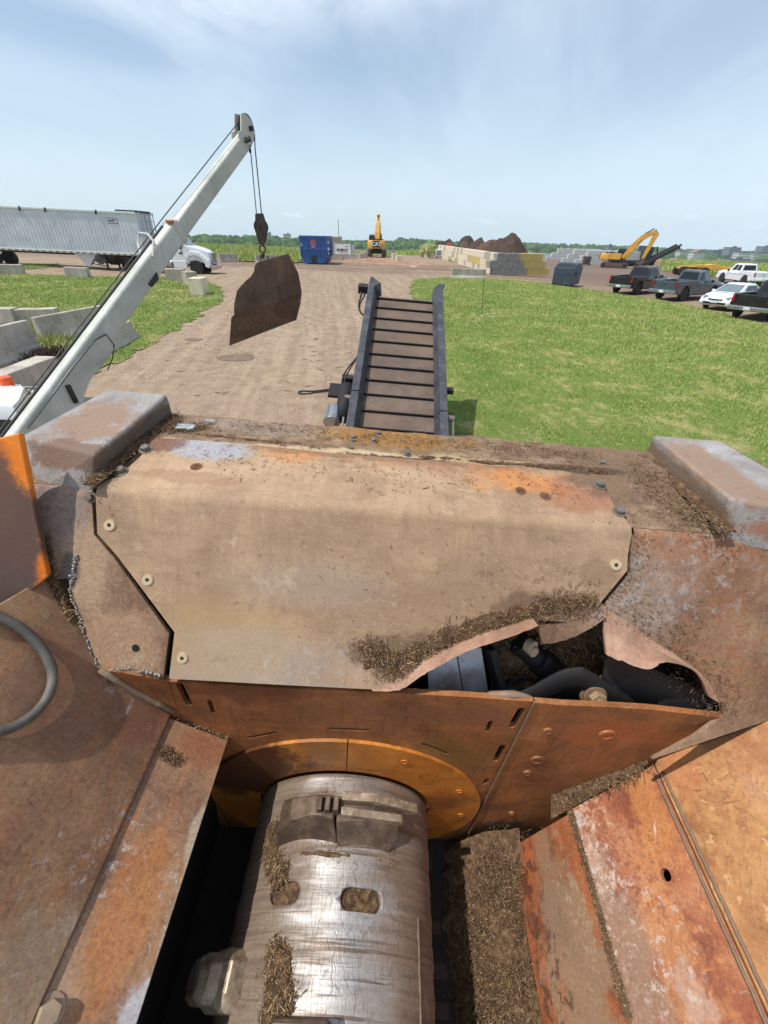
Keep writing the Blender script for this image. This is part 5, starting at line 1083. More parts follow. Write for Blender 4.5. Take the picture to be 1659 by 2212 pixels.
# boom head: two cheek plates with the sheave between
hd = []
zr = ztip
for s in (-1, 1):
    m = MB(); pl0 = T_+Wv*(s*.055)
    pts = [(521, 244), (531, 246), (544, 262), (551, 283), (549, 300), (543, 318), (536, 322), (528, 310), (518, 318), (515, 285), (521, 282)]
    P = [OnPlane(x, y, T_+Wv*.055, Wv)+Wv*(.055*(s-1)) for x, y in pts]
    m.slab(P, Wv, .016 if s > 0 else .016); cb(m, 'head_plate', m_white, boom2, bevel=.002)
cs = OnPlane(533, 278, T_, Wv)
m = MB(); prof = [(.02, -.028), (.15, -.028), (.165, -.02), (.14, 0), (.165, .02), (.15, .028), (.02, .028)]; m.lathe(prof, (0, 0, 0), 'z', 28)
rot = Vector((0, 0, 1)).rotation_difference(Wv).to_matrix(); m.v = [tuple(rot @ Vector(v)+cs) for v in m.v]; cb(m, 'sheave', m_dkpaint, boom2, smooth=40)
m = MB(); m.cyl(cs-Wv*.09, cs+Wv*.1, .03, n=12); q = OnPlane(533, 302, T_+Wv*.08, Wv); m.cyl(q-Wv*.03, q+Wv*.06, .025, n=10); m.bar(q+Wv*.02-B3*.06, q+Wv*.02+B3*.06, .03, .03); cb(m, 'head_pin', m_dkpaint, boom2)
# ropes
Yp = T_.y
hb_top1, hb_top2 = AtY(554, 461, Yp), AtY(565, 463, Yp)
m = MB(); m.tube([BP(-1.6, -w1/2-.0, h1/2+.03), BP(tcol, -w1/2, h1/2+.04), OnPlane(523, 254, T_, Wv)], .0065, 6); m.tube([OnPlane(550, 290, T_, Wv), AtY(551, 320, Yp), hb_top2], .008, 6); m.tube([AtY(541, 322, Yp), hb_top1], .008, 6); m.tube([AtY(538, 314, Yp), AtY(541, 330, Yp)], .02, 6); cb(m, 'hoist_rope', m_rope, boom2)
# hook block hanging in the rope
bc = AtY(564, 490, Yp); HK = thing('hook_block', bc-Vector((0, 0, .4)), 0, 'dark greasy hook block hanging on two wire ropes below the boom tip', 'hook block'); ho = Vector(HK.location)
hx = Vector((.95, .3, 0)).normalized(); hn = Vector((-.3, .95, 0)).normalized()
def HB(m, name, mat, par=None, **k): return m.off(ho).build(name, mat, par or HK, **k)
m_hook = plain('greasy hook block steel', srgb(66, 58, 52), .55, .3, .3, 12, dirt=(srgb(40, 36, 34), .6, 8))
sc = 8/7.
for s in (-1, 1):
    m = MB(); P = [AtY(x, y, Yp) for x, y in ((553, 461), (566, 461), (572, 480), (575, 505), (573, 520), (566, 534), (560, 522), (553, 500))]
    c0 = sum(P, Vector())/len(P); P = [c0+(p-c0)+hn*0 for p in P]
    P = [p-Vector((0, 1, 0))*(s*.055)+Vector((.03*s, 0, 0)) for p in P]; m.slab(P, (0, -1, 0), .018); HB(m, 'side_plate', m_hook, bevel=.004)
m = MB(); m.cyl(bc-Vector((0, .03, 0)), bc+Vector((0, .03, 0)), .11, n=20); HB(m, 'sheave', m_dkpaint)
m = MB(); m.cyl(bc-Vector((.01, .085, 0)), bc+Vector((.01, .085, 0)), .02, n=10); HB(m, 'axle_bolt', m_dkpaint)
def torus(m, c, Rr, r, ax1, ax2, t0=0, t1=6.283, n=18, k=7):
    m.tube([c+ax1*(Rr*math.cos(t))+ax2*(Rr*math.sin(t)) for t in np.linspace(t0, t1, n)], r, k)
m = MB(); kx, kz = Vector((1, 0, 0)), Vector((0, 0, 1))
a_, b_ = AtY(566, 532, Yp), AtY(571, 556, Yp)
torus(m, a_-kz*.04, .05, .014, kx, kz); HB(m, 'swivel_shackle', m_hook, smooth='all')
m = MB(); torus(m, a_-kz*.13, .045, .014, Vector((0, 1, 0)), kz); m.tube([a_-kz*.16, b_+kz*.06], [.022, .018], 8); torus(m, b_+kz*.0, .055, .016, kx, kz, 1.6, 6.6); HB(m, 'hook', m_hook, smooth='all')
m = MB(); m.cyl(a_-kz*.15, a_-kz*.22, .026, n=10); HB(m, 'white_ferrule', m_white)
# hanging steel plate
m_plate = grime('dark rust steel plate', [(0, srgb(74, 60, 50)), (.5, srgb(100, 82, 70)), (1, srgb(132, 108, 92))], scale=1.6, grain=.2, gscale=50, rough=.6, bump=.25, bdist=.006, streak=[((5, 5, .8), 2.5, srgb(64, 52, 46), .5)], dark=(8, .6, srgb(52, 44, 40), .5), scuff=(7, .68, srgb(128, 120, 114), .4))
pc = AtY(572, 640, Yp)
nP = Vector((.30, -.93, -.16)).normalized()
bL_, bR2 = OnPlane(505, 681, pc, nP), OnPlane(652, 632, pc, nP); bd = (bR2-bL_).normalized()
lowdir = -nP.cross(bd); lowdir = lowdir if lowdir.z < 0 else -lowdir
nP2 = (Matrix.Rotation(R(-24), 3, bd) @ nP)
if (Matrix.Rotation(R(24), 3, bd) @ nP).z < nP2.z: nP2 = Matrix.Rotation(R(24), 3, bd) @ nP
z2 = lambda zx, zy: ((500+zx/2.592)*.8641, (480+zy/2.592)*.8641)
upper = [z2(*p) for p in ((240, 800), (222, 795), (220, 770), (222, 722), (240, 640), (268, 606), (292, 580), (330, 548), (350, 515), (353, 485), (362, 465), (385, 450), (440, 436), (500, 420), (572, 400), (600, 452), (636, 522), (650, 590), (662, 650))]
HP = thing('hanging_plate', OnPlane(563, 700, pc, nP)-Vector((0, 0, .5)), 0, 'bent dark brown steel cover plate hanging from the crane hook', 'steel plate'); hpo = Vector(HP.location)
m = MB(); m.slab([bL_]+[OnPlane(x, y, pc, nP) for x, y in upper[1:-1]]+[bR2], nP, .022); m.off(hpo).build('upper_plate', m_plate, HP, bevel=.003)
m = MB(); m.slab([bL_, bR2]+[OnPlane(*z2(*p), bL_, nP2) for p in ((650, 730), (625, 830), (400, 915), (190, 998), (200, 870), (203, 818))], nP2, .022); lp_ = m.off(hpo).build('lower_plate', m_plate, HP, bevel=.003)
for (zx, zy) in ((465, 725), (638, 690), (630, 745), (415, 885), (462, 872), (222, 905), (238, 820)):
    pl_ = (bL_, nP2) if zy > 790 or zx > 600 else (pc, nP); p = OnPlane(*z2(zx, zy), *pl_); m = MB()
    m.cyl(p, p+pl_[1]*.03, .02, n=8); m.bar(p+pl_[1]*.02+Vector((0, 0, .04)), p+pl_[1]*.02-Vector((0, 0, .04)), .03, .012); m.off(hpo).build('lug', m_bolt, HP)
# truck cab
def atz(x, y, z): d = ray(x, y); return CAM+d*((z-H)/d.z)
m_tw = plain('white truck paint', srgb(214, 218, 218), .3, 0, .05, 5, coat=.4)
m_glassd = plain('dark green tinted glass', srgb(34, 48, 44), .08, 0, .1, 4)
zc = 2.0
rf = [atz(x, y, zc) for x, y in ((-150, 830), (10, 827), (48, 829), (56, 838), (44, 866), (30, 880), (0, 878), (-150, 872))]
cc = sum(rf, Vector())/len(rf)
def shrink(P, k, dz): return [Vector((cc.x+(p.x-cc.x)*k, cc.y+(p.y-cc.y)*k, p.z+dz)) for p in P]
m = MB(); m.loft([shrink(rf, 1.0, -.14), shrink(rf, .985, -.05), shrink(rf, .93, 0.0), shrink(rf, .6, .03)]); cab_ = cb(m, 'cab', m_tw, smooth=50)
m = MB(); m.loft([shrink(rf, 1.12, -.75), shrink(rf, .99, -.14)]); cb(m, 'cab_window', m_glassd, cab_)
m = MB(); m.loft([shrink(rf, 1.14, -1.5), shrink(rf, 1.13, -.75)]); cb(m, 'cab_body', plain('dark green truck paint', srgb(40, 66, 54), .35, 0, .1, 5), cab_, bevel=.03)
p = atz(17, 832, zc+.02); m = MB(); m.lathe([(.065, 0), (.07, .03), (.06, .09), (.03, .105)], p, 'z', 16); cb(m, 'beacon', plain('orange beacon lens', srgb(232, 96, 44), .25, 0, .05), smooth=50)
m = MB(); m.tube([atz(50, 838, 1.9), atz(95, 838, 1.75)], .02, 7); m.tube([atz(62, 840, 1.8), atz(75, 850, 1.75), atz(66, 862, 1.7), atz(72, 868, 1.7)], .03, 7); cb(m, 'grab_rail', m_white, smooth=40)
p = atz(27, 876, 1.8); m = MB(); m.box(p.x+.02, p.y-.05, p.z, .09, .05, .26, rotm(0, .5, .3)); cb(m, 'mirror', plain('grey plastic', srgb(150, 152, 152), .5), cab_, bevel=.02)
m = MB(); m.box(Bt.x-2.2, Bt.y+.2, .95, 2.3, 5.2, .35); cb(m, 'truck_deck', plain('crane deck green', srgb(46, 60, 48), .6)); 
m = MB(); q = BP(-1.5, 0, 0); m.box(q.x, q.y, (q.z+1.1)/2, .7, .7, max(.3, q.z-1.0)); cb(m, 'turret', m_white, bevel=.04)
m = MB(); m.bar(atz(-20, 905, 1.5), atz(14, 960, 1.2), .1, .1); cb(m, 'outrigger_bar', plain('tan outrigger paint', srgb(176, 128, 84), .6))
for sx in (-1, 1):
    for y in (-1.6, 1.9):
        m = MB(); m.lathe([(.2, -.14), (.45, -.14), (.5, -.08), (.5, .08), (.45, .14), (.2, .14)], (Bt.x-2.2+sx*1.05, Bt.y+.2+y, .5), 'x', 24); wq = cb(m, 'wheel', m_rubber, smooth=40)
# ================================================================ VEHICLES
m_tyre = plain('tyre rubber', srgb(30, 30, 31), .85, 0, .15, 10, dirt=(srgb(96, 82, 70), .35, 5))
m_rim = plain('alloy rim', srgb(150, 152, 156), .35, .7, .1, 12)
m_glass = plain('tinted car glass', srgb(24, 28, 32), .05, 0, .1, 3)
m_glassl = plain('pale windscreen glass', srgb(104, 118, 124), .06, 0, .1, 3)
m_red = plain('red tail lamp', srgb(150, 20, 24), .2, 0, .1, 6)
m_chrome = plain('chrome bumper', srgb(190, 192, 196), .22, .9, .1, 9, dirt=(srgb(110, 96, 84), .4, 6))
m_trim = plain('black trim', srgb(28, 28, 30), .6, 0, .2, 9)
m_platew = plain('licence plate', srgb(206, 212, 220), .5)
m_lamp = plain('clear headlamp', srgb(206, 212, 218), .12, .3, .1, 9)
def carpaint(name, c): return plain(name, c, .28, 0, .06, 3, coat=.6, dirt=(srgb(120, 104, 90), .06, 2))
def wheel(parent, x, y, z, r, wd, name='wheel', rim=m_rim, spokes=6):
    s = 1 if y > 0 else -1
    m = MB(); m.lathe([(r*.62, -wd/2), (r*.93, -wd/2), (r, -wd/2+.04), (r, wd/2-.04), (r*.93, wd/2), (r*.62, wd/2)], (x, y, z), 'y', 26); o = m.build(name, m_tyre, parent, smooth=40)
    m = MB(); m.lathe([(.02, s*wd*.36), (r*.18, s*wd*.38), (r*.2, s*wd*.22), (r*.5, s*wd*.2), (r*.6, s*wd*.46), (r*.66, s*wd*.44), (r*.64, -s*wd*.3), (.02, -s*wd*.3)], (x, y, z), 'y', 20)
    for k in range(spokes):
        a = 6.283*k/spokes; m.bar((x+r*.12*math.cos(a), y+s*wd*.34, z+r*.12*math.sin(a)), (x+r*.6*math.cos(a), y+s*wd*.38, z+r*.6*math.sin(a)), r*.16, .03, (0, 1, 0))
    m.build('rim', rim, o, smooth=35); return o
def arch(x, r, z0, n=9): return [(x+r*math.cos(t), z0+r*math.sin(t)) for t in np.linspace(math.pi, 0, n)]
def place(o, p, az): o.location = p; o.rotation_euler = (0, 0, math.pi/2-az)      # local x is forward
def greenhouse(base, roof, z0, z1, mat, glass, parent, side=True, rearm=None, name='cab'):
    (bx0, bx1, bw), (rx0, rx1, rw) = base, roof
    A = [Vector((bx0, -bw, z0)), Vector((bx1, -bw, z0)), Vector((bx1, bw, z0)), Vector((bx0, bw, z0))]; B = [Vector((rx0, -rw, z1)), Vector((rx1, -rw, z1)), Vector((rx1, rw, z1)), Vector((rx0, rw, z1))]
    m = MB(); m.loft([A, [a.lerp(b, .92)+Vector((0, 0, .0)) for a, b in zip(A, B)], [Vector((b.x+(.05 if b.x < (rx0+rx1)/2 else -.08), b.y*.93, b.z+.04)) for b in B]]); c = m.build(name, mat, parent, bevel=.05, segs=3, smooth=40)
    def quad(i, j, u0, u1, v0_, v1, g, nm, out=.012):
        a0, a1, b0, b1 = A[i], A[j], B[i], B[j]; nrm = (a1-a0).cross(b0-a0).normalized()
        def P(u, v): return (a0.lerp(a1, u)).lerp(b0.lerp(b1, u), v)+nrm*out
        m = MB(); m.slab([P(u0, v0_), P(u1, v0_), P(u1, v1), P(u0, v1)], nrm, .02); return m.build(nm, g, c, bevel=.006)
    return c, quad
def pickup(p, az, paint, label, group, rim=m_rim, crew=True, bumper=None, cap=False):
    o = thing('pickup_truck', (0, 0, 0), 0, label, 'pickup truck', group); place(o, p, az)
    rw, z0 = .41, .42
    m = MB()
    low = [(-2.86, .52), (-2.9, .75)] + [(-2.9, .98), (2.55, 1.02), (2.78, .96), (2.88, .8), (2.86, .5), (2.6, .42)] + [q for q in reversed(arch(1.82, .52, .42))] + [(1.2, .38), (-1.1, .38)] + [q for q in reversed(arch(-1.72, .52, .42))] + [(-2.35, .45)]
    m.prism(low, 'y', -.98, .98); body = m.build('body', paint, o, bevel=.05, segs=3, smooth=40)
    m = MB(); hood = [[(1.05, -.93, 1.0), (1.05, .93, 1.0), (1.05, .88, 1.28), (1.05, -.88, 1.28)], [(2.2, -.92, 1.0), (2.2, .92, 1.0), (2.2, .84, 1.22), (2.2, -.84, 1.22)], [(2.82, -.88, .95), (2.82, .88, .95), (2.78, .76, 1.12), (2.78, -.76, 1.12)]]; m.loft(hood); m.build('hood', paint, o, bevel=.04, segs=3, smooth=40)
    m = MB(); m.box(0, 0, 0, 1, 1, 1); m.v = []; m.f = []
    for s in (-1, 1): pass
    x1 = -.62 if crew else -.35
    for s in (-1, 1):
        m = MB(); m.prism([(-2.88, .95), (x1, .95), (x1, 1.30), (-2.88, 1.28)], 'y', s*.80, s*.975); m.build('bed_side', paint, body, bevel=.03)
    m = MB(); m.box(-2.87, 0, .98, .09, 1.52, .56); tg = m.build('tailgate', paint, o, bevel=.03)
    m = MB(); m.box(-2.93, 0, 1.02, .02, .16, .05, None); m.build('handle', m_trim, tg)
    m = MB(); m.add([(-2.8, -.8, .99), (x1, -.8, .99), (x1, .8, .99), (-2.8, .8, .99)], [(0, 1, 2, 3)]); m.build('bed_floor', m_trim, body)
    for s in (-1, 1):
        m = MB(); m.box(-2.9, s*.89, 1.04, .08, .13, .36); m.build('tail_light', m_red, o, bevel=.02)
        m = MB(); m.box(2.80, s*.76, .98, .16, .32, .22); m.build('headlight', m_lamp, o, bevel=.03)
    m = MB(); m.box(-2.98, 0, .60, .18, 1.94, .22); bm_ = m.build('rear_bumper', bumper or m_chrome, o, bevel=.04)
    m = MB(); m.box(-3.08, 0, .62, .02, .32, .16); m.build('licence_plate', m_platew, bm_)
    m = MB(); m.box(2.93, 0, .58, .16, 1.9, .26); m.build('front_bumper', bumper or m_chrome, o, bevel=.05)
    m = MB(); m.box(2.84, 0, .92, .06, 1.15, .3); m.build('grille', m_trim, o, bevel=.02)
    xr = -.62 if crew else -.35
    c, qd = greenhouse((xr, 1.5, .90), (xr+.18, .78, .70), 1.0, 1.86, paint, m_glass, o)
    qd(3, 0, .1, .9, .36, .9, m_glass, 'rear_window'); qd(1, 2, .08, .92, .30, .94, m_glassl, 'windscreen')
    for i, j in ((0, 1), (2, 3)):
        f = (lambda u0, u1: (u0, u1)) if i == 0 else (lambda u0, u1: (1-u1, 1-u0))
        qd(i, j, *f(.06, .38), .34, .9, m_glass, 'side_window'); qd(i, j, *f(.43, .80), .34, .9, m_glassl if not crew else m_glass, 'side_window')
    for s in (-1, 1):
        m = MB(); m.box(1.0, s*1.08, 1.24, .1, .2, .2); m.build('mirror', m_trim, o, bevel=.03)
        m = MB(); m.box(.1, s*.985, 1.0, .16, .02, .03); m.build('door_handle', m_chrome, body)
        m = MB(); m.box(.2, s*.99, .40, 2.0, .1, .06); m.build('side_step', m_trim, o, bevel=.01)
        for x in (-1.72, 1.82): wheel(o, x, s*.84, rw, rw, .27, rim=rim)
        m = MB(); m.lathe([(.40, -.01), (.52, -.01), (.52, .01), (.40, .01)], (-1.72, s*.985, .42), 'y', 18); 
    return o
def base_from(rl, rr, az, x=-1.72, tw=.84):           # body origin from the ground points of the two rear wheels
    mid = (G(*rl)+G(*rr))/2; f = Vector((math.sin(az), math.cos(az), 0)); return mid-f*x
az1, az2, az3 = R(56), R(62), R(58)
p_black, p_slate, p_white = carpaint('black car paint', srgb(16, 16, 18)), carpaint('slate green car paint', srgb(62, 74, 80)), carpaint('white car paint', srgb(222, 226, 228))
m_rimd = plain('dark alloy rim', srgb(96, 96, 98), .4, .6, .1, 12)
pickup(base_from((1330, 631), (1372, 638), az1), az1, p_black, 'black crew cab pickup truck nearest the dark dumpster, tail towards the lawn', 'pickup trucks parked beside the lawn', rim=m_rimd)
pickup(base_from((1426, 644), (1466, 651), az2), az2, p_slate, 'slate grey extended cab pickup truck between the black pickup and the white sedan', 'pickup trucks parked beside the lawn', crew=False)
pickup(base_from((1597, 684), (1654, 695), az3), az3, p_black, 'black pickup truck cut by the right edge, in front of the white sedan', 'pickup trucks parked beside the lawn')
azw = R(2); pickup(base_from((1602, 618), (1640, 617), azw), azw, p_white, 'white pickup truck parked by the grass bank, behind the white sedan', 'pickup trucks parked beside the lawn', rim=m_rimd, bumper=p_white)
# sedan
def sedan(p, az, paint, label):
    o = thing('sedan_car', (0, 0, 0), 0, label, 'sedan'); place(o, p, az)
    low = [(-2.4, .5), (-2.45, .75), (-2.3, 1.0), (-1.5, 1.02), (1.1, .98), (1.9, .86), (2.32, .70), (2.44, .5), (2.4, .3), (2.2, .24)] + list(reversed(arch(1.45, .39, .32))) + [(.95, .24), (-1.0, .24)] + list(reversed(arch(-1.42, .39, .32))) + [(-2.2, .3)]
    m = MB(); m.prism(low, 'y', -.90, .90); m.build('body', paint, o, bevel=.09, segs=4, smooth=40)
    c, qd = greenhouse((-1.75, 1.35, .80), (-.95, .35, .58), .97, 1.42, paint, m_glass, o, name='roof')
    qd(1, 2, .06, .94, .08, .92, m_glassl, 'windscreen', .02); qd(3, 0, .06, .94, .1, .9, m_glass, 'rear_window', .02)
    for i, j in ((0, 1), (2, 3)):
        f = (lambda a, b: (a, b)) if i == 0 else (lambda a, b: (1-b, 1-a))
        qd(i, j, *f(.12, .46), .15, .85, m_glass, 'side_window', .02); qd(i, j, *f(.49, .84), .15, .85, m_glass, 'side_window', .02)
    m = MB(); m.box(2.43, 0, .42, .05, 1.3, .12); m.build('grille', m_trim, o, bevel=.02)
    m = MB(); m.box(2.40, 0, .62, .05, .8, .06); m.bar((2.4, -.4, .66), (2.42, 0, .58), .03, .04); m.bar((2.4, .4, .66), (2.42, 0, .58), .03, .04); m.build('upper_grille', m_trim, o)
    m = MB(); m.box(2.47, 0, .50, .02, .42, .13); m.build('licence_plate', m_platew, o)
    for s in (-1, 1):
        m = MB(); m.box(2.18, s*.66, .70, .34, .30, .13, rotm(0, .28, -s*.35)); m.build('headlight', plain('headlamp dark', srgb(120, 128, 134), .1, .2), o, bevel=.03)
        m = MB(); m.box(.85, s*.98, 1.0, .12, .18, .13); m.build('mirror', paint, o, bevel=.03)
        for x in (-1.42, 1.45): wheel(o, x, s*.78, .33, .33, .22)
    return o
azs = R(238); fm = (G(1531, 664)+G(1573, 673))/2; f = Vector((math.sin(azs), math.cos(azs), 0))
sedan(fm-f*1.45, azs, p_white, 'white sedan car facing the lawn between the slate and black pickups')
# ---------------- semi truck and hopper trailer
gA, gB = G(440, 593), G(20, 572)
azT = R(89); hd = Vector((math.sin(azT), math.cos(azT), 0))
latn = Vector((hd.y, -hd.x, 0)).normalized()           # towards the camera side (right of the truck)
m_whitep = carpaint('white truck lacquer', srgb(220, 224, 226))
m_alu = grime('ribbed aluminium trailer side', [(0, srgb(170, 178, 186)), (.5, srgb(192, 200, 206)), (1, srgb(208, 214, 219))], scale=.8, grain=.06, gscale=20, rough=.42, metal=.2, bump=.05, bdist=.01, streak=[((5, 5, .35), 2.2, srgb(206, 210, 214), .5)], dark=(3, .64, srgb(128, 134, 140), .4), spec=.5)
TK = thing('semi_truck', (0, 0, 0), 0, 'white day cab semi truck on the dirt road pulling the silver trailer', 'semi truck'); fw = hd.normalized()
place(TK, gA-fw*3.35-latn*-1.0+Vector((0, 0, 0)) - latn*2.05+latn*0, azT)
TK.location = gA-fw*3.35-latn*1.0
TK.location.z = gA.z; TK.rotation_euler.y = .02
L_ = TK
m = MB(); m.prism([(-2.9, .75), (4.0, .75), (4.0, 1.0), (-2.9, 1.05)], 'y', -.45, .45); m.build('frame', m_trim, TK)
m = MB(); m.loft([[(2.2, -1.05, .95), (2.2, 1.05, .95), (2.2, 1.05, 2.06), (2.2, -1.05, 2.06)], [(2.9, -1.0, .95), (2.9, 1.0, .95), (2.9, .86, 1.96), (2.9, -.86, 1.96)], [(3.65, -.9, .85), (3.65, .9, .85), (3.6, .72, 1.78), (3.6, -.72, 1.78)], [(4.0, -.75, .8), (4.0, .75, .8), (3.9, .55, 1.6), (3.9, -.55, 1.6)]]); m.build('hood', m_whitep, TK, bevel=.08, segs=4, smooth=50)
m = MB(); m.loft([[(-.65, -1.1, .8), (1.5, -1.1, .8), (1.5, 1.1, .8), (-.65, 1.1, .8)], [(-.65, -1.1, 1.95), (1.45, -1.1, 1.95), (1.45, 1.1, 1.95), (-.65, 1.1, 1.95)], [(-.6, -1.05, 2.7), (.75, -1.0, 2.72), (.75, 1.0, 2.72), (-.6, 1.05, 2.7)], [(-.5, -.9, 2.92), (.45, -.85, 2.9), (.45, .85, 2.9), (-.5, .9, 2.92)]]); cabT = m.build('cab', m_whitep, TK, bevel=.07, segs=3, smooth=50)
m = MB(); m.slab([(1.50, -.95, 1.98), (1.50, .95, 1.98), (.80, .9, 2.66), (.80, -.9, 2.66)], (.7, 0, .7), .03); m.build('windscreen', plain('truck windscreen', srgb(92, 116, 122), .06, 0, .1), cabT)
for s in (-1, 1):
    m = MB(); m.prism([(.05, 1.95), (1.22, 1.98), (.78, 2.6), (.05, 2.6)], 'y', s*1.055, s*1.115); m.build('side_window', m_glass, cabT, bevel=.02)
    m = MB(); m.tube([(.95, s*1.1, 1.6), (1.1, s*1.35, 1.7), (1.1, s*1.35, 2.3)], .03, 6); m.box(1.08, s*1.36, 2.05, .1, .22, .55); m.build('mirror', m_trim, cabT)
    m = MB(); fend = [(2.15, .95)]+[(2.9+.78*math.cos(t), .62+.78*math.sin(t)) for t in np.linspace(math.pi*.88, .0, 12)]+[(3.95, .55), (4.05, .75), (4.0, 1.0), (3.3, 1.62), (2.6, 1.66), (2.15, 1.25)]
    m.prism(fend, 'y', s*.62, s*1.16); m.build('fender', m_whitep, TK, bevel=.09, segs=4, smooth=50)
    m = MB(); m.box(3.98, s*.82, 1.05, .2, .34, .26); m.build('headlight', m_lamp, TK, bevel=.05)
    wheel(TK, 2.9, s*1.0, .53, .53, .32, rim=m_chrome, spokes=9)
    for x in (-1.15, -2.4): wheel(TK, x, s*.95, .53, .53, .5, rim=m_rimd, spokes=5)
    m = MB(); m.cyl((-.5, s*.95, .75), (1.0, s*.95, .75), .31, n=22); tk = m.build('fuel_tank', m_chrome, TK, bevel=.02, smooth=40)
    for x in (-.1, .55): 
        m = MB(); m.cyl((x, s*.95, .75), (x+.07, s*.95, .75), .325, n=22); m.build('tank_strap', m_trim, tk)
    m = MB(); m.box(1.62, s*1.0, .72, 1.1, .25, .55); m.build('step', m_whitep, TK, bevel=.04)
    m = MB(); m.box(-3.05, s*.9, .55, .04, .6, .7); m.build('mud_flap', m_trim, TK)
m = MB(); m.box(4.08, 0, 1.2, .06, 1.0, .8); m.build('grille', m_chrome, TK, bevel=.03)
m = MB(); m.box(4.15, 0, .58, .2, 2.2, .3); m.build('bumper', m_chrome, TK, bevel=.06)
cabT.location.x = .95
m = MB(); m.cyl((.1, -1.0, 1.0), (.1, -1.0, 2.75), .08, n=12); m.build('exhaust_stack', m_chrome, TK)
m = MB()
m.box(.95, 0, 2.98, .3, 1.2, .1); m.build('roof_lights', m_rimd, TK, bevel=.03)
m = MB(); m.box(.9, -1.12, 1.5, .3, .01, .12); m.build('door_badge', m_trim, cabT)
# trailer: local x forward, front wall behind the cab
TR = thing('semi_trailer', (0, 0, 0), 0, 'long silver ribbed hopper trailer behind the white semi truck', 'semi trailer'); TR.location = TK.location; TR.rotation_euler = TK.rotation_euler
xf, xb, zt, zb = -.95, -16.6, 4.05, 1.25
m = MB(); m.box((xf+xb)/2, 0, (zt+zb)/2, xf-xb, 2.5, zt-zb); tb = m.build('tub', m_alu, TR, bevel=.03)
nR_ = 54
for s in (-1, 1):
    m = MB()
    for k in range(nR_):
        x = xb+.2+(xf-xb-.9)*k/(nR_-1); m.box(x, s*1.257, (zt+zb)/2, .03, .012, zt-zb-.25)
    m.build('side_ribs', m_alu, tb)
    m = MB(); m.box((xf+xb)/2, s*1.27, zt-.05, xf-xb, .1, .14); m.build('top_rail', plain('pale top rail', srgb(206, 214, 212), .4, .3), tb, bevel=.02)
    m = MB(); m.box((xf+xb)/2, s*1.27, zb+.02, xf-xb, .1, .16); rl = m.build('lower_rail', plain('pale lower rail', srgb(196, 196, 188), .5), tb, bevel=.02)
    m = MB()
    for k in range(29): m.box(xb+.3+k*.53, s*1.33, zb-.0, .26, .012, .06)
    m.build('reflector_tape', m_rimd, rl)
    for k, x in enumerate((-12.2, -9.6, -7.7, -3.9)):
        m = MB(); m.box(x, s*1.33, zt-.1, .1, .05, .3, rotm(0, .4, 0)); m.build('tarp_hook', m_trim, tb)
m = MB(); m.box(xf-.75, 0, zt+.05, 1.6, 2.45, .16); m.build('rolled_tarp', m_trim, TR, bevel=.06)
m = MB()
for y in (-1.0, -.4, .3, 1.0): m.bar((xf+.25, y, zb+1.2), (xf+.25, y, zt), .05, .05)
for z in (2.6, 3.0, 3.5, 3.95): m.bar((xf+.25, -1.1, z), (xf+.25, 1.1, z), .04, .05)
m.bar((xf, -1.1, zt), (xf+.28, -1.1, zt), .04, .05); m.bar((xf, 1.1, zt), (xf+.28, 1.1, zt), .04, .05); m.build('front_ladder', m_rim, TR)
def text(s, size, mat, name, parent, M4, ext=.004, bold=.0, align='CENTER'):
    cu = bpy.data.curves.new(name, 'FONT'); cu.body = s; cu.size = size; cu.extrude = ext; cu.offset = bold; cu.align_x = align; cu.align_y = 'CENTER'
    t_ = bpy.data.objects.new('tmp', cu); COL.objects.link(t_); bpy.context.view_layer.update()
    me = bpy.data.meshes.new_from_object(t_.evaluated_get(bpy.context.evaluated_depsgraph_get())); bpy.data.objects.remove(t_)
    me.materials.clear(); o = link(name, me, mat, parent); o.matrix_local = M4; return o
def face(p, right, upv):                                # matrix putting text on a wall
    r, u = Vector(right).normalized(), Vector(upv).normalized(); n = r.cross(u); return Matrix(((r.x, u.x, n.x, p[0]), (r.y, u.y, n.y, p[1]), (r.z, u.z, n.z, p[2]), (0, 0, 0, 1)))
m = MB(); m.box(xf-1.9, -1.275, 3.45, .75, .012, .36); pb = m.build('maker_plate', m_trim, tb); m = MB(); m.box(xf-1.9, -1.283, 3.45, .68, .012, .29); m.build('plate_face', m_alu, pb)
text('EAST', .24, m_trim, 'plate_lettering', pb, face((xf-1.9, -1.292, 3.45), (1, 0, 0), (0, 0, 1)), bold=.008)
m = MB(); m.box((xf+xb)/2, 0, zb-.12, xf-xb-.4, 1.0, .2); m.build('chassis', m_trim, TR)
for s in (-1, 1):
    m = MB(); m.loft([[(-6.8, s*1.1, zb), (-4.9, s*1.1, zb), (-4.9, s*.2, zb), (-6.8, s*.2, zb)], [(-6.0, s*1.0, .35), (-5.75, s*1.0, .35), (-5.75, s*.8, .35), (-6.0, s*.8, .35)]]); m.build('hopper_chute', m_alu, TR)
    m = MB(); m.bar((-4.4, s*.9, zb), (-4.4, s*.9, .15), .12, .12); m.bar((-4.4, s*.9, .35), (-5.6, s*.9, .5), .06, .06); m.box(-4.4, s*.9, .12, .3, .3, .05); m.build('landing_leg', m_trim, TR)
    for x in (-13.5, -14.8): wheel(TR, x, s*.95, .53, .53, .5, rim=m_rimd, spokes=5)
m = MB(); m.loft([[(-4.9, -1.0, zb), (-3.4, -1.0, zb), (-3.4, 1.0, zb), (-4.9, 1.0, zb)], [(-4.3, -.6, .45), (-4.0, -.6, .45), (-4.0, .6, .45), (-4.3, .6, .45)]]); m.build('rear_chute', m_black, TR)
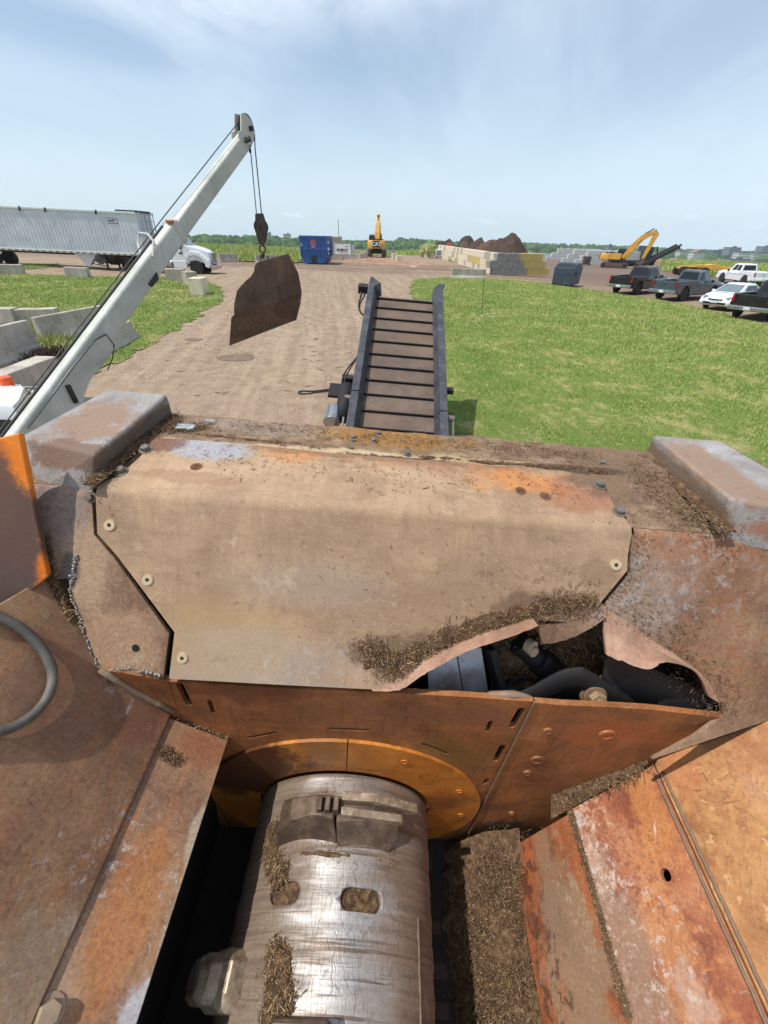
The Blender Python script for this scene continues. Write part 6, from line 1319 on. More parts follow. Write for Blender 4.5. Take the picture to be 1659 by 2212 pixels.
# ---------------- excavators
m_yel = plain('excavator yellow', srgb(210, 156, 58), .45, 0, .1, 2, dirt=(srgb(130, 100, 64), .4, 1.5))
m_track = plain('muddy steel track', srgb(92, 80, 70), .7, .2, .3, 6, dirt=(srgb(120, 96, 76), .6, 3))
def excavator(loc_, az, swing, boom, stick, tipl, label, bucket=True, text_=True):
    o = thing('excavator', loc_, math.pi/2-az, label, 'excavator', 'excavators')
    Rs = Matrix.Rotation(swing, 4, 'Z')
    for s in (-1, 1):
        m = MB(); prof = [(-1.75, .08)]+[(-1.85+.0+.42*math.cos(t)*1.0-.0, .46+.42*math.sin(t)) for t in np.linspace(-math.pi/2, -3*math.pi/2, 8)]+[(1.85+.42*math.cos(t), .46+.42*math.sin(t)) for t in np.linspace(math.pi/2, -math.pi/2, 8)]
        m.prism(prof, 'y', s*.9, s*1.55); tr = m.build('track', m_track, o, bevel=.02)
        m = MB()
        for k in range(19):
            x = -1.9+3.8*k/18; m.box(x, s*1.225, .895, .14, .68, .05); m.box(x, s*1.225, .03, .14, .68, .05)
        for k in range(5):
            for e, x0 in ((-1, -1.85), (1, 1.85)):
                t = -math.pi/2+math.pi*(k+.5)/5; m.box(x0+e*.44*math.cos(t), s*1.225, .46+.44*math.sin(t), .05, .68, .14, rotm(0, -e*t, 0))
        m.build('track_shoes', m_track, tr)
        for k in range(6):
            m = MB(); m.cyl((-1.4+k*.56, s*1.5, .3), (-1.4+k*.56, s*1.57, .3), .13, n=12); m.build('roller', m_trim, tr)
        m = MB(); m.cyl((-1.85, s*1.5, .46), (-1.85, s*1.58, .46), .32, n=16); m.build('sprocket', m_trim, tr); m = MB(); m.cyl((1.85, s*1.5, .46), (1.85, s*1.58, .46), .32, n=16); m.build('idler', m_trim, tr)
    m = MB(); m.box(0, 0, .62, 2.2, 1.9, .5); m.cyl((0, 0, .8), (0, 0, 1.12), .8, n=24); m.build('undercarriage', m_trim, o)
    def U(m, name, mat, parent=o, **k):
        m.v = [tuple(Rs @ Vector(v)) for v in m.v]; return m.build(name, mat, parent, **k)
    cwp = []
    m = MB(); n = 12
    ring_ = [(-1.2, -1.5)]+[(-2.35-.55*math.cos(t)*1.0, 1.5*math.sin(t)) for t in np.linspace(-math.pi/2*.98, math.pi/2*.98, 11)]+[(-1.2, 1.5)]
    m.loft([[(x, y*.97, 1.15) for x, y in ring_], [(x, y, 1.35) for x, y in ring_], [(x, y, 2.1) for x, y in ring_], [(x+.12, y*.97, 2.3) for x, y in ring_]]); cw = U(m, 'counterweight', m_yel, bevel=.06, segs=3, smooth=40)
    m = MB(); m.box(-.3, 0, 1.25, 3.4, 2.8, .25); U(m, 'deck', m_trim)
    m = MB(); m.box(-.4, -1.0, 1.85, 2.4, .85, .95); m.box(-.9, .2, 1.9, 1.2, 1.6, 1.0); U(m, 'engine_hood', m_yel, bevel=.05)
    m = MB(); m.box(-1.2, 0, 2.42, 1.6, 2.2, .14); m.cyl((-1.0, -.6, 2.4), (-1.0, -.6, 2.85), .07); U(m, 'hood_top', m_trim, bevel=.03)
    m = MB(); m.loft([[(-.1, .45, 1.35), (1.65, .45, 1.35), (1.65, 1.42, 1.35), (-.1, 1.42, 1.35)], [(-.1, .45, 2.2), (1.75, .45, 2.2), (1.75, 1.42, 2.2), (-.1, 1.42, 2.2)], [(-.05, .5, 3.0), (1.4, .5, 3.0), (1.4, 1.37, 3.0), (-.05, 1.37, 3.0)]]); cb_ = U(m, 'cab', m_trim, bevel=.06, smooth=40)
    m = MB(); m.box(.75, 1.43, 2.3, 1.3, .02, 1.0); m.box(-.11, .93, 2.45, .02, .8, .75); m.box(.7, .44, 2.45, 1.2, .02, .8); U(m, 'cab_window', m_glass, cb_)
    m = MB(); m.box(.65, .93, 3.06, 1.35, .85, .1); U(m, 'cab_roof', m_trim, cb_, bevel=.03)
    if text_:
        m = MB(); m.box(-2.92, 0, 1.78, .02, 1.35, .95); pn = U(m, 'badge_panel', m_trim, cw); m = MB()
        tx = text('CAT', .78, m_platew, 'badge_lettering', pn, Rs @ face((-2.945, 0, 1.76), (0, -1, 0), (0, 0, 1)), bold=.03)
    # boom as a bent box, stick, bucket and rams; points in the x-z plane
    def limb(pts, ws, wy, name, mat=m_yel, y=0):
        m = MB(); rings = []
        for i, (x, z) in enumerate(pts):
            a = Vector(pts[max(0, i-1)]); b = Vector(pts[min(len(pts)-1, i+1)]); d = (b-a).normalized(); nn = Vector((-d.y, d.x)); w_ = ws[i]
            rings.append([(x+nn.x*w_, y-wy, z+nn.y*w_), (x+nn.x*w_, y+wy, z+nn.y*w_), (x-nn.x*w_, y+wy, z-nn.y*w_), (x-nn.x*w_, y-wy, z-nn.y*w_)])
        m.loft(rings); return U(m, name, mat, bevel=.03)
    nb = len(boom); bo = limb(boom, [.3]+[.46]*(nb-2)+[.28], .32, 'boom'); st = limb(stick, [.28, .44, .24], .26, 'stick')
    mid = boom[len(boom)//2]
    for s in (-1, 1):
        m = MB(); m.cyl((1.6, s*.42, 1.45), (mid[0]*.8+.3, s*.42, mid[1]*.78), .11, n=12); m.cyl((mid[0]*.75, s*.42, mid[1]*.72), (mid[0], s*.42, mid[1]-.1), .06, n=10); U(m, 'boom_ram', m_yel, bo)
    m = MB(); m.cyl((mid[0], 0, mid[1]+.45), (stick[0][0], 0, stick[0][1]+.25), .1, n=12); U(m, 'stick_ram', m_trim, bo)
    m = MB(); m.cyl((stick[0][0]+.25, 0, stick[0][1]+.1), (stick[1][0]+.42, 0, stick[1][1]), .09, n=12); m.cyl((stick[1][0]+.42, 0, stick[1][1]), (stick[2][0]+.3, 0, stick[2][1]+.3), .05, n=8); U(m, 'bucket_ram', m_trim, st)
    if bucket:
        x, z = stick[2]; m = MB(); pr = [(x+.1, z+.25), (x+.45, z+.1), (x+.35, z-.55), (x-.1, z-.95), (x-.75, z-.9), (x-.95, z-.55), (x-.5, z-.6), (x-.15, z-.3)]; m.prism(pr, 'y', -.55, .55); U(m, 'bucket', m_track, bevel=.03)
    return o
e1 = G(814, 556)
excavator(e1+Vector((0, 1.8, .15)), R(1.5), 0, [(1.2, 1.6), (1.9, 3.2), (2.6, 4.6), (3.6, 5.5)], [(3.5, 5.7), (4.2, 6.0), (5.6, 3.0)], 0, 'yellow excavator seen from behind, standing on a low dirt mound beside the white sign')
e2 = G(1327, 580); 
E2 = excavator(e2+Vector((.9, 2.2, 0)), R(120), 0, [(1.0, 1.6), (2.3, 3.6), (3.4, 4.9), (5.0, 5.7)], [(4.8, 5.95), (5.3, 5.3), (4.4, 1.6)], 0, 'yellow excavator with raised boom beside the dark screening conveyor')
E2.scale = (.86, .86, .86)
# ================================================================ YARD FURNITURE
m_conc = grime('weathered concrete', [(0, srgb(140, 132, 122)), (.5, srgb(172, 164, 152)), (1, srgb(192, 184, 172))], scale=1.6, grain=.14, gscale=30, rough=.9, bump=.3, bdist=.01, dark=(5, .6, srgb(104, 98, 90), .55), streak=[((6, 6, .8), 2.5, srgb(118, 110, 100), .45)], scuff=(8, .68, srgb(206, 200, 190), .5))
m_concg = grime('grey block concrete', [(0, srgb(122, 120, 116)), (.5, srgb(146, 144, 140)), (1, srgb(164, 160, 154))], scale=1.2, grain=.12, gscale=30, rough=.9, bump=.2, bdist=.01, dark=(3, .58, srgb(92, 90, 86), .6), streak=[((5, 5, .6), 2, srgb(104, 100, 96), .5)])
m_concc = grime('cream block concrete', [(0, srgb(190, 176, 150)), (.5, srgb(214, 202, 178)), (1, srgb(226, 216, 196))], scale=1.2, grain=.12, gscale=30, rough=.9, bump=.2, bdist=.01, dark=(3, .6, srgb(136, 126, 112), .5))
m_concy = grime('yellow painted block', [(0, srgb(172, 154, 104)), (.5, srgb(194, 172, 100)), (1, srgb(204, 186, 126))], scale=1.4, grain=.12, gscale=30, rough=.85, bump=.2, bdist=.01, dark=(3, .58, srgb(150, 138, 104), .6))
m_concw = grime('pale new block concrete', [(0, srgb(176, 178, 178)), (1, srgb(200, 202, 200))], scale=1.2, grain=.08, gscale=30, rough=.9, bump=.15, bdist=.01, dark=(3, .62, srgb(140, 142, 142), .5))
def jersey(a, b, label, h=.81, w=.6, tilt=0., mat=None, name='concrete_barrier', group='concrete barriers beside the left lawn', low=False):
    # profiled barrier whose near foot runs from ground point a to b
    a, b = Vector(a), Vector(b); d = b-a; L = math.hypot(d.x, d.y); ang = math.atan2(d.y, d.x)
    m = MB(); hw = w/2
    prof = [(-hw, 0), (hw, 0), (hw, .08), (hw-.16, .28), (hw-.22, h), (-hw+.22, h), (-hw+.16, .28), (-hw, .08)] if not low else [(-hw, 0), (hw, 0), (hw-.03, h), (-hw+.03, h)]
    N = 12; rings = []
    for i in range(N+1):
        x = L*i/N; j = .012
        rings.append([(x+mnoise.noise(Vector((x, y*3, z*3)))*j, y+hw+mnoise.noise(Vector((x*2+9, y, z*2)))*j, z+mnoise.noise(Vector((x*2, y*3, z+4)))*j) for y, z in prof])
    m.loft(rings); o = m.build(name, mat or m_conc, None, bevel=.025, smooth=30)
    o.location = a; o.rotation_euler = (tilt, -math.atan2(d.z, L), ang)
    return tag(o, label, 'concrete barrier', group)
g = G
jersey(g(106, 742), g(262, 704), 'large profiled concrete barrier half hidden behind the crane boom', h=.85)
jersey(g(-110, 830), g(103, 760), 'profiled concrete barrier left of the large one, its end face towards the boom', h=1.0)
jersey(g(215, 778), g(306, 730), 'low concrete barrier right of the boom at the edge of the dirt road', h=.62)
jersey(g(38, 700), g(128, 697), 'rough concrete barrier behind the large profiled one', h=.55, low=True)
jersey(g(-70, 702), g(35, 702), 'rough concrete barrier at the left edge behind the others', h=.62, low=True)
jersey(g(30, 862), g(140, 812), 'concrete barrier lying in front of the others, behind the crane cab', h=.55, low=True)
jersey(g(-8, 594), g(53, 594), 'stained concrete barrier at the far left corner of the left lawn', h=.62, low=True)
jersey(g(142, 599), g(190, 601), 'stained concrete barrier at the back edge of the left lawn', h=.62, low=True)
jersey(g(296, 604), g(330, 606), 'concrete barrier at the back of the left lawn, behind the boom', h=.62, low=True)
jersey(g(478, 566), g(516, 565), 'pale concrete barrier right behind the semi truck bonnet', h=.8, group='concrete barriers along the tall grass field')
jersey(g(556, 568), g(600, 567), 'concrete barrier in the tall grass behind the hook', h=.8, group='concrete barriers along the tall grass field')
jersey(g(976, 602), g(1050, 603), 'long concrete barrier at the back edge of the right lawn', h=.82, group='concrete barriers beside the right lawn')
def cblock(p, sx, sy, sz, rz, mat, label, group, cat='concrete block', lug=True, me=None, bevel=.03):
    if me is None:
        m = MB(); m.box(0, 0, sz/2, sx, sy, sz)
        if lug: m.box(0, 0, sz+.012, sx*.25, sy*.3, .03)
        o = m.build('concrete_block', mat, None, bevel=bevel)
    else:
        o = bpy.data.objects.new('concrete_block', me[0]); COL.objects.link(o)
        b = o.modifiers.new('bevel', 'BEVEL'); b.width = bevel; b.segments = 2
        if me[1] is not None: o.material_slots[0].link = 'OBJECT'; o.material_slots[0].material = me[1]
    o.location = p; o.rotation_euler = (0, 0, rz)
    return tag(o, label, cat, group)
for (x, y, sx, sy, sz, rz, mt, lb) in ((383, 608, 1.25, .65, .75, .1, m_conc, 'squarish concrete block nearest the fuel tank of the semi truck'), (414, 617, 1.0, .7, .8, -.9, m_conc, 'middle one of the three concrete blocks on the tip of the left lawn'), (434, 639, .75, 1.2, .9, .05, m_concc, 'cream concrete block in front of the other two on the lawn tip')):
    p = G(x, y); f_ = Vector((p.x, p.y, 0)).normalized(); cblock(p+f_*sy*.45, sx, sy, sz, rz, mt, lb, 'concrete blocks on the tip of the left lawn', bevel=.05)
# blocks beneath the sign and round the mound
for (x, y, sx, rz, lb) in ((726, 562, 1.9, .05, 'left concrete block under the white sign'), (752, 563, 1.9, -.05, 'middle concrete block under the white sign'), (774, 561, 1.5, -.6, 'right concrete block under the white sign, turned away'), (786, 557, 1.2, -.9, 'small concrete block between the white sign and the excavator track')):
    cblock(G(x, y), sx, .8, .8, rz, m_conc, lb, 'concrete blocks under the sign')
for (x, y, s, mt, lb) in ((862, 568, .85, m_concc, 'cream concrete block with crumbled foot, nearest of three right of the mound'), (852, 560, .8, m_concc, 'cream concrete block behind the crumbled one right of the mound'), (849, 553, .75, m_conc, 'smallest concrete block behind the excavator mound')):
    cblock(G(x, y), s, s, s*1.0, .2, mt, lb, 'concrete blocks right of the mound', bevel=.08)
# ---- blue roll-off container, pale container, sign, cone, pole
def boxthing(p, az): return p, math.pi/2-az
m_blue = plain('blue container paint', srgb(34, 84, 150), .5, 0, .12, 1.5, dirt=(srgb(70, 84, 104), .35, 1.2))
pB = G(680, 571); RB = thing('roll_off_container', pB+Vector((0, 2.5, 0)), R(-1), 'blue roll off container with star emblem beside the traffic cone', 'container')
W_, Hh, Ll = 3.0, 2.85, 5.0
m = MB(); m.loft([[(-W_*.39, -Ll/2, .1), (W_*.39, -Ll/2, .1), (W_*.39, Ll/2, .1), (-W_*.39, Ll/2, .1)], [(-W_/2, -Ll/2, .75), (W_/2, -Ll/2, .75), (W_/2, Ll/2, .75), (-W_/2, Ll/2, .75)], [(-W_/2*1.06, -Ll/2, Hh), (W_/2*1.06, -Ll/2, Hh), (W_/2*1.06, Ll/2, Hh), (-W_/2*1.06, Ll/2, Hh)]]); bd_ = m.build('tub', m_blue, RB, bevel=.02)
m = MB()
for x in (-1.5, -.72, .72, 1.5): m.box(x, -Ll/2-.05, 1.75, .1, .1, 1.95)
for z in (1.5, 2.7): m.box(0, -Ll/2-.06, z, 3.1, .12, .12)
for s in (-1, 1):
    for k in range(6): m.box(s*1.56, -Ll/2+.3+k*.88, 1.75, .1, .12, 1.9)
    m.box(s*1.6, 0, 2.7, .12, Ll, .12); m.box(s*1.58, 0, 1.5, .1, Ll, .1)
m.build('stiffening_frame', m_blue, bd_)
m = MB(); m.box(0, -Ll/2-.03, .55, .62, .04, .75); m.build('hook_pocket', m_trim, bd_)
m = MB(); m.add([(.30*math.cos(a)*q, -Ll/2-.035, 2.15+.30*math.sin(a)*q) for a, q in [(math.pi/2+k*math.pi/5, 1 if k % 2 == 0 else .42) for k in range(10)]], [tuple(range(10))]); m.build('star_emblem', plain('faded star', srgb(196, 186, 196), .6), bd_)
m = MB(); m.lathe([(.33, -.002), (.37, -.002), (.37, .002), (.33, .002)], (0, -Ll/2-.033, 2.15), 'y', 24); m.build('emblem_ring', plain('emblem red', srgb(170, 90, 104), .6), bd_)
m = MB(); m.box(0, -Ll/2-.03, 1.74, .42, .01, .05); m.build('emblem_caption', plain('caption white', srgb(190, 196, 206), .6), bd_)
m = MB(); m.box(-1.38, -Ll/2-.02, 1.95, .2, .01, .32); m.build('yellow_sticker', plain('yellow sticker', srgb(214, 190, 90), .6), bd_)
m = MB()
for z, w_ in ((2.2, .8), (1.55, 1.2), (1.1, .5)): m.box(1.63, -Ll/2+.9, z, .03, w_, .3)
m.build('side_panel', m_platew, bd_)
pT = G(718, 562); CT = thing('storage_container', pT+Vector((-.35, 3.4, 0)), R(0), 'tan ribbed storage container behind the blue container', 'container')
m_tanb = plain('tan container paint', srgb(168, 154, 134), .7, 0, .12, 1.5, dirt=(srgb(130, 116, 100), .5, 1))
m = MB(); m.box(0, 0, 1.45, 2.4, 6, 2.7); bt_ = m.build('walls', m_tanb, CT, bevel=.03)
m = MB()
for k in range(9): m.box(-1.1+k*.275, -3.02, 1.45, .08, .05, 2.5)
m.build('corrugation', m_tanb, bt_)
m = MB()
for x, y in ((-1.1, -2.9), (1.1, -2.9), (1.1, 2.9), (-1.1, 2.9)): m.box(x, y, .06, .2, .2, .12)
m.build('corner_feet', m_trim, CT)
pS = G(740, 563); SG = thing('sign_board', pS+Vector((0, .5, .8)), 0, 'white board sign reading ENERGY in dark letters, standing on concrete blocks', 'sign')
sw, sh = 2.15, 1.12
m = MB(); m.box(0, 0, sh/2, sw, .1, sh)
pb = m.build('panel', plain('white sign paint', srgb(226, 228, 226), .55, 0, .03), SG, bevel=.01)
m_trw = plain('white trim', srgb(220, 222, 222), .6)
for k in range(7):
    m = MB(); m.box(-.9+k*.3, 0, sh+.05, .1, .1, .1); m.build('crenel', m_trw, SG)
for s in (-1, 1):
    m = MB(); m.box(s*sw/2, -.02, sh/2+.06, .1, .14, sh+.2); m.build('post', m_trw, SG)
text('ENERGY', .44, m_trim, 'lettering', pb, face((0, -.056, .44), (1, 0, 0), (0, 0, 1)), bold=.018)
m = MB(); m.box(.1, -.054, .14, 1.4, .008, .05); m.build('underline', m_trim, pb)
m = MB(); m.box(.6, -.054, .88, .5, .008, .1); m.build('small_logo', plain('grey logo', srgb(120, 124, 124), .6), pb)
m = MB(); m.box(1.45, .3, .5, .5, .4, .7); m.cyl((1.45, .3, .85), (1.45, .3, 1.1), .1); q_ = m.v; m.build('side_cabinet', plain('grey cabinet', srgb(170, 176, 176), .6), SG)
pK = G(711, 566); CN = thing('traffic_cone', pK, 0, 'orange and white traffic cone beside the blue container', 'traffic cone')
m = MB(); m.lathe([(.28, .04), (.19, .38)], (0, 0, 0), 'z', 16); m.lathe([(.14, .6), (.05, 1.0), (.03, 1.02)], (0, 0, 0), 'z', 16); m_on = plain('cone orange', srgb(232, 84, 34), .5); m.build('cone_body', m_on, CN, smooth=40)
m = MB(); m.lathe([(.19, .38), (.14, .6)], (0, 0, 0), 'z', 16); m.build('white_band', m_platew, CN); m = MB(); m.box(0, 0, .02, .62, .62, .05); m.build('base', m_on, CN)
m = MB(); pp = AtY(733, 546, 95); m.cyl((0, 0, 0), (0, 0, 5.2), .06, .045, n=8); m.cyl((0, 0, 5.2), (0, 0, 5.35), .07, n=8); o = m.build('flag_pole', m_trim); o.location = Vector((pp.x, 95, terrain(pp.x, 95))); tag(o, 'thin dark pole rising behind the white sign', 'pole')
m = MB(); pw = G(947, 558); WB = thing('pallet_tote', pw, R(-10), 'white caged tote standing at the far end of the long block wall', 'tote')
m.box(0, 0, .85, 1.25, 1.1, 1.15); tb_ = m.build('tank', plain('white plastic tank', srgb(222, 226, 230), .5), WB, bevel=.06); m = MB(); m.box(.08, -.565, .85, .8, .02, .7); m.build('label_panel', plain('grey label', srgb(120, 134, 146), .5), tb_); m = MB()
for x in (-.5, 0, .5): m.box(x, 0, .08, .14, 1.1, .16)
m.box(0, 0, .2, 1.25, 1.1, .06); m.build('pallet', m_rimd, WB)
# low light buildings or fence far behind the excavator are in the distance part
# ---- dirt mound under the excavator
m_dirt = grime('dug dirt', [(0, srgb(112, 86, 70)), (.5, srgb(146, 114, 94)), (1, srgb(170, 138, 114))], scale=.9, grain=.3, gscale=6, rough=.95, bump=.8, bdist=.05)
def mound(px, rx, ry, hgt, mat, name, label, cat, kind=None, seed=0, power=1.3, nu=60, nv=20, rough_=.25, col=None):
    c = G(*px) if len(px) == 2 else Vector(px); m = MB()
    def fn(a, b):
        t = 2*math.pi*a; r = b; k = 1+.22*mnoise.fractal(Vector((math.cos(t)*1.3+seed, math.sin(t)*1.3, seed)), 1, 2, 3)
        x, y = c.x+rx*k*r*math.cos(t), c.y+ry*k*r*math.sin(t)
        z = terrain(x, y)-.02+hgt*(1-r**power)*(1+rough_*mnoise.fractal(Vector((x*.5+seed, y*.5, seed)), 1, 2, 5)) + .03*(1-r)
        return Vector((x, y, z))
    m.grid(fn, nu, nv); o = m.build(name, mat, None, smooth='all', fix=False)
    return tag(o, label, cat, None, kind)
mound((808, 566), 5.6, 4.0, .35, m_dirt, 'dirt_mound', 'low brown dirt mound in front of the yellow excavator seen from behind', 'dirt mound', seed=2, rough_=.9)
mound((880, 571), 5., 2.0, .25, m_dirt, 'dirt_mound', 'low spread of dug dirt right of the excavator mound', 'dirt mound', seed=5, rough_=.9)
# ---- long block wall and its return: every block a thing
bl_, bh, bt_w = 1.42, .68, .72
m = MB(); m.box(0, 0, bh/2, bl_-.015, bt_w, bh-.012); m.box(0, 0, bh+.02, .3, .26, .05); base = m.build('tmp', m_conc); bme = base.data; bpy.data.objects.remove(base)
ordn = ['first', 'second', 'third', 'fourth', 'fifth', 'sixth', 'seventh', 'eighth', 'ninth', 'tenth', 'eleventh', 'twelfth', 'thirteenth', 'fourteenth', 'fifteenth', 'sixteenth', 'seventeenth', 'eighteenth', 'nineteenth', 'twentieth']
ordn += ['twenty ' + q for q in ordn[:9]] + ['thirtieth']+['thirty '+q for q in ordn[:9]]
course = ['bottom', 'middle', 'top']
cA, cB, cE = G(1064, 594), G(1187, 599), G(945, 556)
fdir = (cB-cA); fdir.z = 0; fl = fdir.length; fdir.normalize(); wdir = (cE-cA); wdir.z = 0; wl = wdir.length; wdir.normalize()
def wallblocks(c0, d, n, k, phase, fn, off=0., perp=None):
    ang = math.atan2(d.y, d.x)
    for i in range(n):
        p = c0+d*(bl_*(i+.5)+phase); p.z = terrain(p.x, p.y)*.0 + zbase(p)+k*bh
        mt, lb, gr = fn(i, k); cblock(p, 0, 0, 0, ang+random.gauss(0, .008), None, lb, gr, me=(bme, mt), bevel=.025)
zw0, zw1 = terrain(cA.x, cA.y), terrain(cE.x, cE.y)
def zbase(p):
    t = min(1, max(0, (p-cA).dot(wdir)/wl)); return zw0*(1-t)+zw1*t-.04
yl = {1: [(0, 2), (4, 8), (14, 15)], 2: [], 0: []}
nl = int(wl/bl_)
perpf = Vector((-fdir.y, fdir.x, 0)); perpw = Vector((wdir.y, -wdir.x, 0))
for k in range(3):
    def fn(i, k):
        y = any(a <= i < b for a, b in yl[k]) and k == 1
        mt = m_concy if y else random.choice([m_concc, m_concc, m_concc, m_conc])
        return mt, '%s concrete block of the long wall, %s course, %s from the corner' % ('yellow painted' if y else 'cream' if mt == m_concc else 'grey stained', course[k], ordn[i]), 'blocks of the long bin wall'
    wallblocks(cA+perpw*(bt_w/2)+wdir*.75, wdir, nl, k, (.35 if k == 1 else 0)+ (0 if k else -.1), fn)
for k in range(3):
    n = 5 if k == 0 else 5 if k == 1 else 4
    def fn(i, k):
        y = (k == 2 and i >= 2) or (k == 1 and i >= 3) or (k == 0 and i >= 3)
        mt = m_concy if y else m_concg
        return mt, '%s concrete block of the short front wall, %s course, %s from the corner' % ('yellow painted' if y else 'grey', course[k], ordn[i]), 'blocks of the front bin wall'
    wallblocks(cA+perpf*(bt_w/2), fdir, n, k, (0 if k == 0 else -.55 if k == 1 else 0.25)+(.0), fn)
# second, broken wall end with weeds beyond the tote
for i, (x, y, k, lb) in enumerate(((915, 556, 0, 'leaning cream block at the ruined far end of the long wall, lowest'), (915, 556, 1, 'cream block on top of the leaning one at the ruined wall end'), (924, 557, 0, 'cream block beside the leaning one, overgrown with weeds'), (924, 557, 1, 'upper weed covered block at the ruined wall end'), (931, 558, 0, 'broken cream block lying by the white tote'), (921, 556, 2, 'topmost tilted block at the ruined wall end'))):
    o = cblock(G(x, y)+Vector((0, 1, k*bh)), 0, 0, 0, .3+.4*i, None, lb, 'blocks of the ruined wall end', me=(bme, m_concc)); o.rotation_euler.y = random.gauss(0, .12)
# ---- mulch heaps behind the wall
def heapmat(nm, a, b): return grime(nm, [(0, a), (1, b)], scale=1.2, grain=.35, gscale=5, rough=.95, bump=.6, bdist=.05)
m_hb, m_hr, m_hk = heapmat('brown mulch', srgb(56, 43, 37), srgb(78, 62, 53)), heapmat('red mulch', srgb(96, 44, 38), srgb(128, 60, 50)), heapmat('black mulch', srgb(44, 40, 38), srgb(62, 56, 52))
m_ht = heapmat('tan mulch', srgb(74, 56, 46), srgb(96, 76, 62))
def heap_at(x, Y, ytop, hw, mat, label, seed, dep=4.):
    p = AtY(x, 540, Y); top = AtY(x, ytop, Y).z; z0 = terrain(p.x, Y)
    return mound((p.x, Y, z0), hw, dep, top-z0, mat, 'mulch_heap', label, 'mulch heap', None, seed, power=2.1, rough_=.26)
heap_at(1100, 62, 515, 3.9, m_hb, 'tall dark brown mulch heap behind the front bin wall', 1, 4.5)
heap_at(1078, 73, 523, 4.6, m_hb, 'broad low brown mulch heap filling the middle of the bins', 11, 4)
heap_at(1060, 70, 521, 3.4, m_ht, 'reddish brown mulch heap left of the tall one', 2, 4)
heap_at(1034, 77, 517, 2.6, m_hb, 'brown mulch heap with a bumpy top, middle of the bins', 6, 4)
heap_at(1008, 86, 510, 2.5, m_hk, 'black mulch heap rising behind the long wall', 3, 4)
heap_at(1002, 82, 521, 1.5, m_ht, 'small tan mulch heap before the black one', 7, 2)
heap_at(972, 93, 522, 1.9, m_hr, 'red mulch heap at the far end of the bins', 4, 3)
heap_at(962, 104, 520, 3.4, m_hk, 'low black mulch heap behind the red one', 8, 4)
# ---- pale new bins farther right
def binwall(px, n, rows, step, mat_end, gname, wname, d=Vector((1, 0, 0))):
    p0 = G(*px); L2, H2 = 1.5, .72
    for k in range(rows):
        for i in range(n):
            p = p0+d*(L2*(i+.5)+step*k); p.z = terrain(p.x, p.y)+k*H2
            cblock(p, 0, 0, 0, math.atan2(d.y, d.x)+random.gauss(0, .006), None, 'pale concrete block of the %s, %s course, %s from its left end' % (wname, course[k], ordn[i]), gname, me=(bme, m_concw), bevel=.03).scale = (1.055, 1.1, 1.055)
binwall((1178, 561), 6, 3, 1.1, None, 'blocks of the pale bin dividers', 'farthest stepped bin divider', Vector((1, -.06, 0)).normalized())
binwall((1212, 566), 7, 3, 1.0, None, 'blocks of the pale bin dividers', 'middle stepped bin divider', Vector((1, -.06, 0)).normalized())
binwall((1240, 571), 7, 3, .9, None, 'blocks of the pale bin dividers', 'nearest stepped bin divider', Vector((1, -.06, 0)).normalized())
binwall((1132, 551), 11, 2, .4, None, 'blocks of the pale back wall', 'long pale back wall', Vector((1, -.05, 0)).normalized())
# ---- dark front-load dumpster
m_dk = plain('dark navy dumpster paint', srgb(58, 70, 86), .5, 0, .12, 2, dirt=(srgb(96, 104, 112), .35, 1.6))
fA, fB = G(1191, 617), G(1229, 621)
dv = (fB-fA); dv.z = 0; angD = math.atan2(dv.y, dv.x)
DM = thing('dumpster', fA, angD, 'dark blue grey steel dumpster with sloped lid at the back of the lawn', 'dumpster')
dl, dd = dv.length*1.0, 2.7
m = MB(); m.loft([[(0.02, 0.03, .1), (dl-.02, .03, .1), (dl-.02, dd, .1), (.02, dd, .1)], [(0, 0, .2), (dl, 0, .2), (dl, dd, .2), (0, dd, .2)], [(-.02, -.1, 1.3), (dl+.02, -.1, 1.3), (dl+.02, dd+.1, 1.3), (-.02, dd+.1, 1.3)]]); db_ = m.build('tub', m_dk, DM, bevel=.02)
m = MB(); m.prism([(-.12, 1.3), (dd+.12, 1.3), (dd+.1, 1.42), (dd*.62, 1.78), (dd*.40, 1.78), (-.1, 1.45)], 'x', -.03, dl+.03); m.build('lid', m_dk, DM, bevel=.03)
m = MB()
for k in range(8): m.box(dl*(k+.5)/8, .28, 1.61, .06, .9, .05, rotm(R(20), 0, 0))
m.build('lid_ribs', m_trim, DM)
for s, x in ((-1, -.06), (1, dl+.08)):
    m = MB(); m.box(x, dd*.55, .95, .16, 1.1, .22); m.build('fork_pocket', m_dk, db_, bevel=.02)
m = MB(); m.box(dl/2, -.07, 1.02, dl, .05, .06)
for x in (.05, dl*.5, dl-.05): m.box(x, -.06, .65, .06, .06, 1.1)
m.build('stiffeners', m_dk, db_)
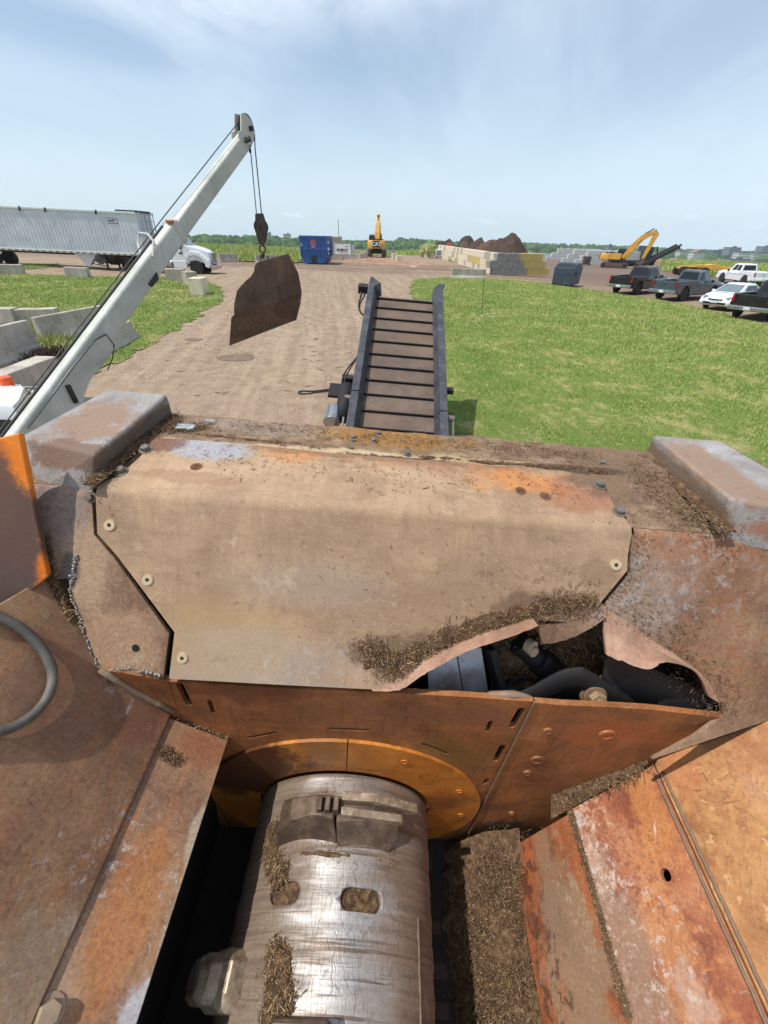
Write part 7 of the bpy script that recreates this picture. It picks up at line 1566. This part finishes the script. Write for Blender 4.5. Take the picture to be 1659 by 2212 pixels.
# ---- screening plant with raised conveyor behind the second excavator
pc_ = G(1372, 579); SC = thing('screening_plant', pc_+Vector((2.5, 6, 0)), 0, 'dark mobile screening plant with long raised conveyor behind the yellow excavator', 'screening plant'); so_ = Vector(SC.location)
Ysc = so_.y
q1, q2 = AtY(1375, 578, Ysc), AtY(1466, 533, Ysc-1)
m = MB(); m.bar(q1, q2, 1.5, .5); m.off(so_).build('conveyor', m_black, SC, bevel=.05)
for s in (-.7, .7):
    m = MB(); m.bar(q1+Vector((0, s, .3)), q2+Vector((0, s, .3)), .08, .35); m.off(so_).build('conveyor_side', m_rail, SC)
h1_, h2_ = AtY(1374, 578, Ysc+1), AtY(1409, 531, Ysc+1)
m = MB(); zz0, zz1 = h1_.z+.8, h2_.z; xm = (h1_.x+h2_.x)/2; hw_ = (h2_.x-h1_.x)/2; m.loft([[(xm-hw_*.6, Ysc, zz0), (xm+hw_*.6, Ysc, zz0), (xm+hw_*.6, Ysc+2, zz0), (xm-hw_*.6, Ysc+2, zz0)], [(xm-hw_*1.05, Ysc-.3, zz1), (xm+hw_*1.05, Ysc-.3, zz1-.2), (xm+hw_*1.05, Ysc+2.3, zz1-.2), (xm-hw_*1.05, Ysc+2.3, zz1)]]); m.off(so_).build('hopper_box', plain('dull steel box', srgb(70, 72, 74), .6, 0, .2, 2), SC, bevel=.05)
m = MB(); m.box(so_.x+0, Ysc+1, .55+so_.z*0+terrain(so_.x, Ysc), 7.5, 2.2, .7); m.off(so_).build('track_base', m_trim, SC, bevel=.2)
m = MB(); m.bar(q1.lerp(q2, .55), q1.lerp(q2, .55)+Vector((-1.2, 0, -1.8)), .15, .15); m.off(so_).build('conveyor_prop', m_trim, SC)
m = MB(); m.cyl(AtY(1420, 548, Ysc+2), AtY(1420, 533, Ysc+2), .12); m.off(so_).build('exhaust_stack', m_trim, SC)
# ---- yellow low trailer with wheels, beyond the pickups
pY = G(1478, 596); YT = thing('yellow_trailer', pY+Vector((1.5, 1.5, 0)), R(-14), 'yellow low loader trailer with dark wheels behind the pickups', 'trailer')
m_yl2 = plain('faded yellow implement paint', srgb(206, 154, 62), .55, 0, .15, 2, dirt=(srgb(120, 96, 60), .4, 1.5))
m = MB(); m.box(2.2, -.8, .85, 7.6, .16, .28); m.box(2.2, .8, .85, 7.6, .16, .28)
for k in range(7): m.box(-1.2+k*1.1, 0, .84, .14, 1.6, .18)
m.build('frame', m_yl2, YT, bevel=.03)
m = MB(); m.prism([(-1.8, .8), (-.2, 1.0), (2.2, 1.35), (4, 1.1), (6.2, .95), (6.2, .8)], 'y', -.55, .55); m.build('gooseneck', m_yl2, YT, bevel=.06)
m = MB(); m.prism([(-1.6, .95), (.9, 1.2), (.9, 1.3), (-1.6, 1.1)], 'y', -1.25, -.7); m.build('fender', m_yl2, YT, bevel=.04)
for x in (-1.3, 0, 1.3):
    for s in (-1, 1): wheel(YT, x, s*1.05, .5, .5, .4, rim=m_rimd, spokes=5)
m = MB(); m.bar((2.6, 0, 1.2), (2.9, 0, 1.9), .1, .1); m.build('hitch_post', m_yl2, YT)
# ---- fork attachment by the bins
pF = G(1265, 573); FK = thing('fork_attachment', pF, R(-20), 'rusty loader fork attachment standing beside the pale bins', 'fork attachment')
m = MB()
for z in (.2, .65, 1.1): m.box(0, 0, z, 1.5, .12, .16)
m.build('carriage', m_track, FK); 
for x in (-.5, .5):
    m = MB(); m.box(x, -.1, .7, .14, .1, 1.4); m.box(x, -.7, .06, .14, 1.2, .08); m.build('fork', m_trim, FK)
m = MB(); m.box(.1, .35, .8, .9, .6, 1.1); m.build('back_plate', m_track, FK, bevel=.05)
# ---- thin rod on a concrete foot standing in the lawn
pR = G(1040, 684); RD = thing('marker_rod', pR, 0, 'thin grey marker rod on small concrete feet in the lawn', 'marker rod')
rt_ = AtY(1047, 586, pR.y)
m = MB(); m.cyl((0, 0, 0), rt_-pR, .018, .012, n=6); m.build('rod', m_rimd, RD)
m = MB()
for x, y in ((-.35, .3), (.0, -.05), (.55, -.25)): m.lathe([(.13, 0), (.12, .05), (.05, .08)], (x, y, 0), 'z', 10)
m.v = m.v; m.build('feet', m_conc, RD)
m = MB(); m.tube([(0, 0, .5), (.55, -.25, .06)], .008, 5); m.tube([(0, 0, .5), (-.35, .3, .06)], .008, 5); m.build('guy_wires', m_rope, RD)
# loose cable by the conveyor
m = MB(); pts = [G(x, y)+Vector((0, 0, .03)) for x, y in ((715, 846), (690, 849), (660, 853), (645, 851), (652, 847), (680, 847), (712, 843))]; m.tube(smoothpts(pts), .018, 6); tag(m.build('cable_loop', m_rubber, smooth='all'), 'dark looped cable lying on the dirt beside the conveyor', 'cable')
# weeds behind the barriers
def weeds(name, px, n, sp, hgt, mat, label):
    V, Fc = [], []
    for i in range(n):
        c = G(*random.choice(px)); x, y = c.x+random.gauss(0, sp), c.y+random.gauss(0, sp); z = terrain(x, y); a = random.uniform(0, 6.28); h_ = hgt*random.uniform(.3, 1); w_ = .02+.02*random.random(); lx, ly = random.gauss(0, .4)*h_, random.gauss(0, .4)*h_
        b0 = len(V); V += [(x-w_*math.cos(a), y-w_*math.sin(a), z), (x+w_*math.cos(a), y+w_*math.sin(a), z), (x+lx, y+ly, z+h_)]; Fc.append((b0, b0+1, b0+2))
    return tag(np_mesh(name, V, Fc, mat), label, 'weeds', None, 'stuff')
weeds('weeds', [(60, 725), (80, 715), (100, 740)], 1500, .35, .45, m_blade, 'weeds growing between the concrete barriers')
weeds('weeds', [(108, 765), (118, 775), (90, 770), (125, 770)], 900, .3, .3, m_twig, 'dry brush and debris between the concrete barriers')
# ================================================================ DISTANCE
# wooded hills: thousands of crowns in one mesh, broken up with noise
m_forest = None
def forestmat():
    t = NT('distant foliage'); i = t.n('ShaderNodeNewGeometry').outputs['Random Per Island']; t.b.inputs['Specular IOR Level'].default_value = .1
    n1 = t.noise(.5, 5, .7)
    col = t.ramp(i, [(0, srgb(44, 66, 42)), (.5, srgb(62, 88, 50)), (1, srgb(88, 110, 62))])
    return t.out(t.mulgrain(col, t.mr(n1, .3, .7, .6, 1.3)), .95)
m_forest = forestmat()
def crown_var(seed):
    bm = bmesh.new(); bmesh.ops.create_icosphere(bm, subdivisions=3, radius=1)
    for v in bm.verts:
        d = v.co.normalized(); k = 1+.34*mnoise.fractal(d*1.7+Vector((seed*3.1, 0, 0)), 1, 2.2, 4)+.12*mnoise.noise(d*6+Vector((0, seed, 0)))
        v.co = Vector((d.x*k, d.y*k, d.z*k*1.15 if d.z > 0 else d.z*k*.8))
    V = np.array([v.co for v in bm.verts]); Fc = np.array([[v.index for v in f.verts] for f in bm.faces]); bm.free(); return V, Fc
CV = [crown_var(s) for s in range(6)]
Vs, Fs, nb = [], [], 0
def put(x, y, z, r, h):
    global nb
    V, Fc = CV[random.randrange(6)]; a = random.uniform(0, 6.28); c, s = math.cos(a), math.sin(a)
    P = np.stack([x+r*(V[:, 0]*c-V[:, 1]*s), y+r*(V[:, 0]*s+V[:, 1]*c), z+h*V[:, 2]], 1); Vs.append(P); Fs.append(Fc+nb); nb += len(V)
for i in range(2300):
    az = random.uniform(R(-34), R(46)); Rh = hillR(az)
    r = random.uniform(330, Rh*1.04)
    if random.random() < .45: r = Rh*random.uniform(.92, 1.05)
    x, y = r*math.sin(az), r*math.cos(az); h = random.uniform(4.0, 7.5)*(1+.25*(r > 700))
    put(x, y, terrain(x, y)+h*.75, h*random.uniform(.75, 1.15), h)
np_o = np_mesh('forest', np.concatenate(Vs), np.concatenate(Fs), m_forest, smooth=True)
tag(np_o, 'dark green wooded hills beyond the yard', 'forest', None, 'stuff')
# shrubs by the ruined wall end, individually leafy
m_leaf = blademat('shrub leaves', .3)
def shrub(px, rad, hgt, n, label, dy=1.0):
    c = G(*px)+Vector((0, dy, 0)); o = thing('shrub', c, 0, label, 'shrub', 'shrubs by the ruined wall end')
    V, Fc = [], []
    for i in range(n):
        d = Vector((random.gauss(0, 1), random.gauss(0, 1), random.gauss(0, 1))).normalized()*random.random()**.4
        p = Vector((d.x*rad, d.y*rad, hgt*(.55+d.z*.5))); a = Vector((random.gauss(0, 1), random.gauss(0, 1), random.gauss(0, 1))).normalized(); b = a.orthogonal().normalized(); s = random.uniform(.06, .14)
        b0 = len(V); V += [p-a*s, p+b*s*.5, p+a*s, p-b*s*.5]; Fc.append((b0, b0+1, b0+2, b0+3))
    np_mesh('foliage', V, Fc, m_leaf, o)
    m = MB()
    for k in range(6): m.cyl((0, 0, 0), (random.gauss(0, rad*.4), random.gauss(0, rad*.4), hgt*.7), .03, .01, n=5)
    m.build('stems', m_twig, o)
shrub((928, 558), 1.3, 2.4, 900, 'taller green shrub against the ruined wall end')
shrub((913, 556), 1.0, 2.0, 600, 'green shrub left of the leaning block at the ruined wall end')
# town buildings across the valley
def facade(name, wall, glass, sx, sy):
    t = NT(name); br = t.n('ShaderNodeTexBrick'); t.l(t.co, br.inputs['Vector'])
    br.offset = 0; br.inputs['Scale'].default_value = 1; br.inputs['Brick Width'].default_value = sx; br.inputs['Row Height'].default_value = sy; br.inputs['Mortar Size'].default_value = sx*.22; br.inputs['Mortar Smooth'].default_value = 0
    br.inputs['Color1'].default_value = glass; br.inputs['Color2'].default_value = glass; br.inputs['Mortar'].default_value = wall
    return t
m_bw = {k: plain('building ' + k, c, .8, 0, .06, .1) for k, c in dict(grey=srgb(120, 124, 132), dark=srgb(84, 90, 100), white=srgb(206, 206, 200), brick=srgb(150, 112, 98), tan=srgb(176, 160, 142), red=srgb(140, 100, 92)).items()}
m_bg = plain('far window glass', srgb(70, 82, 96), .3, 0, .1, .1)
def building(x, ytop, wpx, D, mat, label, floors=6, cols=6, dep=14, gable=False, sink=14):
    p = AtY(x, ytop, D); wd = wpx*D/1070.; o = thing('far_building', Vector((p.x, D, p.z)), -.0, label, 'building', 'buildings across the valley'); zt = 0; hh = floors*3.2
    m = MB(); m.box(0, 0, -hh/2-sink/2, wd, dep, hh+sink); m.build('walls', mat, o)
    if gable: m = MB(); m.prism([(-wd/2-.5, 0), (wd/2+.5, 0), (0, wd*.22)], 'y', -dep/2-.4, dep/2+.4); m.build('roof', m_bw['red'], o)
    else: m = MB(); m.box(0, 0, .3, wd+.4, dep+.4, .7); m.box(wd*.15, 0, 1.2, wd*.25, 4, 2.2); m.build('roof', m_bw['dark'], o)
    for f_ in range(floors):
        m = MB()
        for c in range(cols):
            xx = -wd/2+wd*(c+.5)/cols; m.box(xx, -dep/2-.02, -1.8-f_*3.2, wd/cols*.5, .1, 1.5); 
        for c in range(3): m.box(-wd/2-.02, -dep/2+dep*(c+.5)/3, -1.8-f_*3.2, .1, dep/3*.5, 1.5)
        m.build('window_row', m_bg, o)
building(1583, 535, 24, 900, m_bw['grey'], 'tall grey tower block on the right skyline', 12, 5, 18)
building(1552, 541, 30, 960, m_bw['dark'], 'dark broad office slab left of the tall grey tower block', 7, 8, 16)
building(1604, 546, 26, 760, m_bw['white'], 'white apartment block in front of the grey tower block', 7, 6)
building(1637, 548, 30, 760, m_bw['white'], 'white apartment block at the right edge', 7, 7)
building(1654, 533, 24, 920, m_bw['grey'], 'grey tower block at the right edge of the photo', 12, 5, 18)
building(1507, 545, 26, 820, m_bw['white'], 'pale industrial building with red roof across the valley', 5, 6, gable=True)
building(1475, 544, 20, 850, m_bw['white'], 'small white building left of the pale industrial one', 3, 5)
building(1590, 561, 40, 560, m_bw['tan'], 'long tan building at the foot of the white apartments', 3, 9)
building(1630, 566, 30, 520, m_bw['tan'], 'low tan building at the right, nearest in the valley', 2, 7)
building(1425, 565, 24, 560, m_bw['brick'], 'low brick building beyond the grass bank', 2, 6, gable=True)
building(1457, 563, 20, 600, m_bw['tan'], 'low tan house beyond the grass bank', 2, 5, gable=True)
building(1530, 563, 26, 560, m_bw['white'], 'low white building beyond the grass bank', 2, 6)
building(581, 503, 6, 1000, m_bw['grey'], 'small grey tower rising over the left woods', 5, 3, 12)
building(620, 506, 14, 1000, m_bw['tan'], 'broad pale block rising over the woods beside the small tower', 4, 5, 12)
building(905, 541, 26, 420, m_bw['white'], 'long low white building in the woods right of the excavator', 2, 8)
building(845, 543, 14, 430, m_bw['white'], 'low white shed in the woods beside the excavator', 1, 4)
building(767, 543, 20, 300, m_bw['white'], 'low pale greenhouse between the sign and the excavator', 1, 9, 10)
building(938, 545, 8, 420, m_bw['white'], 'tiny white house in the woods left of the long wall', 1, 2, 8, gable=True)
building(1316, 531, 8, 700, m_bw['grey'], 'small grey block above the pale bins on the skyline', 4, 3, 12)
# ---------------- haze over the valley: one closed box round camera and scene
m = MB(); m.box(0, 0, 0, 1, 1, 1); m.v = [(x*5600, y*5600, -32.5 if z < 0 else 70) for x, y, z in [(q[0], q[1], q[2]) for q in m.v]]
hm_ = bpy.data.materials.new('haze air'); hm_.use_nodes = True; nt = hm_.node_tree; nt.nodes.clear()
o_ = nt.nodes.new('ShaderNodeOutputMaterial'); v_ = nt.nodes.new('ShaderNodeVolumePrincipled'); v_.inputs['Color'].default_value = (.84, .94, 1, 1); v_.inputs['Density'].default_value = .00018; v_.inputs['Anisotropy'].default_value = .2
nt.links.new(v_.outputs[0], o_.inputs['Volume'])
tag(m.build('haze', hm_), 'pale summer haze over the valley', 'haze', None, 'stuff')
S.render.engine = 'CYCLES'
S.cycles.max_bounces = 6; S.cycles.diffuse_bounces = 3; S.cycles.glossy_bounces = 3; S.cycles.volume_bounces = 1
